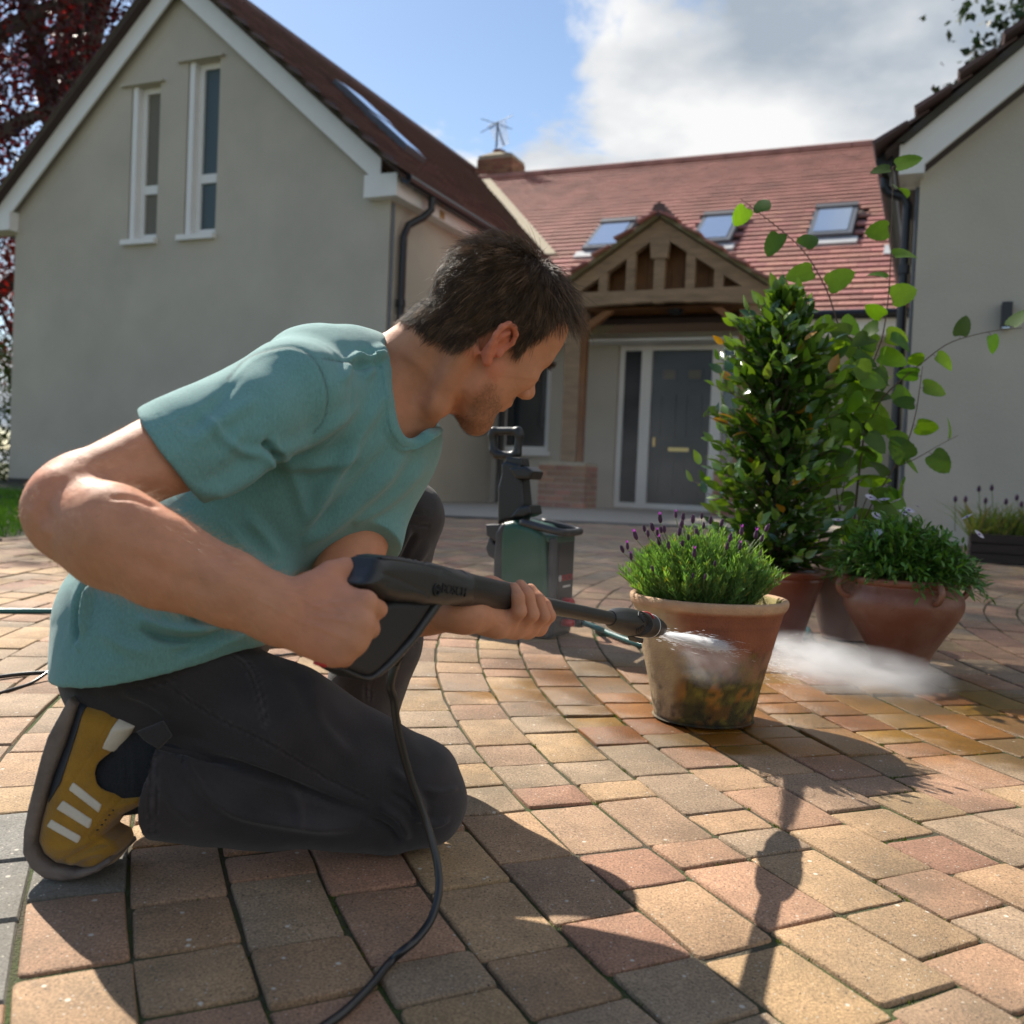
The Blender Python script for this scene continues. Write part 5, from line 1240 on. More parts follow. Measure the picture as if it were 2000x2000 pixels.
# the other shoe, flat on the ground under the raised knee
lf = np.array([-.315, 1.70, zg(0, 1.70)]); fdir = np.array([.62, .78, 0]); fdir /= np.linalg.norm(fdir); sdir2 = np.cross(HZ, fdir)
sh2 = empty('shoe'); sh2.parent = person
g = Grid(lf - .22, lf + .24, .0035); g.put(ell(lf + fdir * .04 + HZ * .045, (.135, .045, .036), np.array([fdir, sdir2, HZ])), 0); g.put(rc(lf - fdir * .04 + HZ * .05, lf - fdir * .04 + HZ * .10, .042, .04), .03); g.cut(lf + HZ * .022, -HZ); v, q = g.mesh(1)
obj('upper', raw_mesh('upper', local(sh2, v), q, m_suede, True), sh2)
g = Grid(lf - .22, lf + .24, .0035); g.put(ell(lf + fdir * .04 + HZ * .012, (.142, .05, .05), np.array([fdir, sdir2, HZ])), 0); g.cut(lf + HZ * .024, HZ); g.cut(lf + HZ * .001, -HZ); v, q = g.mesh(1)
obj('sole', raw_mesh('sole', local(sh2, v), q, m_sole, True), sh2)
# ------------------------------------------------------------------ hair, brows, stubble and the fine hair of the arms
def hair_mat(name, col, rough=.5, spec=.38, tint=False):
    m = M(name, col, rough, spec=spec); t = m.node_tree; b = t.nodes['Principled BSDF']
    ci = t.nodes.new('ShaderNodeHairInfo'); hs = t.nodes.new('ShaderNodeHueSaturation'); mr = t.nodes.new('ShaderNodeMapRange')
    mr.inputs[3].default_value = .6; mr.inputs[4].default_value = 1.5; t.links.new(ci.outputs['Random'], mr.inputs[0])
    t.links.new(mr.outputs[0], hs.inputs['Value']); src = b.inputs['Base Color'].links[0].from_socket; t.links.new(src, hs.inputs['Color']); t.links.new(hs.outputs[0], b.inputs['Base Color'])
    if tint:
        at = t.nodes.new('ShaderNodeAttribute'); at.attribute_name = 'tint'; cbn = t.nodes.new('ShaderNodeCombineXYZ'); mu = t.nodes.new('ShaderNodeMix'); mu.data_type = 'RGBA'; mu.blend_type = 'MULTIPLY'; mu.inputs[0].default_value = 1
        [t.links.new(at.outputs['Fac'], cbn.inputs[i]) for i in range(3)]; t.links.new(hs.outputs[0], mu.inputs[6]); t.links.new(cbn.outputs[0], mu.inputs[7]); t.links.new(mu.outputs[2], b.inputs['Base Color'])
    return m
m_hair = hair_mat('dark_brown_hair', (.078, .046, .025), .42, .34, True); m_stub = hair_mat('dark_stubble', (.05, .03, .018)); m_fuzz = hair_mat('fair_arm_hair', (.50, .32, .18))
HAIR = [(809, 636), (836, 661), (864, 674), (890, 681), (922, 680), (941, 656), (960, 643), (985, 636), (1001, 645), (1004, 688), (1013, 699), (1022, 694), (1039, 668), (1060, 656), (1073, 648), (1076, 632), (1092, 618), (1130, 606), (1150, 400), (780, 400), (780, 600)]
hn_ = vnormals(hv, hq)
def sample(v, q, n, mask):
    fi = np.nonzero(mask[q].all(1))[0]; a = v[q[fi]]; ar = np.linalg.norm(np.cross(a[:, 1] - a[:, 0], a[:, 2] - a[:, 0]), axis=1)
    s = rng.choice(len(fi), n, p=ar / ar.sum()); u, w_ = rng.random((2, n)); a = a[s]; nn = vnormals_cache[id(q)][q[fi[s]]]
    def bl(x): return (x[:, 0] * (1 - u[:, None]) + x[:, 1] * u[:, None]) * (1 - w_[:, None]) + (x[:, 3] * (1 - u[:, None]) + x[:, 2] * u[:, None]) * w_[:, None]
    return bl(a), bl(nn)
vnormals_cache = {id(hq): hn_}
loc = (hv - hc) @ HB.T
mir = hc + loc[:, :1] * hf + loc[:, 1:2] * hu + np.abs(loc[:, 2:3]) * hr
hm = inpoly(proj(mir)[:, :2], HAIR) & (np.linalg.norm(hv - hc, axis=1) < .175) & (loc[:, 1] > -.075) & ~((np.abs(loc[:, 2]) > .0755) & (loc[:, 1] < .032) & (np.abs(loc[:, 0] + .01) < .035))
WH = Hh(-.012, .130, .012)
def grow(n, clumps, k=7, lscale=1.0, seed=0, wild=.22):
    p, nn = sample(hv, hq, n, hm); nn /= np.linalg.norm(nn, axis=1)[:, None]
    l = (p - hc) @ HB.T; top = np.clip((l[:, 1] - .055) / .06, 0, 1); front = np.clip((l[:, 0] - .045) / .04, 0, 1) * np.clip((l[:, 1] - .05) / .03, 0, 1)
    nape = np.clip((-.01 - l[:, 1]) / .05, 0, 1)
    d = p - WH; d -= nn * (d * nn).sum(1)[:, None]; d /= np.linalg.norm(d, axis=1)[:, None] + 1e-6
    side = np.clip(1 - top * 1.2, 0, 1); down = -hu * .8 - hf * .25; d = d + side[:, None] * (down + 0 * d) * .8 + (front * .5)[:, None] * hf
    d -= nn * (d * nn).sum(1)[:, None]; d /= np.linalg.norm(d, axis=1)[:, None] + 1e-6
    d += wild * rng.normal(size=d.shape); lift = .26 + .36 * top + .50 * front - .06 * nape
    sb = np.clip((l[:, 0] - .0) / .02, 0, 1) * np.clip((.03 - l[:, 1]) / .02, 0, 1)
    ln = (.021 + .017 * top + .012 * front - .008 * nape - .008 * sb) * rng.uniform(.7, 1.15, n) * lscale
    cc = rng.choice(n, clumps, replace=False); cid = np.empty(n, int)
    for a in range(0, n, 2000): cid[a:a + 2000] = ((p[a:a + 2000, None] - p[cc][None]) ** 2).sum(2).argmin(1)
    t = np.linspace(0, 1, k)[None, :, None]; L_ = ln[:, None, None]
    cur = p[:, None] + L_ * (d[:, None] * (t - .0 * t ** 2) + nn[:, None] * (lift[:, None, None] * t * (1.25 - .62 * t)) + (hf * .25 * 1)[None, None] * front[:, None, None] * t ** 2 - HZ * .10 * t ** 2)
    tipc = cur[cc][cid]; off = (p - p[cc][cid])[:, None]
    w_ = (t ** 1.3) * .62; cur = cur * (1 - w_) + (tipc + off * .35) * w_
    cur = cur + rng.normal(size=(n, 1, 3)) * .0012 * t
    return cur, np.exp(rng.normal(size=clumps) * .62)[cid]
ha, ta_ = grow(11000, 800, wild=.16); hb2, tb_ = grow(9000, 2600, lscale=.9, wild=.28); hc2, tc2 = grow(1300, 900, lscale=1.08, wild=.34)
hr_o = strands('hair', m_hair, np.vstack([ha, hb2, hc2]), np.array([.00020, .00020, .00019, .00017, .00014, .00010, .00004]), person, np.r_[ta_, tb_, tc2 * 1.2])
# eyebrows and lashes
bp_, bn_ = [], []
for s in (1, -1):
    for i in range(260):
        r = rng.uniform(.012, .050); u0 = .0345 - .10 * abs(r - .028) + rng.normal() * .0028; q = Hh(.0, u0, r * s); 
        j = np.argmin(((loc - np.array([.2, u0, r * s])) * np.array([.05, 1, 1])) ** 2 @ np.ones(3) + (loc[:, 0] < .05) * 9); rt = hv[j] + rng.normal(size=3) * .0006
        dv = hr * s * (.6 + .5 * rng.random()) + hu * rng.normal() * .4 + hn_[j] * .35; bp_.append([rt + dv * .0085 * t + hn_[j] * .001 * t for t in (0, .4, .75, 1)])
    for i in range(70):
        r = .031 + rng.uniform(-.012, .012); rt = Hh(.0853 - 5 * (r - .031) ** 2, .0088, r * s); dv = hf * .9 - hu * .55 + hr * s * (r - .031) * 20
        bp_.append([rt + dv * .010 * t + hu * .003 * t * t for t in (0, .4, .75, 1)])
strands('eyebrow', m_hair, np.array(bp_), np.array([.00010, .00009, .00007, .00003]), person, np.ones(len(bp_)) * .6)
# stubble where the beard pigment lies
bw = skin_cols(hv, True); bm = (bw > .35) & (loc[:, 1] < .0) & (loc[:, 0] > -.02) & ~hm & (np.linalg.norm(hv - hc, axis=1) < .16)
if bm.sum() > 500:
    p, nn = sample(hv, hq, 6500, bm); dv = nn * .55 - hu * .6 + hf * .15 + rng.normal(size=nn.shape) * .25; t = np.array([0, .5, 1])[None, :, None]
    strands('stubble', m_stub, p[:, None] + dv[:, None] * t * rng.uniform(.0012, .0030, (len(p), 1, 1)), np.array([.00005, .00004, .00002]), person)
fz = []
for v, q, n, m in ((av, aq, 6500, (proj(av)[:, 0] < 600)), (lv, lq, 900, proj(lv)[:, 0] < 915)):
    vnormals_cache[id(q)] = vnormals(v, q); p, nn = sample(v, q, n, m); ax = (W_R - E_R) / np.linalg.norm(W_R - E_R)
    dv = nn * .65 + ax * .6 + rng.normal(size=nn.shape) * .3; t = np.linspace(0, 1, 4)[None, :, None]
    fz.append(p[:, None] + dv[:, None] * t * rng.uniform(.006, .014, (n, 1, 1)) + ax * .003 * t ** 2)
strands('arm_hair', m_fuzz, np.vstack(fz), np.array([.00006, .00005, .00004, .00002]), person)
# ------------------------------------------------------------------ spray gun, lance and its hose
m_gun = M('black_moulded_plastic', (0.022, 0.0215, 0.021), 0.42, var=0.12, vscale=30, bump=0.05, bscale=900)
m_gun2 = M('soft_black_rubber', (0.012, 0.012, 0.013), 0.6, bump=0.12, bscale=700)
m_pad = M('satin_blue_black_plastic', (0.022, 0.026, 0.031), 0.33)
m_red = M('red_plastic', (0.42, 0.015, 0.02), 0.4)
m_pale = M('pale_ring', (0.6, 0.6, 0.58), 0.4)
m_hose = M('black_rubber_hose', (0.013, 0.013, 0.013), 0.38, coat=.2)
m_teal = M('teal_garden_hose', (0.02, 0.12, 0.115), 0.4, coat=.2)
G0, G1 = P(700, 1110, .985), P(1291, 1227, 1.665)
ga_ = G1 - G0; GL = np.linalg.norm(ga_); ga_ /= GL
gn_ = np.cross(ga_, HZ); gn_ /= np.linalg.norm(gn_); gu_ = np.cross(gn_, ga_); gu_ *= np.sign(gu_[2])
if gn_ @ (CAM - G0) < 0: gn_ = -gn_
def gxy(pl): return [(float((hit(x, y, G0, gn_) - G0) @ ga_), float((hit(x, y, G0, gn_) - G0) @ gu_)) for x, y in pl]
def s_at(px): return gxy([(px, 1110 + (px - 700) * 117 / 591)])[0][0]
gun = empty('spray_gun', G0, 'black pressure washer spray gun with long lance held in both hands', 'spray gun')
def gpoly(pl, half_, rnd, zc=0.0): return poly(G0, ga_, gu_, gn_, gxy(pl), half_, rnd, zc)
def gpart(name, prims, mat, h=.0016, k=.004, cuts=(), parent=None, sm=1):
    lo = np.min([q[0] for q in prims], 0) - .008; hi = np.max([q[1] for q in prims], 0) + .008; g = Grid(lo, hi, h)
    for q in prims: g.put(q, k)
    for q in cuts: g.put(q, .0015, 's')
    v, q = g.mesh(sm); return obj(name, raw_mesh(name, local(parent or gun, v), q, mat, True), parent or gun)
def gl(px, py, off): return hit(px, py, G0 + gn_ * off, gn_)
body_ = [(709, 1088), (735, 1085), (790, 1092), (835, 1103), (862, 1116), (885, 1127), (902, 1131), (899, 1167), (870, 1177), (845, 1181), (820, 1180), (800, 1180), (778, 1175), (745, 1173), (722, 1166), (700, 1151), (680, 1139), (692, 1126), (703, 1107)]
gpart('body', [gpoly(body_, .0235, .013), rc(G0 + ga_ * s_at(835), G0 + ga_ * (s_at(900) + .004), .021, .0205)], m_gun, k=.008,
      cuts=[rc(gl(726, 1112, .024), gl(775, 1130, .0245), .0014), rc(gl(775, 1130, .0245), gl(832, 1156, .0245), .0014), rc(gl(832, 1156, .0245), gl(838, 1166, .0235), .0014), rc(gl(700, 1140, .02), gl(745, 1152, .024), .0012), rc(gl(745, 1152, .024), gl(760, 1138, .0245), .0010)])
pad = [(715, 1086), (738, 1083), (790, 1090), (835, 1101), (862, 1114), (886, 1126), (872, 1129), (838, 1120), (800, 1112), (760, 1100), (730, 1094)]
gpart('top_pad', [gpoly(pad, .0205, .006)], m_pad, cuts=[rc(gl(x, y - 3, .022), gl(x + 13, y + 1, -.022), .0018) for x, y in ((790, 1090), (803, 1093), (816, 1096), (829, 1100))])
grip = [(752, 1171), (832, 1172), (792, 1230), (748, 1282), (714, 1314), (698, 1321), (674, 1314), (652, 1306), (640, 1301), (640, 1292), (655, 1280), (672, 1240), (690, 1205), (712, 1182)]
gpart('grip', [gpoly(grip, .0150, .008)], m_gun2, k=.003)
strut = [(836, 1160), (828, 1178), (782, 1243), (736, 1291), (708, 1315), (692, 1317), (662, 1305), (645, 1298), (640, 1304), (652, 1311), (672, 1321), (700, 1328), (722, 1318), (750, 1297), (798, 1243), (846, 1176)]
gpart('trigger_guard', [gpoly(strut, .0165, .004)], m_gun)
gpart('safety_lever', [gpoly([(822, 1184), (842, 1178), (846, 1192), (838, 1206), (826, 1206), (820, 1196)], .005, .002, -.012)], m_red, k=0)
gpart('lock_button', [gpoly([(606, 1290), (626, 1296), (624, 1303), (606, 1297)], .004, .002, .006)], m_red, k=0, h=.0012)
s0, s1 = s_at(886), s_at(1003)
b = MB(); b.lathe([(0, s0), (.0205, s0), (.0215, s0 + .006), (.0205, s0 + .012), (.0196, s0 + .014), (.0190, s1 - .010), (.0182, s1 - .003), (.0150, s1 + .001), (.0, s1 + .002)], G0, ga_, 40); b.build('barrel', m_gun, gun, True)
s2 = s_at(1196)
b = MB(); b.lathe([(.0, s1 - .01), (.0112, s1 - .01), (.0102, s2), (0, s2)], G0, ga_, 24); shade_auto(b.build('lance', m_gun, gun), 50)
nz = [(0, 1190), (.0115, 1191), (.0165, 1199), (.0195, 1210), (.0212, 1225), (.0212, 1240), (.0202, 1254), (.0186, 1264), (.0196, 1265), (.0190, 1272), (.0165, 1280), (.0135, 1287), (.0105, 1292), (.0, 1294)]
b = MB(); b.lathe([(r, s_at(x)) for r, x in nz], G0, ga_, 40); nozzle = b.build('nozzle', m_gun, gun, True); shade_auto(nozzle, 30)
sc0 = s_at(1236)
for i, (rx, rz) in enumerate(((.0075, .0050), (.0115, .0085), (.0155, .0120), (.0195, .0155), (.0235, .0185))):
    b = MB(); pts = []
    for th in np.linspace(.55, 2 * math.pi - .55, 40):
        ds = rx * math.cos(th) * -1; ds = -rx * math.cos(th) if False else rx * -math.cos(th) * -1; h = rz * math.sin(th); s = sc0 - ds * 1.25; r = np.interp(s, [s_at(x) for _, x in nz], [q for q, _ in nz]); h = np.clip(h, -r * .985, r * .985); pts.append(G0 + ga_ * s + gu_ * h + gn_ * (math.sqrt(max(r * r - h * h, 0)) + .0006))
    b.tube(pts, .0011, 6); b.build('ridge', m_gun2, nozzle, True)
b = MB(); r0 = .0205; b.tube([G0 + ga_ * s_at(1257) + r0 * (gu_ * math.cos(t) + gn_ * math.sin(t)) for t in np.linspace(-.35, .95, 16)], .0016, 6); b.build('red_mark', m_red, nozzle, True)
b = MB(); b.tube([G0 + ga_ * s_at(1268.5) + .0192 * (gu_ * math.cos(t) + gn_ * math.sin(t)) for t in np.linspace(0, 2 * math.pi, 40)], .0009, 6); b.build('pale_ring', m_pale, nozzle, True)
gpart('nozzle_foot', [gpoly([(1232, 1242), (1250, 1246), (1248, 1256), (1236, 1252)], .008, .002)], m_gun, k=0, parent=nozzle)
# hose tail
b = MB(); c0, c1 = gl(806, 1205, .0), gl(769, 1276, -.004); dv = c1 - c0; b.lathe([(0, -.005), (.0110, -.005), (.0118, .02), (.0102, .055), (.0115, np.linalg.norm(dv) - .012), (.0108, np.linalg.norm(dv)), (0, np.linalg.norm(dv))], c0, dv, 24); b.build('hose_connector', m_gun, gun, True)
hp_ = [c1 - dv * .1, P(768, 1310, 1.075), P(770, 1370, 1.085), P(780, 1440, 1.095), P(803, 1525, 1.105), P(832, 1605, 1.11), P(853, 1680, 1.10), P(857, 1740, 1.085), P(842, 1795, 1.07), P(812, 1836, 1.05), P(788, 1856, 1.035), gpt(760, 1892, .006), gpt(715, 1945, .005), gpt(640, 2010, .005), gpt(500, 2080, .005), gpt(200, 2100, .005), gpt(-100, 2040, .005), gpt(-400, 1800, .005), gpt(-420, 1500, .005), gpt(-230, 1370, .005), gpt(0, 1326, .005), gpt(140, 1313, .005), gpt(330, 1290, .005), gpt(560, 1262, .005), gpt(720, 1235, .005), gpt(818, 1216, .005), gpt(900, 1205, .008), gpt(985, 1228, .03)]
b = MB(); b.tube(spline(hp_, 190), .0046, 12); o = b.build('pressure_hose', m_hose, None, True); tag(o, 'black pressure hose looping down from the spray gun over the pavers to the green machine', 'hose')
o['label'] = 'black pressure hose looping down from the spray gun to the pavers'
def text(name, s, size, o, x, y, ext, mat, parent):
    cu = bpy.data.curves.new(name, 'FONT'); cu.body = s; cu.size = size; cu.extrude = ext; cu.align_x = 'LEFT'
    t = bpy.data.objects.new(name, cu); link(t); dg = bpy.context.evaluated_depsgraph_get(); dg.update()
    me = bpy.data.meshes.new_from_object(t.evaluated_get(dg)); bpy.data.objects.remove(t); n = np.cross(x, y)
    v = np.array([q.co for q in me.vertices]); w = np.asarray(o) + v[:, :1] * x + v[:, 1:2] * y + v[:, 2:3] * n
    for q, c in zip(me.vertices, local(parent, w)): q.co = c
    me.name = name; me.materials.clear(); me.materials.append(mat); return obj(name, me, parent)
to = gl(861, 1157, .0242); wd = float((gl(897, 1163, .0242) - to) @ ga_)
text('lettering', 'BOSCH', .0150, to, ga_ if ga_ @ CM[0] > 0 else -ga_, gu_, .0012, m_gun2, gun)
b = MB(); ec_ = gl(854, 1152, .0245)
b.tube([ec_ + .0062 * (ga_ * math.cos(t) + gu_ * math.sin(t)) for t in np.linspace(0, 2 * math.pi, 28)], .0009, 6)
for s in (-1, 1): b.tube([ec_ + s * ga_ * .0024 + gu_ * .0042, ec_ + s * ga_ * .0024 - gu_ * .0042], .0009, 6)
b.tube([ec_ - ga_ * .0024, ec_ + ga_ * .0024], .0009, 6); b.build('emblem', m_gun2, gun, True)

# ------------------------------------------------------------------ the green pressure washer
m_green = M('dark_green_plastic', (0.016, 0.075, 0.045), 0.42, var=0.1, vscale=10)
m_dgrey = M('dark_grey_plastic', (0.035, 0.036, 0.038), 0.5, var=0.1, vscale=10)
m_mblack = M('black_plastic', (0.014, 0.015, 0.016), 0.42)
m_tyre = M('grey_wheel', (0.16, 0.16, 0.155), 0.55)
mc = gpt(1036, 1236); mph = rad(25); e1 = np.array([math.cos(mph), -math.sin(mph), 0]); e2 = np.array([-math.sin(mph), -math.cos(mph), 0])
wash = empty('pressure_washer', mc, 'green and black pressure washer standing behind the man on the pavers', 'pressure washer')
mcn = mc @ CM[2] - CAM @ CM[2]; mo = mc + e2 * .088
def mxy(pl): return [(float((hit(x, y, mo, e2) - mo) @ e1), float((hit(x, y, mo, e2) - mo)[2])) for x, y in pl]
def mpart(name, prims, mat, h=.003, k=.006, parent=None, cuts=()):
    lo = np.min([q[0] for q in prims], 0) - .01; hi = np.max([q[1] for q in prims], 0) + .01; g = Grid(lo, hi, h)
    for q in prims: g.put(q, k)
    for q in cuts: g.put(q, .003, 's')
    v, q = g.mesh(1); return obj(name, raw_mesh(name, local(parent or wash, v), q, mat, True), parent or wash)
def mpoly(pl, half_, rnd, zc): return poly(mo, e1, HZ, e2, mxy(pl), half_, rnd, zc)
mpart('shell', [mpoly([(968, 1236), (972, 1040), (980, 1020), (1000, 1016), (1040, 1026), (1062, 1045), (1071, 1238)], .088, .022, -.088)], m_green)
mpart('rear_frame', [mpoly([(958, 1240), (962, 1100), (966, 1040), (978, 1022), (988, 1022), (982, 1060), (985, 1240)], .075, .012, -.075)], m_dgrey)
mpart('cable_hook', [mpoly([(945, 1024), (973, 1024), (973, 1046), (966, 1060), (946, 1046)], .02, .004, -.03)], m_dgrey)
mpart('cable_hook', [mpoly([(951, 1050), (957, 1052), (960, 1063), (969, 1062), (978, 1066), (980, 1090), (966, 1096), (950, 1086), (944, 1072)], .02, .005, -.03)], m_dgrey)
mpart('column', [mpoly([(955, 1026), (955, 952), (962, 926), (962, 904), (972, 898), (1000, 905), (1004, 940), (1008, 985), (1004, 1016), (970, 1018)], .035, .010, -.088)], m_mblack)
mpart('lance_cradle', [mpoly([(984, 913), (1018, 910), (1032, 920), (1026, 936), (998, 935)], .045, .008, -.075)], m_mblack)
mpart('lance_cradle', [mpoly([(1003, 990), (1026, 986), (1029, 1004), (1015, 1011), (985, 1012)], .045, .008, -.075)], m_mblack)
mpart('neck', [mpoly([(970, 890), (1002, 892), (1004, 910), (970, 908)], .03, .006, -.088)], m_mblack)
hr_ = [hit(x, y, mo - e2 * .088, e2) for x, y in ((964, 842), (1012, 842), (1015, 850), (1010, 886), (1002, 890), (970, 888), (964, 880), (962, 850), (964, 842))]
mpart('handle', [rc(a, c, .0125) for a, c in zip(hr_[:-1], hr_[1:])], m_mblack, k=.008)
fp = lambda w_, z, o_=0: mc + e1 * (.088 + o_) + e2 * w_ + HZ * z       # on the front face
R3 = np.array([e1, e2, HZ]); zt = mxy([(1062, 1045)])[0][1]
ef = mxy([(1071, 1150)])[0][0]
fp = lambda w_, z, o_=0: mo - e2 * .088 + e1 * (ef + o_) + e2 * w_ + HZ * z
mpart('front_panel', [bxs(fp(0, .15, .0), (.014, .074, .145), R3, .010)], m_dgrey)
b = MB(); zl = zt + .012; lp = [fp(.078, zl + .02, -.10), fp(.080, zl, .016), fp(.03, zl - .004, .030), fp(-.03, zl - .004, .030), fp(-.080, zl, .016), fp(-.078, zl + .02, -.10)]
b.tube(spline(lp, 40), .011, 10); b.build('lip', m_dgrey, wash, True)
mpart('lid', [bxs(fp(0, zt - .012, -.035), (.05, .07, .012), R3, .006)], m_green)
b = MB(); b.box(fp(0, .16, .0145), (.0015, .058, .115), R3.T); b.build('label_plate', m_mblack, wash)
text('lettering', 'BOSCH', .026, fp(.030, .165, .0165), -e2 * 1.0, HZ, .0008, m_red, wash)
b = MB(); b.tube([fp(.043 + .0085 * math.cos(t), .174 + .0085 * math.sin(t), .0168) for t in np.linspace(0, 2 * math.pi, 24)], .0014, 6)
for s in (-1, 1): b.tube([fp(.043 + s * .0035, .168, .0168), fp(.043 + s * .0035, .180, .0168)], .0012, 6)
b.tube([fp(.0395, .174, .0168), fp(.0465, .174, .0168)], .0012, 6); b.build('emblem', m_pale, wash, True)
b = MB(); b.box(fp(-.01, .148, .0165), (.0008, .028, .003), R3.T); b.build('label_line', m_pale, wash)
b = MB(); b.lathe([(0, .045), (.018, .045), (.022, .038), (.022, .01), (.0, .01)], fp(.005, .095, 0), e1, 24); b.build('switch_knob', m_red, wash, True)
b = MB(); b.lathe([(0, .05), (.010, .05), (.012, .01), (.0, .01)], fp(.005, .042, 0), e1, 20); b.build('outlet', m_red, wash, True)
b = MB(); b.lathe([(0, .06), (.014, .06), (.016, .045), (.014, .01), (.0, .01)], fp(-.045, .040, 0), e1, 20); b.build('inlet_connector', m_mblack, wash, True)
for w_ in (.105, -.105):
    wc = mo - e2 * .088 + e1 * (mxy([(944, 1190)])[0][0]) + e2 * w_ + HZ * .068
    b = MB(); b.lathe([(.052, -.018), (.066, -.014), (.068, 0), (.066, .014), (.052, .018), (.050, 0), (.052, -.018)], wc, e2, 40); wh = b.build('wheel', m_tyre, wash, True)
    b = MB(); b.lathe([(0, -.010), (.014, -.010), (.014, .012), (0, .012)], wc, e2, 18)
    for t in range(5):
        d_ = e1 * math.cos(t * 1.2566) + HZ * math.sin(t * 1.2566); b.tube([wc + d_ * .01, wc + d_ * .053], .006, 6)
    b.build('rim', m_dgrey, wh)
b = MB(); b.tube([mo - e2 * .088 + e1 * mxy([(944, 1190)])[0][0] + e2 * .10 + HZ * .068, mo - e2 * .088 + e1 * mxy([(944, 1190)])[0][0] - e2 * .10 + HZ * .068], .007, 8); b.build('axle', m_dgrey, wash)
mpart('base', [bxs(mo - e2 * .088 + e1 * (ef - .10) + HZ * .022, (.11, .082, .022), R3, .010)], m_dgrey)
# garden hose and mains cable
gh = [gpt(-300, 1190, .007), gpt(-40, 1197, .007), gpt(140, 1198, .007), gpt(330, 1202, .007), gpt(560, 1200, .007), gpt(720, 1196, .007), gpt(830, 1191, .007), gpt(900, 1184, .02), fp(-.02, .07, -.2)]
b = MB(); b.tube(spline(gh, 90), .0075, 12); o = b.build('garden_hose', m_teal, None, True); tag(o, 'teal garden hose running straight across the pavers behind the man', 'hose')
ic = fp(-.045, .040, .06); gh = [ic, ic + e1 * .06 - HZ * .015, gpt(1165, 1232, .008), gpt(1245, 1263, .008), gpt(1330, 1280, .008), gpt(1430, 1278, .008), gpt(1530, 1262, .008), gpt(1575, 1247, .008), gpt(1570, 1230, .008), gpt(1500, 1215, .008), gpt(1420, 1208, .008)]
b = MB(); b.tube(spline(gh, 90), .0085, 12); o = b.build('garden_hose', m_teal, None, True); tag(o, 'teal garden hose coiling from the green machine behind the lavender pot', 'hose')
cb_l = [gpt(-200, 1420, .004), gpt(0, 1357, .004), gpt(60, 1338, .004), gpt(105, 1325, .02), gpt(150, 1322, .02), gpt(300, 1318, .004), gpt(500, 1290, .004), gpt(700, 1262, .004), gpt(815, 1243, .004), gpt(862, 1226, .006), gpt(905, 1224, .006), gpt(955, 1225, .03)]
b = MB(); b.tube(spline(cb_l, 90), .0034, 8); o = b.build('power_cable', m_hose, None, True); tag(o, 'thin black power cable trailing over the pavers at the left', 'cable')
# ------------------------------------------------------------------ pots and plants
def fbm(p, s, seed=0): return vnoise(p, s, seed) * .5 + vnoise(p, s * 2.1, seed + 1) * .27 + vnoise(p, s * 4.3, seed + 2) * .15 + vnoise(p, s * 9, seed + 3) * .08
m_terra = M('weathered_terracotta', rough=.86, attr=True, var=.10, vscale=30, bump=.35, bscale=240)
m_glaze = M('glossy_terracotta', (0.22, 0.062, 0.030), .3, var=.22, vscale=9, bump=.10, bscale=120, spec=.6)
m_paleterra = M('pale_terracotta', (0.33, 0.20, 0.145), .8, var=.15, vscale=12, bump=.25, bscale=150)
m_soil = M('potting_soil', (0.03, 0.022, 0.015), 1, var=.4, vscale=60, bump=1, bscale=150)
def lathe_dense(prof, c, n, m):
    p = spline(np.c_[np.array(prof, float), np.zeros(len(prof))], m)[:, :2]; th = np.linspace(0, 2 * math.pi, n, endpoint=False)
    V = np.array([[c[0] + r * math.cos(t), c[1] + r * math.sin(t), c[2] + z] for r, z in p for t in th])
    i, k = np.meshgrid(np.arange(m - 1), np.arange(n), indexing='ij'); k2 = (k + 1) % n
    return V, np.stack([i * n + k, i * n + k2, (i + 1) * n + k2, (i + 1) * n + k], -1).reshape(-1, 4)
# -- the lavender pot being washed
lc = gpt(1372, 1402); RP = .1635
pot = empty('plant_pot', lc, 'weathered terracotta pot with a mossy lower half being sprayed beside the nozzle', 'plant pot', 'terracotta pots on the paving')
prof = [(.001, .004), (.098, .003), (.1015, .006), (.105, .02), (.117, .075), (.131, .135), (.145, .195), (.1535, .228), (.158, .236), (.1622, .243), (.1638, .250), (.1625, .2565), (.158, .259), (.152, .257), (.148, .250), (.143, .225), (.137, .205)]
V, Q = lathe_dense(prof, lc, 150, 110)
h = (V[:, 2] - lc[2]) / .255; th = np.arctan2(V[:, 1] - lc[1], V[:, 0] - lc[0]); rr = np.hypot(V[:, 0] - lc[0], V[:, 1] - lc[1])
n1, n2, n3 = 1.5 * fbm(V, 11, 1), 1.6 * fbm(V, 30, 5), 1.6 * fbm(V, 80, 9); band = vnoise(np.c_[V[:, 2] * 1.0, V[:, 2] * 0, np.zeros(len(V))], 130, 4)
front = np.cos(th - math.atan2(-lc[1], -lc[0]) - .5)
c = np.tile([.36, .165, .085], (len(V), 1)) * (1 + .08 * band + .12 * n2)[:, None]
left = np.clip((np.cos(th - math.pi * 1.02) - .55) / .25 + n1 * .8, 0, 1)          # dry lime-pale flank at the left
c = c * (1 - left[:, None] * .75) + np.array([.46, .37, .22]) * left[:, None] * .75 * (1 + .2 * n3)[:, None]
clean = np.clip((h - .60 + .10 * n1) / .06, 0, 1) * np.clip((.93 - h) / .02, 0, 1) * (1 - left)                   # the band already washed clean: wet and red
c = c * (1 - clean[:, None] * .85) + np.array([.235, .070, .030]) * (clean * .85)[:, None] * (1 + .12 * band + .15 * n2)[:, None]
mid = np.clip(1 - np.abs(h - .52) / .12, 0, 1) * (1 - left); c = c * (1 - mid[:, None] * .5) + np.array([.24, .11, .07]) * (mid * .5)[:, None]
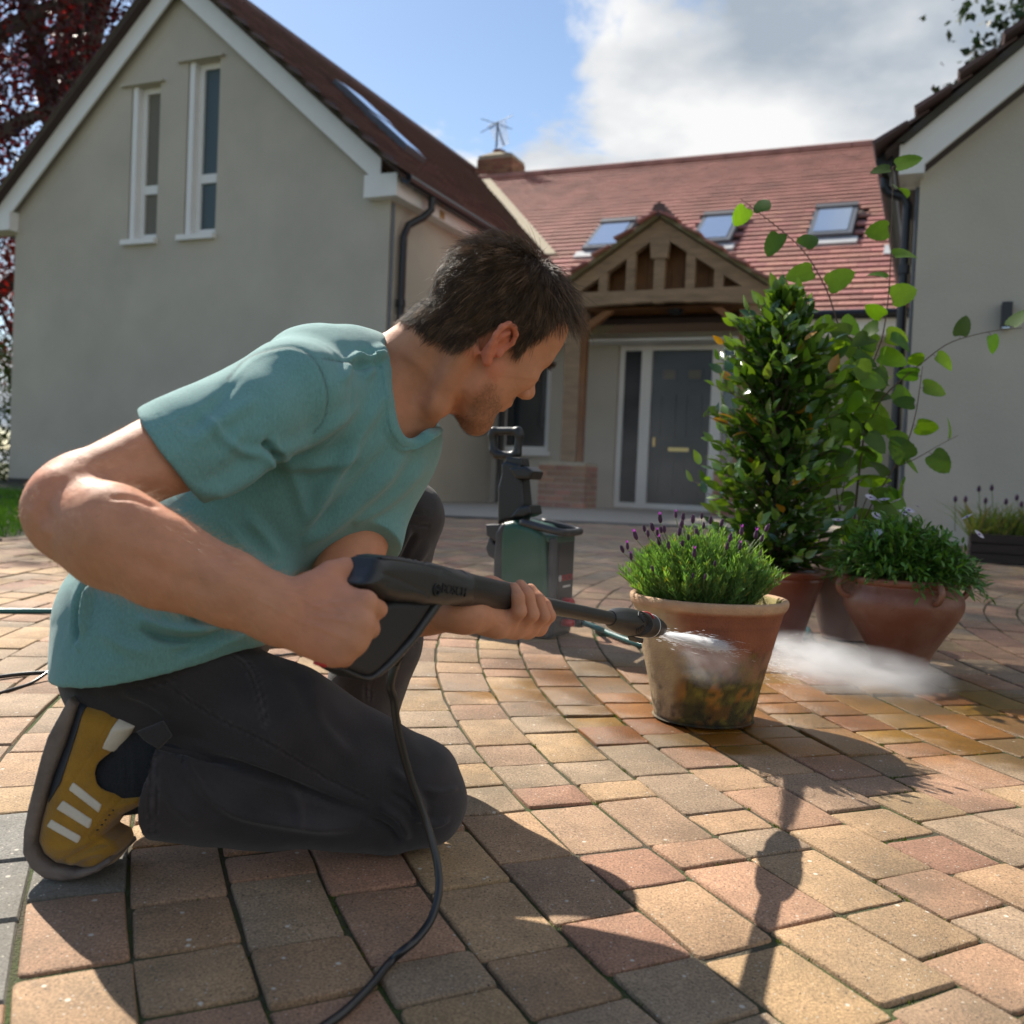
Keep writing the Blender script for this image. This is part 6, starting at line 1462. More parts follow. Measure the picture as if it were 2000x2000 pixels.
moss = np.clip((.56 - h) / .12 + n1 * 1.3 + n2 * .9, 0, 1) * (1 - left * .8); mc_ = np.array([.105, .088, .010]) * (1 + 1.3 * n3)[:, None]
c = c * (1 - moss[:, None] * .92) + mc_ * (moss * .92)[:, None]
rust = np.clip((n2 + .5 * n3 + .5 * n1 - .12) / .10, 0, 1) * np.clip((.46 - h) / .08, 0, 1) * (1 - left); c = c * (1 - rust[:, None] * .7) + np.array([.36, .135, .018]) * (rust * .7)[:, None]
blk = np.clip((fbm(V, 17, 21) - .06) / .10, 0, 1) * np.clip((.50 - h) / .1, 0, 1); c = c * (1 - blk[:, None] * .6) + np.array([.014, .014, .008]) * (blk * .6)[:, None]
foot = np.clip((.06 - h) / .03, 0, 1); c *= (1 - .55 * foot)[:, None]
rim = np.clip((h - .93) / .015, 0, 1); c = c * (1 - rim[:, None]) + np.array([.48, .30, .175]) * rim[:, None] * (1 + .15 * n2)[:, None]
ins = (rr < .150) & (h > .85); c[ins] = np.array([.40, .33, .13]) * (1 + .2 * n2[ins])[:, None]
V = V + (V - lc) * np.array([1, 1, 0]) * (.006 * n1 + .004 * n3 + .0025 * band)[:, None] * np.clip(h * 20, 0, 1)[:, None]
obj('pot_wall', raw_mesh('pot_wall', local(pot, V), Q, m_terra, True, np.clip(c, 0, 1)), pot)
b = MB(); b.lathe([(0, .224), (.08, .222), (.139, .215)], lc, n=40); b.build('soil', m_soil, pot, True)

def leaf_geo(L_, W_, fold=.25, curl=.2, n=5, tipp=1.6, ser=0.0, base=.15):
    """a blade along +y, its midrib sunk; n stations"""
    V, F = [], []
    for i in range(n + 1):
        t = i / n; w = W_ * .5 * (math.sin(math.pi * min(1, t ** (1 / tipp) if tipp < 1 else t ** .8)) ** .9) if 0 < t < 1 else W_ * .5 * (base if t == 0 else .02)
        if ser and 0 < t < 1: w *= 1 + ser * (1 if i % 2 else -1)
        y = L_ * t; z = -curl * L_ * t * t
        V += [(-w, y - abs(w) * .1, z + fold * w), (0, y, z), (w, y - abs(w) * .1, z + fold * w)]
    for i in range(n):
        a = i * 3; F += [(a, a + 1, a + 4, a + 3), (a + 1, a + 2, a + 5, a + 4)]
    return np.array(V), F
def hz_geo(L_, W_, fold, curl):
    """broad round hazel blade: heart shaped base, short point, toothed edge"""
    w = [(.0, .10), (-.06, .30), (.0, .44), (.08, .475), (.16, .52), (.24, .495), (.34, .52), (.44, .475), (.54, .47), (.64, .40), (.73, .37), (.81, .27), (.88, .215), (.94, .09), (1.0, .0)]
    V, F = [], []; n = len(w)
    for t, h in w:
        y = L_ * t; tm = max(t, 0); z = -curl * L_ * tm * tm; V += [(-W_ * h, y, z + fold * W_ * h * .8), (0, L_ * tm, z), (W_ * h, y, z + fold * W_ * h * .8)]
    for i in range(n - 1):
        a = i * 3; F += [(a, a + 1, a + 4, a + 3), (a + 1, a + 2, a + 5, a + 4)]
    return np.array(V), F
def orient(d, up):
    d = np.asarray(d, float); d = d / np.linalg.norm(d); x = np.cross(d, up); x /= np.linalg.norm(x) + 1e-9; z = np.cross(x, d); return np.stack([x, d, z], 1)   # columns
class LeafSet:
    """leaves of one plant: the nearest ones are parts, the rest one joined mesh"""
    def __init__(s, name, mat, parent, geos, npart=300): s.n, s.m, s.p, s.g, s.k, s.it = name, mat, parent, geos, npart, []
    def add(s, p, R, sc, gi, col): s.it.append((np.asarray(p, float), R, sc, gi, col))
    def build(s):
        s.it.sort(key=lambda a: np.linalg.norm(a[0] - CAM) - .3 * a[2]); rest = MB(); cache = {}
        for i, (p, R, sc, gi, col) in enumerate(s.it):
            V, F = s.g[gi]
            if i < s.k:
                ck = (gi, tuple(np.round(np.array(col) * 40).astype(int)))
                if ck not in cache: cache[ck] = raw_mesh(s.n, V, F, s.m, True, np.round(np.array(col) * 40) / 40)
                o = bpy.data.objects.new(s.n, cache[ck]); link(o, s.p); m = Matrix.Identity(4); lp = local(s.p, p)
                for a in range(3):
                    for b_ in range(3): m[a][b_] = R[a][b_] * sc
                    m[a][3] = lp[a]
                o.matrix_local = m
            else: rest.add(V @ (R * sc).T + p, F, col)
        if rest.n:
            o = rest.build(s.n if not s.k else 'foliage', s.m, s.p, True, True); o['kind'] = 'stuff'
m_lav = leafmat('lavender_leaf', trans=.35, rough=.6, spec=.25, tint=(1.3, 1.5, .5))
m_lavf = M('lavender_flower_head', (0.060, 0.020, 0.055), .8, var=.4, vscale=160, objrand=.3)
m_brac = leafmat('lavender_bract', attr=False, col=(0.30, 0.06, 0.32), trans=.4, tint=(1.2, .8, 1.2))
m_stem = M('green_stem', (0.12, 0.17, 0.05), .6); m_wood = M('brown_twig', (0.10, 0.065, 0.045), .8, var=.2, vscale=40)
lav = empty('lavender', lc + HZ * .22, 'bushy lavender with purple flower heads growing in the mossy terracotta pot', 'plant')
lr = np.random.default_rng(5); fol = MB(); stems = MB(); LC = lc + np.array([-.018, 0, .215])
def dome(u, v):
    a = 2 * math.pi * u; r = math.sqrt(v); return np.array([math.cos(a) * r, math.sin(a) * r])
for i in range(700):
    q = dome(lr.random(), lr.random()); base = LC + np.array([q[0] * .085, q[1] * .085, 0]); R_ = .150 + lr.normal() * .012; hgt = .158 * math.sqrt(max(.10, 1 - .72 * (q @ q))) + lr.normal() * .012
    tip = LC + np.array([q[0] * R_, q[1] * R_, hgt]); mid = (base + tip) / 2 + np.array([q[0] * .015, q[1] * .015, .02]); pts = spline([base, mid, tip], 8)
    g = lr.uniform(.75, 1.3); young = lr.random() < .5
    stems.tube(pts[[0, 3, 7]], [.0012, .001, .0007], 3, (.10, .16, .045), False)
    nl = 15
    for k in range(nl):
        t = (k + 1) / nl; t = .18 + .82 * t; p = pts[min(7, int(t * 7))] * (1 - (t * 7) % 1) + pts[min(7, int(t * 7) + 1)] * ((t * 7) % 1); tang = tip - base; tang /= np.linalg.norm(tang)
        for sgn in (0, 1):
            az = k * 1.57 + sgn * math.pi + lr.normal() * .3; side = np.array([math.cos(az), math.sin(az), .1]); d = tang * (.75 + .5 * t) + side * .62; d /= np.linalg.norm(d); L_ = .019 * (1.1 - .45 * t) * lr.uniform(.8, 1.25); wv = np.cross(d, (lr.normal(), lr.normal(), 1)); wv /= np.linalg.norm(wv); wv *= .0013
            col = np.array([.19, .30, .075]) * g if young else np.array([.11, .21, .065]) * g
            if lr.random() < .04: col = np.array([.28, .25, .05])
            fol.add([p - wv * .5, p + wv * .5, p + d * L_ * .55 + wv, p + d * L_, p + d * L_ * .55 - wv], [(0, 1, 2, 3, 4)], col)
o = fol.build('foliage', m_lav, lav, True, True); o['kind'] = 'stuff'
stems.build('stems', m_stem, lav)['kind'] = 'stuff'
# flower heads at the places the photograph shows
V, F = [], []
bm_ = MB(); pr = [(.0008, 0), (.0032, .002), (.0046, .006), (.0049, .011), (.0042, .016), (.0028, .0195), (.0006, .021)]
bm_.lathe(pr, (0, 0, 0), n=10); bv_ = bm_.v[0]; bv_ = bv_ * (1 + .16 * np.sin(np.arange(len(bv_)) * 2.4))[:, None] * np.array([1, 1, 1]); flower_me = raw_mesh('flower', bv_, bm_.f, m_lavf, True)
bb = MB()
for k in range(4):
    a = k * 1.6 + .3; d = np.array([math.cos(a) * .45, math.sin(a) * .45, 1]); d /= np.linalg.norm(d); w_ = np.cross(d, HZ); w_ /= np.linalg.norm(w_); p0 = np.array([0, 0, .0185]); bb.add([p0, p0 + d * .006 + w_ * .0024, p0 + d * .0125, p0 + d * .006 - w_ * .0024], [(0, 1, 2, 3)])
brac_me = raw_mesh('bract', np.vstack(bb.v), bb.f, m_brac)
FL = [(1320, 1003, 1), (1290, 1013, 1), (1333, 1009, 0), (1353, 1014, 0), (1244, 1046, 1), (1259, 1030, 0), (1266, 1040, 0), (1276, 1029, 0), (1284, 1038, 1), (1292, 1033, 0), (1298, 1032, 0), (1288, 1057, 1), (1306, 1064, 0), (1326, 1038, 0), (1330, 1062, 0), (1345, 1047, 0), (1329, 1024, 0), (1356, 1080, 1), (1363, 1038, 0), (1374, 1024, 0), (1370, 1005, 0), (1387, 1015, 0), (1396, 1098, 0), (1407, 1020, 0), (1376, 1123, 0), (1338, 1131, 0), (1218, 1071, 0), (1226, 1065, 1), (1233, 1085, 1), (1276, 1108, 0), (1424, 1050, 0), (1448, 1038, 1), (1418, 1066, 0), (1445, 1066, 1), (1475, 1044, 1), (1486, 1050, 0), (1494, 1030, 0), (1485, 1077, 0), (1352, 1122, 0)]
for x, y, br in FL:
    rel = (x - 1358) / 150; d_ = 2.04 - .13 * math.sqrt(max(0, 1 - rel * rel)) * np.clip((y - 1000) / 90, -.9, 1) + lr.normal() * .02
    p = P(x, y + 9, d_); ax = np.array([rel * .35 + lr.normal() * .12, lr.normal() * .12, 1]); ax /= np.linalg.norm(ax); x_ = np.cross(ax, (0, 1, .1)); x_ /= np.linalg.norm(x_); R = np.stack([x_, np.cross(ax, x_), ax], 1); sc = lr.uniform(.60, .85) * (1.0 if y < 1090 else .8)
    o = bpy.data.objects.new('flower', flower_me); link(o, lav); m = Matrix.Identity(4); lp = local(lav, p)
    for a in range(3):
        for b_ in range(3): m[a][b_] = R[a][b_] * sc
        m[a][3] = lp[a]
    o.matrix_local = m
    if br: bo = bpy.data.objects.new('bract', brac_me); link(bo, o)
    q0 = LC + (p - LC) * .45; b = MB(); b.tube(spline([q0 - HZ * .02, (q0 + p) / 2, p - ax * .001], 6), .0009, 5); so_ = b.build('stalk', m_stem, lav, True)

# -- bay shrub in its glossy pot
bc = gpt(1506, 1250); bay_pot = empty('plant_pot', bc, 'tall glossy red terracotta pot half hidden behind the lavender pot', 'plant pot', 'terracotta pots on the paving')
k_ = np.linalg.norm(bc - CAM); bd = float((bc - CAM) @ CM[2]); ph = (1252 - 1112) / FPX * bd
prof = [(.001, .004), (.086, .003), (.092, .012), (.104, .06), (.122, .12), (.137, .17), (.143, ph - .030), (.142, ph - .022), (.148, ph - .016), (.149, ph - .004), (.144, ph), (.132, ph - .002), (.128, ph - .03)]
V, Q = lathe_dense(prof, bc, 64, 60); obj('pot_wall', raw_mesh('pot_wall', local(bay_pot, V), Q, m_glaze, True), bay_pot)
b = MB(); b.lathe([(0, ph - .022), (.13, ph - .026)], bc, n=32); b.build('soil', m_soil, bay_pot)
m_bay = leafmat('bay_leaf', trans=.22, rough=.24, spec=.8, tint=(1.5, 1.5, .4))
bay = empty('bay_shrub', bc + HZ * ph, 'dense upright bay shrub with small glossy dark leaves behind the lavender', 'shrub')
br_ = np.random.default_rng(9); geos = [leaf_geo(.056, .028, .26, .18, 6), leaf_geo(.048, .025, .20, .30, 6), leaf_geo(.062, .030, .30, .10, 6)]
LS = LeafSet('leaf', m_bay, bay, geos, 300); top = .90; b = MB(); base = bc + HZ * (ph - .03)
def baw(t): return np.interp(t, [0, .10, .25, .45, .6, .75, .88, 1], [.17, .225, .235, .205, .185, .160, .115, .03])
def bax(t): return np.interp(t, [0, .3, .6, 1], [.0, -.012, -.016, .0])
b.tube([base, base + HZ * .5 + np.array([-.01, 0, 0]), base + HZ * (top - .02)], [.010, .007, .003], 6)
for i in range(430):
    t = br_.random() ** .9; z = .0 + t * (top - .06); a = br_.uniform(0, 2 * math.pi); R_ = baw(t) * br_.uniform(.45, 1.10) * (1 + .32 * vnoise(np.array([[math.cos(a), math.sin(a), z * 5]]), 1.6, 3)[0])
    c0 = base + np.array([bax(t), 0, max(0, z - .12)]); tip = base + np.array([bax(t) + math.cos(a) * R_, math.sin(a) * R_, z + .03]); pts = spline([c0, (c0 + tip) / 2 + HZ * .03, tip], 7)
    b.tube(pts, [.0022, .002, .0018, .0016, .0014, .0012, .0008], 4)
    for k in range(9):
        s = .30 + .70 * k / 8; p = pts[int(s * 6)] + br_.normal(size=3) * .004; out = np.array([math.cos(a + br_.normal() * .9), math.sin(a + br_.normal() * .9), br_.uniform(.1, .9) if k < 8 else 1.0]); tang = pts[-1] - pts[-3]; tang /= np.linalg.norm(tang)
        d = out * .8 + tang * .6 + br_.normal(size=3) * .25; g = br_.uniform(.7, 1.25); col = np.array([.058, .125, .020]) * g
        if k >= 6 and br_.random() < .55: col = np.array([.15, .26, .03]) * g
        if br_.random() < .012: col = np.array([.45, .22, .02])
        LS.add(p, orient(d, np.array([math.cos(a) * .75 + br_.normal() * .45, math.sin(a) * .75 + br_.normal() * .45, .75 + br_.normal() * .25])), br_.uniform(.62, 1.05), int(br_.integers(3)), col)
LS.build(); b.build('stems', m_wood, bay, True)

# -- pale pot with the hazel sapling
sc_p = gpt(1652, 1246); pale = empty('plant_pot', sc_p, 'pale pink terracotta pot between the glossy pot and the urn', 'plant pot', 'terracotta pots on the paving')
prof = [(.001, .004), (.070, .003), (.076, .012), (.096, .08), (.110, .15), (.116, .19), (.121, .195), (.122, .215), (.116, .218), (.108, .21), (.104, .18)]
V, Q = lathe_dense(prof, sc_p, 56, 50); obj('pot_wall', raw_mesh('pot_wall', local(pale, V), Q, m_paleterra, True), pale); b = MB(); b.lathe([(0, .195), (.106, .192)], sc_p, n=28); b.build('soil', m_soil, pale)
hz = empty('hazel_sapling', sc_p + HZ * .19, 'thin hazel sapling with large bright green leaves against the right hand gable', 'sapling')
m_hazel = leafmat('hazel_leaf', trans=.48, rough=.5, spec=.35, tint=(1.7, 1.65, .35)); hd_ = float((sc_p - CAM) @ CM[2])
def bl(pts, dz=()): return spline([P(x, y, hd_ + (dz[i] if i < len(dz) else 0)) for i, (x, y) in enumerate(pts)], 26)
BR = [(bl([(1652, 1165), (1664, 1060), (1676, 940), (1690, 830), (1697, 760), (1702, 715)]), .0050, 13), (bl([(1702, 715), (1668, 668), (1640, 640), (1618, 575), (1590, 520), (1560, 480), (1520, 445), (1478, 412), (1446, 388)]), .0028, 9),
      (bl([(1702, 715), (1712, 690), (1724, 655), (1734, 590), (1739, 520), (1742, 430), (1744, 340), (1744, 325)]), .0026, 12), (bl([(1692, 840), (1722, 780), (1765, 738), (1805, 705), (1850, 672), (1900, 655), (1950, 645), (1998, 640)], (0, -.02, -.05, -.07, -.08, -.09, -.1, -.1)), .0026, 7),
      (bl([(1660, 1080), (1700, 990), (1745, 915), (1772, 865), (1788, 810), (1796, 760), (1802, 715)], (0, -.03, -.05, -.06, -.06, -.06, -.06)), .0026, 9), (bl([(1745, 915), (1790, 895), (1830, 872), (1872, 850)], (-.05, -.07, -.08, -.09)), .0018, 3),
      (bl([(1655, 1120), (1640, 1000), (1625, 900), (1610, 800), (1612, 740), (1622, 700)], (0, -.04, -.06, -.06, -.05, -.04)), .0026, 13), (bl([(1664, 1060), (1690, 980), (1705, 960), (1740, 940)], (-.02, -.06, -.08, -.1)), .0018, 4), (bl([(1640, 1000), (1660, 890), (1690, 840)], (-.04, -.09, -.1)), .0018, 6)]
b = MB(); geos = [hz_geo(.078, .068, .16, .22), hz_geo(.072, .058, .34, .40), hz_geo(.082, .066, .10, .05)]; HL = LeafSet('leaf', m_hazel, hz, geos, 300); hr2 = np.random.default_rng(3)
def hleaf(p, d, sc, kind=None):
    r = hr2.random() if kind is None else kind; col = np.array([.14, .26, .025]) if r < .55 else np.array([.075, .15, .030]) if r < .992 else np.array([.40, .33, .02]); nrm = -CM[2] * .75 + HZ * .45 + hr2.normal(size=3) * .42
    HL.add(p, orient(d, nrm), sc, int(hr2.integers(3)), col * hr2.uniform(.85, 1.15))
for pts, r0, nl in BR:
    b.tube(pts, np.linspace(r0, r0 * .35, len(pts)), 6)
    for k in range(nl):
        t = (k + .6) / nl if r0 < .004 else (.25 + .7 * k / nl); i = int(t * (len(pts) - 1)); p = pts[i]; tg = pts[min(i + 1, 25)] - pts[max(i - 1, 0)]; tg /= np.linalg.norm(tg); sgn = 1 if k % 2 else -1
        side = np.cross(tg, -CM[2]) * sgn; d = side * .9 + tg * .45 - HZ * .35 + hr2.normal(size=3) * .22; e = p + (side * .6 + tg * .4 - HZ * .1) * .018; b.tube([p, e], .0008, 4); hleaf(e, d, hr2.uniform(.80, 1.20) * (1 - .15 * t))
for x, y, s_ in ((1580, 735, 1.1), (1560, 770, 1.0), (1600, 780, 1.1), (1625, 760, 1.15), (1650, 730, 1.1), (1670, 690, 1.0), (1700, 780, 1.2), (1640, 820, 1.1), (1600, 850, 1), (1575, 700, .9), (1700, 660, 1), (1725, 690, .9), (1660, 870, 1.1), (1625, 930, .9), (1700, 880, 1.0), (1620, 880, 1.0), (1760, 940, 1.2), (1735, 960, 1), (1600, 720, 1.0), (1655, 775, 1.2), (1590, 810, 1.1), (1570, 830, 1.0), (1612, 830, 1.1), (1585, 760, 1.0), (1640, 790, 1.0), (1668, 820, 1.0), (1680, 740, 1.1), (1710, 720, 1.0), (1660, 930, .9), (1690, 930, 1.0), (1590, 900, .9), (1715, 640, 1.0), (1740, 660, 1.0), (1630, 715, .9), (1560, 720, .9)):
    hleaf(P(x, y, hd_ - hr2.uniform(.0, .12)), np.array([hr2.normal() * .7, hr2.normal() * .4, -.35 + hr2.normal() * .5]), s_)
for i in range(70):
    a_ = hr2.uniform(0, 2 * math.pi); x = 1632 + 75 * math.cos(a_) * math.sqrt(hr2.random()); y = 800 + 150 * math.sin(a_) * math.sqrt(hr2.random()); hleaf(P(x, y, hd_ + hr2.uniform(-.14, .14)), np.array([hr2.normal() * .8, hr2.normal() * .5, -.3 + hr2.normal() * .5]), hr2.uniform(.75, 1.1))
HL.build(); b.build('branches', m_wood, hz, True)

# -- urn with the daisy bush
uc = gpt(1757, 1302); urn = empty('plant_pot', uc, 'round bellied terracotta urn with loop handles in front of the gable', 'plant pot', 'terracotta pots on the paving')
prof = [(.001, .004), (.066, .003), (.071, .010), (.082, .04), (.108, .085), (.134, .125), (.150, .155), (.1545, .178), (.150, .200), (.141, .216), (.1385, .224), (.145, .229), (.147, .238), (.143, .244), (.130, .243), (.126, .22)]
V, Q = lathe_dense(prof, uc, 72, 80); m_urn = M('worn_terracotta', (0.20, 0.066, 0.034), .42, col2=(.25, .115, .072), vscale=7, bump=.15, bscale=90, spec=.5); obj('pot_wall', raw_mesh('pot_wall', local(urn, V), Q, m_urn, True), urn)
b = MB(); b.lathe([(0, .22), (.128, .216)], uc, n=32); b.build('soil', m_soil, urn)
for a in (math.radians(4), math.radians(-82), math.radians(184)):
    d = np.array([math.cos(a), math.sin(a), 0]); b = MB(); b.tube(spline([uc + d * .135 + HZ * .232, uc + d * .168 + HZ * .238, uc + d * .182 + HZ * .218, uc + d * .170 + HZ * .196, uc + d * .145 + HZ * .188], 16), .0085, 10); b.build('handle', m_urn, urn, True)
dz_ = empty('daisy_bush', uc + HZ * .225, 'low mounded daisy bush with a few white flowers spilling over the urn', 'shrub'); m_daisy = leafmat('daisy_leaf', trans=.25, rough=.45, spec=.5, tint=(1.5, 1.6, .4)); dr = np.random.default_rng(21); fol = MB(); st = MB(); DC = uc + HZ * .215
V0, F0 = leaf_geo(.026, .0085, .3, .2, 3)
for i in range(620):
    q = dome(dr.random(), dr.random()); ang = math.atan2(q[1], q[0]); rx = .225 if q[0] > 0 else .200; hgt = .17 * math.sqrt(max(.02, 1 - .95 * (q @ q))) * (1 + .25 * (-q[0])) - .05 * (q @ q); tip = DC + np.array([q[0] * rx, q[1] * .19, hgt + dr.normal() * .01 + .01]); base = DC + np.array([q[0] * .08, q[1] * .08, 0])
    pts = spline([base, (base + tip) / 2 + HZ * .03, tip], 6); st.tube(pts[[0, 3, 5]], .0012, 3, None, False); g = dr.uniform(.7, 1.3)
    for k in range(11):
        s = .45 + .55 * k / 10; p = pts[int(s * 5)] + dr.normal(size=3) * .006; d = (tip - base) / np.linalg.norm(tip - base) * .7 + dr.normal(size=3) * .65; col = np.array([.055, .145, .022]) * g if k < 8 else np.array([.10, .22, .03]) * g
        fol.add(V0 @ (orient(d, np.array([dr.normal() * .3, dr.normal() * .3, 1])) * dr.uniform(.7, 1.2)).T + p, F0, col)
o = fol.build('foliage', m_daisy, dz_, True, True); o['kind'] = 'stuff'; o = st.build('stems', m_stem, dz_); o['kind'] = 'stuff'
m_petal = leafmat('white_petal', attr=False, col=(.68, .62, .70), trans=.3, tint=(1, 1, 1)); m_eye = M('purple_flower_eye', (.16, .08, .22), .8)
pm = MB()
for k in range(14):
    a = k * 2 * math.pi / 14; d = np.array([math.cos(a), math.sin(a), .12]); w_ = np.array([-math.sin(a), math.cos(a), 0]) * .0028; pm.add([d * .003 - w_ * .4, d * .012 - w_, d * .0175, d * .012 + w_, d * .003 + w_ * .4], [(0, 1, 2, 3, 4)])
petal_me = raw_mesh('petals', np.vstack(pm.v), pm.f, m_petal); em = MB(); em.lathe([(0, .003), (.003, .0025), (.0042, .0005), (.0, 0)], (0, 0, 0), n=8); eye_me = raw_mesh('eye', em.v[0], em.f, m_eye)
for x, y in ((1637, 1016), (1713, 977), (1727, 976), (1775, 997), (1792, 990), (1712, 1008), (1714, 1041), (1889, 1010), (1912, 1044), (1700, 972), (1750, 979), (1766, 1002)):
    rel = (x - 1760) / 170; p = P(x, y, 2.72 - .10 * math.sqrt(max(0, 1 - rel * rel)) * np.clip((y - 985) / 40, 0, 1)); ax = np.array([dr.normal() * .4, -.35 + dr.normal() * .3, 1]); R = orient(np.cross(ax, (1, 0, 0)), ax); fo = empty('flower'); fo.parent = dz_; fo.location = local(dz_, p); fo.rotation_euler = Matrix(R.tolist()).to_euler()
    for n_, me in (('petals', petal_me), ('eye', eye_me)): link(bpy.data.objects.new(n_, me), fo)

# -- planter with grasses by the right gable
pl0, pl1 = gpt(1893, 1098), gpt(2060, 1104); gx = HF; pln = empty('planter', pl0, 'dark timber trough planter at the foot of the right hand gable', 'planter')
m_slat = M('dark_stained_timber', (0.030, 0.020, 0.014), .8, var=.3, vscale=8, bump=.3, bscale=40, stretch=(1, 1, 8)); ln_ = 1.6; hb = .17
for r_ in range(3):
    b = MB(); z0 = pl0[2] + .004 + r_ * hb / 3; p0 = pl0 + HZ * (z0 - pl0[2]); b.box8([p0, p0 + gx * ln_, p0 + gx * ln_ + HD * .025, p0 + HD * .025] + [q + HZ * (hb / 3 - .006) for q in (p0, p0 + gx * ln_, p0 + gx * ln_ + HD * .025, p0 + HD * .025)]); b.build('board', m_slat, pln)
    b = MB(); p0 = p0 + HD * .026; b.box8([p0, p0 + gx * .025, p0 + gx * .025 + HD * .35, p0 + HD * .35] + [q + HZ * (hb / 3 - .006) for q in (p0, p0 + gx * .025, p0 + gx * .025 + HD * .35, p0 + HD * .35)]); b.build('board', m_slat, pln)
b = MB(); p0 = pl0 + HD * .03 + gx * .03 + HZ * (hb - .03); b.box8([p0 - HZ * .1, p0 + gx * 1.5 - HZ * .1, p0 + gx * 1.5 + HD * .33 - HZ * .1, p0 + HD * .33 - HZ * .1, p0, p0 + gx * 1.5, p0 + gx * 1.5 + HD * .33, p0 + HD * .33]); b.build('soil', m_soil, pln)
gr = empty('planter_grasses', pl0 + gx * .5 + HZ * hb, 'soft green planting with faded flower spikes in the dark trough', 'plant'); fb = MB(); sp_ = MB(); gg = np.random.default_rng(4)
for i in range(900):
    p = pl0 + gx * gg.uniform(.0, 1.3) + HD * gg.uniform(.05, .33) + HZ * (hb - .03); d = np.array([gg.normal() * .5, gg.normal() * .5, 1.0]); L_ = gg.uniform(.10, .26); w_ = np.array([.004, 0, 0]); q = p + d * L_ * .6; e = p + d * L_ + np.array([d[0], d[1], -.6]) * .05; col = np.array([.10, .13, .035]) * gg.uniform(.7, 1.4) if gg.random() < .8 else np.array([.22, .17, .06]); fb.add([p - w_, p + w_, q + w_ * .8, e, q - w_ * .8], [(0, 1, 2, 3, 4)], col)
o = fb.build('foliage', m_lav, gr, False, True); o['kind'] = 'stuff'
for x, y in ((1866, 975), (1886, 975), (1912, 955), (1925, 978), (1937, 953), (1965, 980), (1986, 972), (1995, 985)):
    p = P(x, y, 5.75); b = MB(); b.tube([pl0 + gx * (x - 1893) * .003 + HD * .15 + HZ * hb, p], .0022, 4); b.build('stalk', m_stem, gr); b = MB(); b.lathe([(0, -.02), (.010, -.012), (.012, 0), (.008, .014), (0, .022)], p, n=8); b.build('flower_head', m_lavf, gr)
# ------------------------------------------------------------------ trees, hedge and lawn
m_bark = M('grey_bark', (0.10, 0.085, 0.07), .9, var=.3, vscale=6, bump=.6, bscale=20)
m_beech = leafmat('copper_beech_leaf', trans=.40, rough=.45, spec=.4, tint=(1.9, .55, .5)); m_green = leafmat('hedge_leaf', trans=.3, rough=.5, spec=.4, tint=(1.5, 1.6, .4)); m_needle = leafmat('pine_needle', trans=.1, rough=.5, spec=.3, tint=(1, 1.2, .5))
tr_ = np.random.default_rng(31)
def leaf_cloud(pts, size, cols, rs):
    """one bent leaf-sized face pair at every point"""
    n = len(pts); d = rs.normal(size=(n, 3)); d /= np.linalg.norm(d, axis=1)[:, None]; s = np.cross(d, rs.normal(size=(n, 3))); s /= np.linalg.norm(s, axis=1)[:, None]; L_ = size * rs.uniform(.7, 1.3, n)[:, None]
    up = np.cross(d, s); V = np.stack([pts, pts + d * L_ * .45 + s * L_ * .32 + up * L_ * .08, pts + d * L_, pts + d * L_ * .45 - s * L_ * .32 + up * L_ * .08], 1).reshape(-1, 3)
    return V, np.arange(n * 4).reshape(n, 4), np.repeat(cols, 4, 0)
def tree(name, label, base, height, crown_c, crown_r, nclump, per, leaf, mat, pal, group=None, limbs=9, seed=1, clump_r=.55):
    rs = np.random.default_rng(seed); t = empty(name, base, label, 'tree', group); b = MB(); base = np.asarray(base, float); cc = np.asarray(crown_c, float); cr_ = np.asarray(crown_r, float)
    tp = spline([base, base + HZ * height * .3 + rs.normal(size=3) * .15, (base + HZ * height * .55 + cc) / 2 * np.array([1, 1, 0]) + HZ * (base[2] + height * .6), cc + HZ * cr_[2] * .5], 14)
    b.tube(tp, np.linspace(.035 * height, .006 * height, 14), 9); ends = []
    for i in range(limbs):
        a = i * 2.4 + rs.random(); k = int(3 + 9 * i / limbs); e = cc + cr_ * np.array([math.cos(a) * .75, math.sin(a) * .75, -.6 + 1.3 * i / limbs]); m = spline([tp[k], (tp[k] + e) / 2 + HZ * .3, e], 8); b.tube(m, np.linspace(.012 * height, .003 * height, 8), 6); ends += list(m[3:])
        for j in range(3):
            e2_ = m[5] + rs.normal(size=3) * cr_ * .3; b.tube([m[4], (m[4] + e2_) / 2, e2_], [.004 * height, .003 * height, .0015 * height], 5)
    b.build('trunk', m_bark, t, True)
    q = rs.normal(size=(nclump, 3)); q /= np.linalg.norm(q, axis=1)[:, None]; q *= (rs.random(nclump)[:, None] ** .42); c = cc + q * cr_; pts = (c[:, None] + rs.normal(size=(nclump, per, 3)) * clump_r * np.array([1, 1, .6])).reshape(-1, 3)
    col = np.repeat(np.array(pal)[rs.integers(len(pal), size=nclump)] * rs.uniform(.7, 1.3, (nclump, 1)), per, 0) * rs.uniform(.8, 1.2, (nclump * per, 1)); V, F, C = leaf_cloud(pts, leaf, col, rs)
    o = obj('crown', raw_mesh('crown', local(t, V), F, mat, False, C), t); o['kind'] = 'stuff'; return t
bb_ = np.array([-9.4, 16.8, GZ])
tree('copper_beech', 'dark red copper beech rising behind the left edge of the gable house', bb_, 13, bb_ + np.array([0, 0, 8.2]), (4.3, 4.0, 5.2), 430, 85, .11, m_beech, [(.060, .012, .016), (.035, .010, .014), (.10, .018, .014), (.028, .010, .012)], seed=3)
tb_ = np.array([-8.6, 19.3, GZ])  # unseen tree, added so its crown shades the far paving
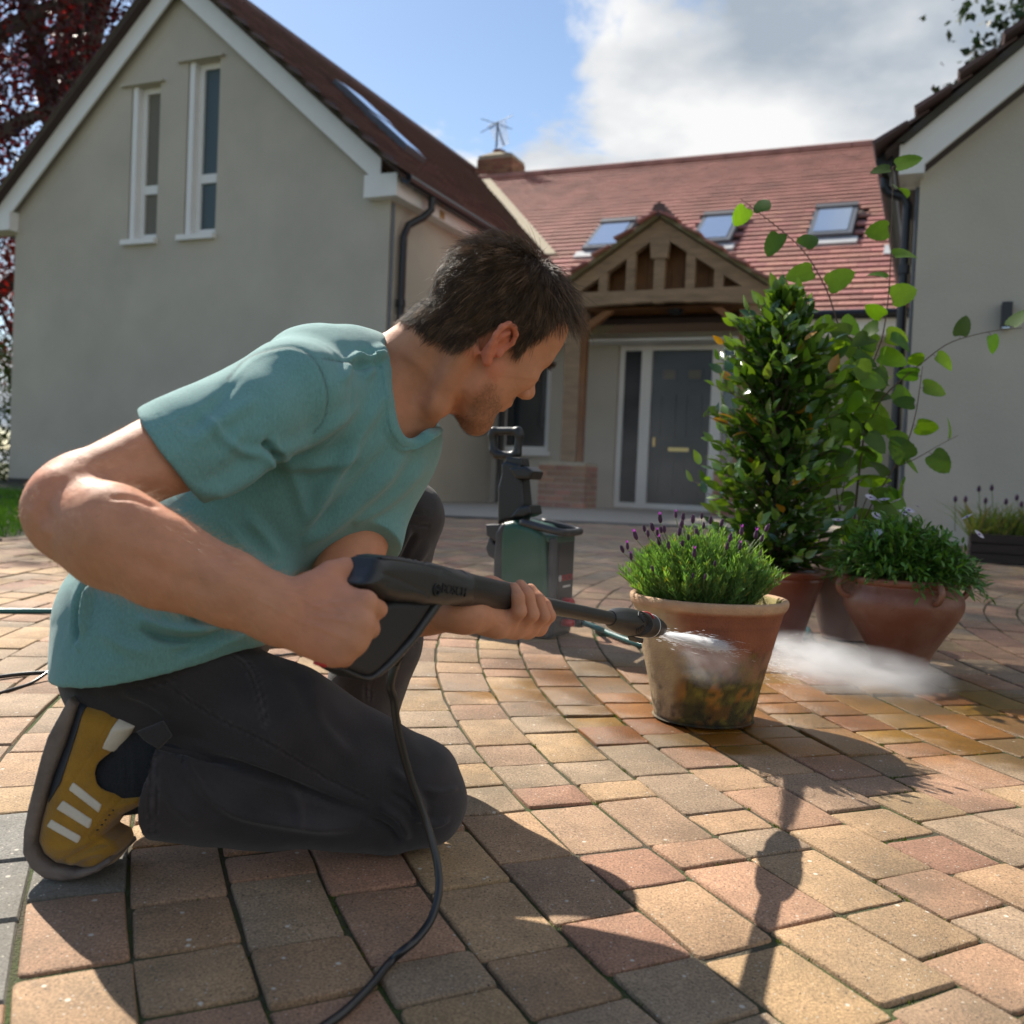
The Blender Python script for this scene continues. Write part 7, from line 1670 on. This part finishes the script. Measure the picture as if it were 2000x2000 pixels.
tree('shade_tree', 'unseen tall tree added behind the copper beech to shade the paving', tb_, 20, tb_ + np.array([0.2, 0, 14.9]), (3.4, 3.0, 3.4), 260, 85, .12, m_green, [(.05, .10, .02), (.07, .13, .02), (.04, .08, .02)], seed=15)
pb = np.array([9.6, 15.5, GZ])
pine = tree('pine_tree', 'dark pine whose bough shows above the right hand bargeboard', pb, 11, pb + np.array([0, 0, 7.6]), (2.6, 2.2, 3.8), 150, 60, .17, m_needle, [(.018, .035, .014), (.012, .026, .012), (.03, .05, .018)], seed=8, clump_r=.30)
rs = np.random.default_rng(5); b = MB(); a0 = P(2040, 150, 13.5); a1 = P(1842, 192, 13.3); bo = spline([a0, P(1950, 160, 13.4), a1], 12); b.tube(bo, np.linspace(.05, .012, 12), 6); o = b.build('bough', m_bark, pine, True)
pts = np.vstack([bo[rs.integers(2, 12, 500)] + rs.normal(size=(500, 3)) * .09, bo[rs.integers(0, 7, 700)] + rs.normal(size=(700, 3)) * .22 + HZ * .08]); V, F, C = leaf_cloud(pts, .13, np.array([(.02, .035, .014)] * len(pts)) * rs.uniform(.6, 1.5, (len(pts), 1)), rs); o = obj('foliage', raw_mesh('foliage', local(pine, V), F, m_needle, False, C), pine); o['kind'] = 'stuff'
# hedge and a red shrub at the far left, beyond the corner of the gable
hb0 = hitF(6, 900, -13.0); rs = np.random.default_rng(6); hb_ = np.array([hb0[0], hb0[1], GZ]); n = 9000
pts = hb_ + rs.uniform(-1, 1, (n, 3)) * np.array([1.5, .7, 1.05]) + HZ * 1.05; hd0 = empty('hedge', hb_, 'green clipped hedge at the far left beyond the gable corner', 'hedge'); V, F, C = leaf_cloud(pts, .07, np.array([(.07, .11, .015), (.05, .10, .02), (.11, .14, .02)])[rs.integers(3, size=n)] * rs.uniform(.6, 1.4, (n, 1)), rs); o = obj('foliage', raw_mesh('foliage', local(hd0, V), F, m_green, False, C), hd0); o['kind'] = 'stuff'
b = MB()
for i in range(6): q = hb_ + np.array([-1.2 + .45 * i, 0, 0]); b.tube([q, q + HZ * 1.5 + np.array([.1, .1, 0])], [.03, .012], 6)
b.build('stems', m_bark, hd0)
rb = hb_ + np.array([-.6, 1.6, 0]); tree('red_shrub', 'red leaved shrub above the hedge at the far left', rb, 3.4, rb + HZ * 3.0, (1.4, 1.2, 1.3), 60, 70, .09, m_beech, [(.16, .02, .012), (.08, .014, .014)], seed=12, limbs=6, clump_r=.3)
m_lawn = leafmat('grass_blade', trans=.35, rough=.6, spec=.25, tint=(1.4, 1.5, .4)); rs = np.random.default_rng(8); n = 26000
x = rs.uniform(-5.6, -2.50, n); y = rs.uniform(4.74, 9.4, n); pb_ = np.stack([x, y, np.array([zg(0, v) for v in y]) - .004], 1); d = np.stack([rs.normal(size=n) * .35, rs.normal(size=n) * .35, np.ones(n)], 1) * rs.uniform(.03, .06, n)[:, None]; s = rs.normal(size=(n, 3)) * np.array([1, 1, 0]); s = s / np.linalg.norm(s, axis=1)[:, None] * .004
V = np.stack([pb_ - s, pb_ + s, pb_ + d], 1).reshape(-1, 3); C = np.repeat(np.array([(.06, .14, .018)]) * rs.uniform(.6, 1.5, (n, 1)), 3, 0); o = obj('grass', raw_mesh('grass', V, np.arange(n * 3).reshape(n, 3), m_lawn, False, C)); o['kind'] = 'stuff'
b = MB(); b.box8([(-6, 4.60, zg(0, 4.6) - .02), (-2.43, 4.60, zg(0, 4.6) - .02), (-2.43, 4.70, zg(0, 4.7) - .02), (-6, 4.70, zg(0, 4.7) - .02), (-6, 4.60, zg(0, 4.6) + .012), (-2.43, 4.60, zg(0, 4.6) + .012), (-2.43, 4.70, zg(0, 4.7) + .012), (-6, 4.70, zg(0, 4.7) + .012)]); o = b.build('kerb', m_kerb); o['kind'] = 'structure'
b = MB(); b.box8([(-7.0, 9.4, ZFLAT - .02), (-4.22, 9.4, ZFLAT - .02), (-4.22, 9.75, ZFLAT - .02), (-7, 9.75, ZFLAT - .02), (-7, 9.4, ZFLAT + .015), (-4.22, 9.4, ZFLAT + .015), (-4.22, 9.75, ZFLAT + .015), (-7, 9.75, ZFLAT + .015)]); o = b.build('path', m_terrace); o['kind'] = 'structure'
# moss in the joints, thickest on the damp side by the pots
m_moss = leafmat('joint_moss', trans=.2, rough=.9, spec=.1, tint=(1.3, 1.4, .4)); rs = np.random.default_rng(17); mp = []
for (dd, r0, t0, t1, cx, cy) in cells[:900]:
    damp = math.exp(-((cx - .9) ** 2 / .8 + (cy - 2.0) ** 2 / .5)); k = int(rs.poisson(3.2 + 16 * damp)); amt = vnoise(np.array([[cx, cy, 0.]]), 3.0, 2)[0]
    if amt < -.1 and damp < .3: continue
    side = rs.random() < .5
    c0 = rs.random(); 
    for i in range(k):
        u = np.clip(c0 + rs.normal() * .15, 0, 1)
        r_, t_ = (r0, t0 + (t1 - t0) * u) if side else (r0 + CW * u, t0)
        mp.append((PC[0] + r_ * math.cos(t_) + rs.normal() * .0012, PC[1] + r_ * math.sin(t_) + rs.normal() * .0012))
mp = np.array(mp); mp = np.repeat(mp, 4, 0) + rs.normal(size=(len(mp) * 4, 2)) * .0016; n = len(mp); pb_ = np.c_[mp, np.array([zg(0, v) for v in mp[:, 1]]) - .0065]; d = np.stack([rs.normal(size=n) * .4, rs.normal(size=n) * .4, np.ones(n)], 1) * rs.uniform(.003, .0085, n)[:, None]; s = rs.normal(size=(n, 3)) * np.array([1, 1, 0]); s = s / np.linalg.norm(s, axis=1)[:, None] * .0012
V = np.stack([pb_ - s, pb_ + s, pb_ + d], 1).reshape(-1, 3); C = np.repeat(np.array([(.10, .14, .015), (.055, .075, .012), (.15, .20, .03)])[rs.integers(3, size=n)] * rs.uniform(.6, 1.3, (n, 1)), 3, 0); o = obj('moss', raw_mesh('moss', V, np.arange(n * 3).reshape(n, 3), m_moss, False, C)); o['kind'] = 'stuff'
# ------------------------------------------------------------------ the water jet and its mist
def vol(name, dens, nscale, sharp, lo=.35, hi=.75, seed=0.0):
    m = bpy.data.materials.new(name); m.use_nodes = True; t = m.node_tree; t.nodes.clear(); lk = t.links.new
    o = t.nodes.new('ShaderNodeOutputMaterial'); v = t.nodes.new('ShaderNodeVolumePrincipled'); v.inputs['Color'].default_value = (.95, .96, .98, 1); v.inputs['Anisotropy'].default_value = .25; lk(v.outputs[0], o.inputs['Volume'])
    tc_ = t.nodes.new('ShaderNodeTexCoord'); ln = t.nodes.new('ShaderNodeVectorMath'); ln.operation = 'LENGTH'; lk(tc_.outputs['Object'], ln.inputs[0])
    fall = t.nodes.new('ShaderNodeMapRange'); fall.inputs[1].default_value = 1; fall.inputs[2].default_value = 0; lk(ln.outputs['Value'], fall.inputs[0]); pw = t.nodes.new('ShaderNodeMath'); pw.operation = 'POWER'; pw.inputs[1].default_value = sharp; lk(fall.outputs[0], pw.inputs[0])
    mpn = t.nodes.new('ShaderNodeMapping'); mpn.inputs['Location'].default_value = (seed, seed * .7, seed * 1.3); mpn.inputs['Scale'].default_value = nscale; lk(tc_.outputs['Object'], mpn.inputs[0]); nz_ = t.nodes.new('ShaderNodeTexNoise'); nz_.inputs['Scale'].default_value = 1; nz_.inputs['Detail'].default_value = 5; nz_.inputs['Distortion'].default_value = .6; lk(mpn.outputs[0], nz_.inputs['Vector'])
    mr = t.nodes.new('ShaderNodeMapRange'); mr.inputs[1].default_value = lo; mr.inputs[2].default_value = hi; lk(nz_.outputs[0], mr.inputs[0]); mu = t.nodes.new('ShaderNodeMath'); mu.operation = 'MULTIPLY'; lk(pw.outputs[0], mu.inputs[0]); lk(mr.outputs[0], mu.inputs[1]); m2 = t.nodes.new('ShaderNodeMath'); m2.operation = 'MULTIPLY'; m2.inputs[1].default_value = dens; lk(mu.outputs[0], m2.inputs[0]); lk(m2.outputs[0], v.inputs['Density'])
    return m
sphere = MB(); _n = 14; sphere.lathe([(math.sin(math.pi * i / _n), -math.cos(math.pi * i / _n)) for i in range(_n + 1)], (0, 0, 0), n=20)
spray = empty('water_spray', (0, 0, 0), 'white water jet from the nozzle breaking into mist past the mossy pot', 'water spray', kind='stuff')
def puff(name, c, axes, radii, mat, parent=None):
    me = raw_mesh(name, sphere.v[0], sphere.f, mat, True); o = bpy.data.objects.new(name, me); link(o, parent); m = Matrix.Identity(4)
    for a in range(3):
        for k in range(3): m[a][k] = axes[k][a] * radii[k]
        m[a][3] = c[a]
    o.matrix_local = m; o['kind'] = 'stuff'; return o
tip0 = gl(1291, 1239, .004); jd = P(1545, 1286, 2.36) - tip0; jd /= np.linalg.norm(jd); jn = np.cross(jd, HZ); jn /= np.linalg.norm(jn); ju = np.cross(jn, jd); JA = [jd, jn, ju]
v1 = vol('jet_water', 260, (4, 2, 2), .7, .15, .55); puff('jet', tip0 + jd * .20, JA, (.22, .018, .011), v1, spray)
puff('mist', tip0 + jd * .30 + ju * -.012, JA, (.26, .05, .035), vol('fan_mist', 11, (5, 1.6, 1.6), 1.2, .36, .66, 2.), spray)
puff('mist', P(1585, 1282, 2.42), JA, (.36, .14, .062), vol('bright_mist', 15, (3.2, 1.5, 1.5), 1.15, .36, .62, 5.), spray)
puff('mist', P(1690, 1318, 2.40), JA, (.44, .22, .075), vol('drifting_mist', 9, (2.6, 1.6, 1.3), 1.0, .34, .62, 8.), spray)
puff('mist', P(1400, 1300, 1.84), JA, (.17, .06, .05), vol('pot_mist', 6, (3, 2, 2), 1.2, .34, .64, 11.), spray)
puff('mist', P(1560, 1215, 2.9), [HF, HD, HZ], (.30, .25, .13), vol('back_mist', 1.6, (2, 2, 2), 1.0, .3, .65, 13.), spray)
dm = empty('drifting_mist', (0, 0, 0), 'thin mist hanging round the green machine and the front door', 'mist', kind='stuff')
puff('mist', P(1085, 1165, 2.62), [HF, HD, HZ], (.34, .22, .20), vol('machine_mist', .35, (2, 2, 2), 1.0, .30, .62, 17.), dm)
puff('mist', P(1180, 1030, 4.0), [HF, HD, HZ], (.85, .6, .42), vol('yard_mist', .16, (2, 2, 2), .9, .32, .62, 19.), dm)
puff('mist', P(1270, 860, 8.5), [HF, HD, HZ], (1.5, 1.2, .95), vol('door_mist', .09, (2.2, 2.2, 2.2), .9, .36, .62, 23.), dm)
# streaks of water in the jet
m_drop = leafmat('water_streak', attr=False, col=(.85, .87, .9), trans=.5, rough=.3, spec=.6, tint=(1, 1, 1), var=0); jr = np.random.default_rng(2)
def streaks(n, smax, sn, su, drop, ln, r, jit):
    s = jr.random(n) ** .9 * smax; a = jr.normal(size=(n, 2)) * np.array([sn, su]); dv = jd + a[:, :1] * jn + a[:, 1:] * ju; dv /= np.linalg.norm(dv, axis=1)[:, None]
    st = tip0 + dv * s[:, None] - HZ * (drop * s * s)[:, None] + jr.normal(size=(n, 3)) * jit; t = np.linspace(0, 1, 3)[None, :, None]; d2 = dv + jr.normal(size=(n, 3)) * .03
    return st[:, None] + d2[:, None] * t * jr.uniform(*ln, (n, 1, 1)), np.array([r * .5, r, r * .4])
for a_ in ((2600, .20, .014, .010, 0, (.012, .035), .00042, .0005), (2600, .42, .036, .018, .05, (.010, .035), .00032, .001), (700, .95, .075, .034, .03, (.012, .05), .00026, .006)):
    pts_, r_ = streaks(*a_); strands('droplets', m_drop, pts_, r_, spray)['kind'] = 'stuff'
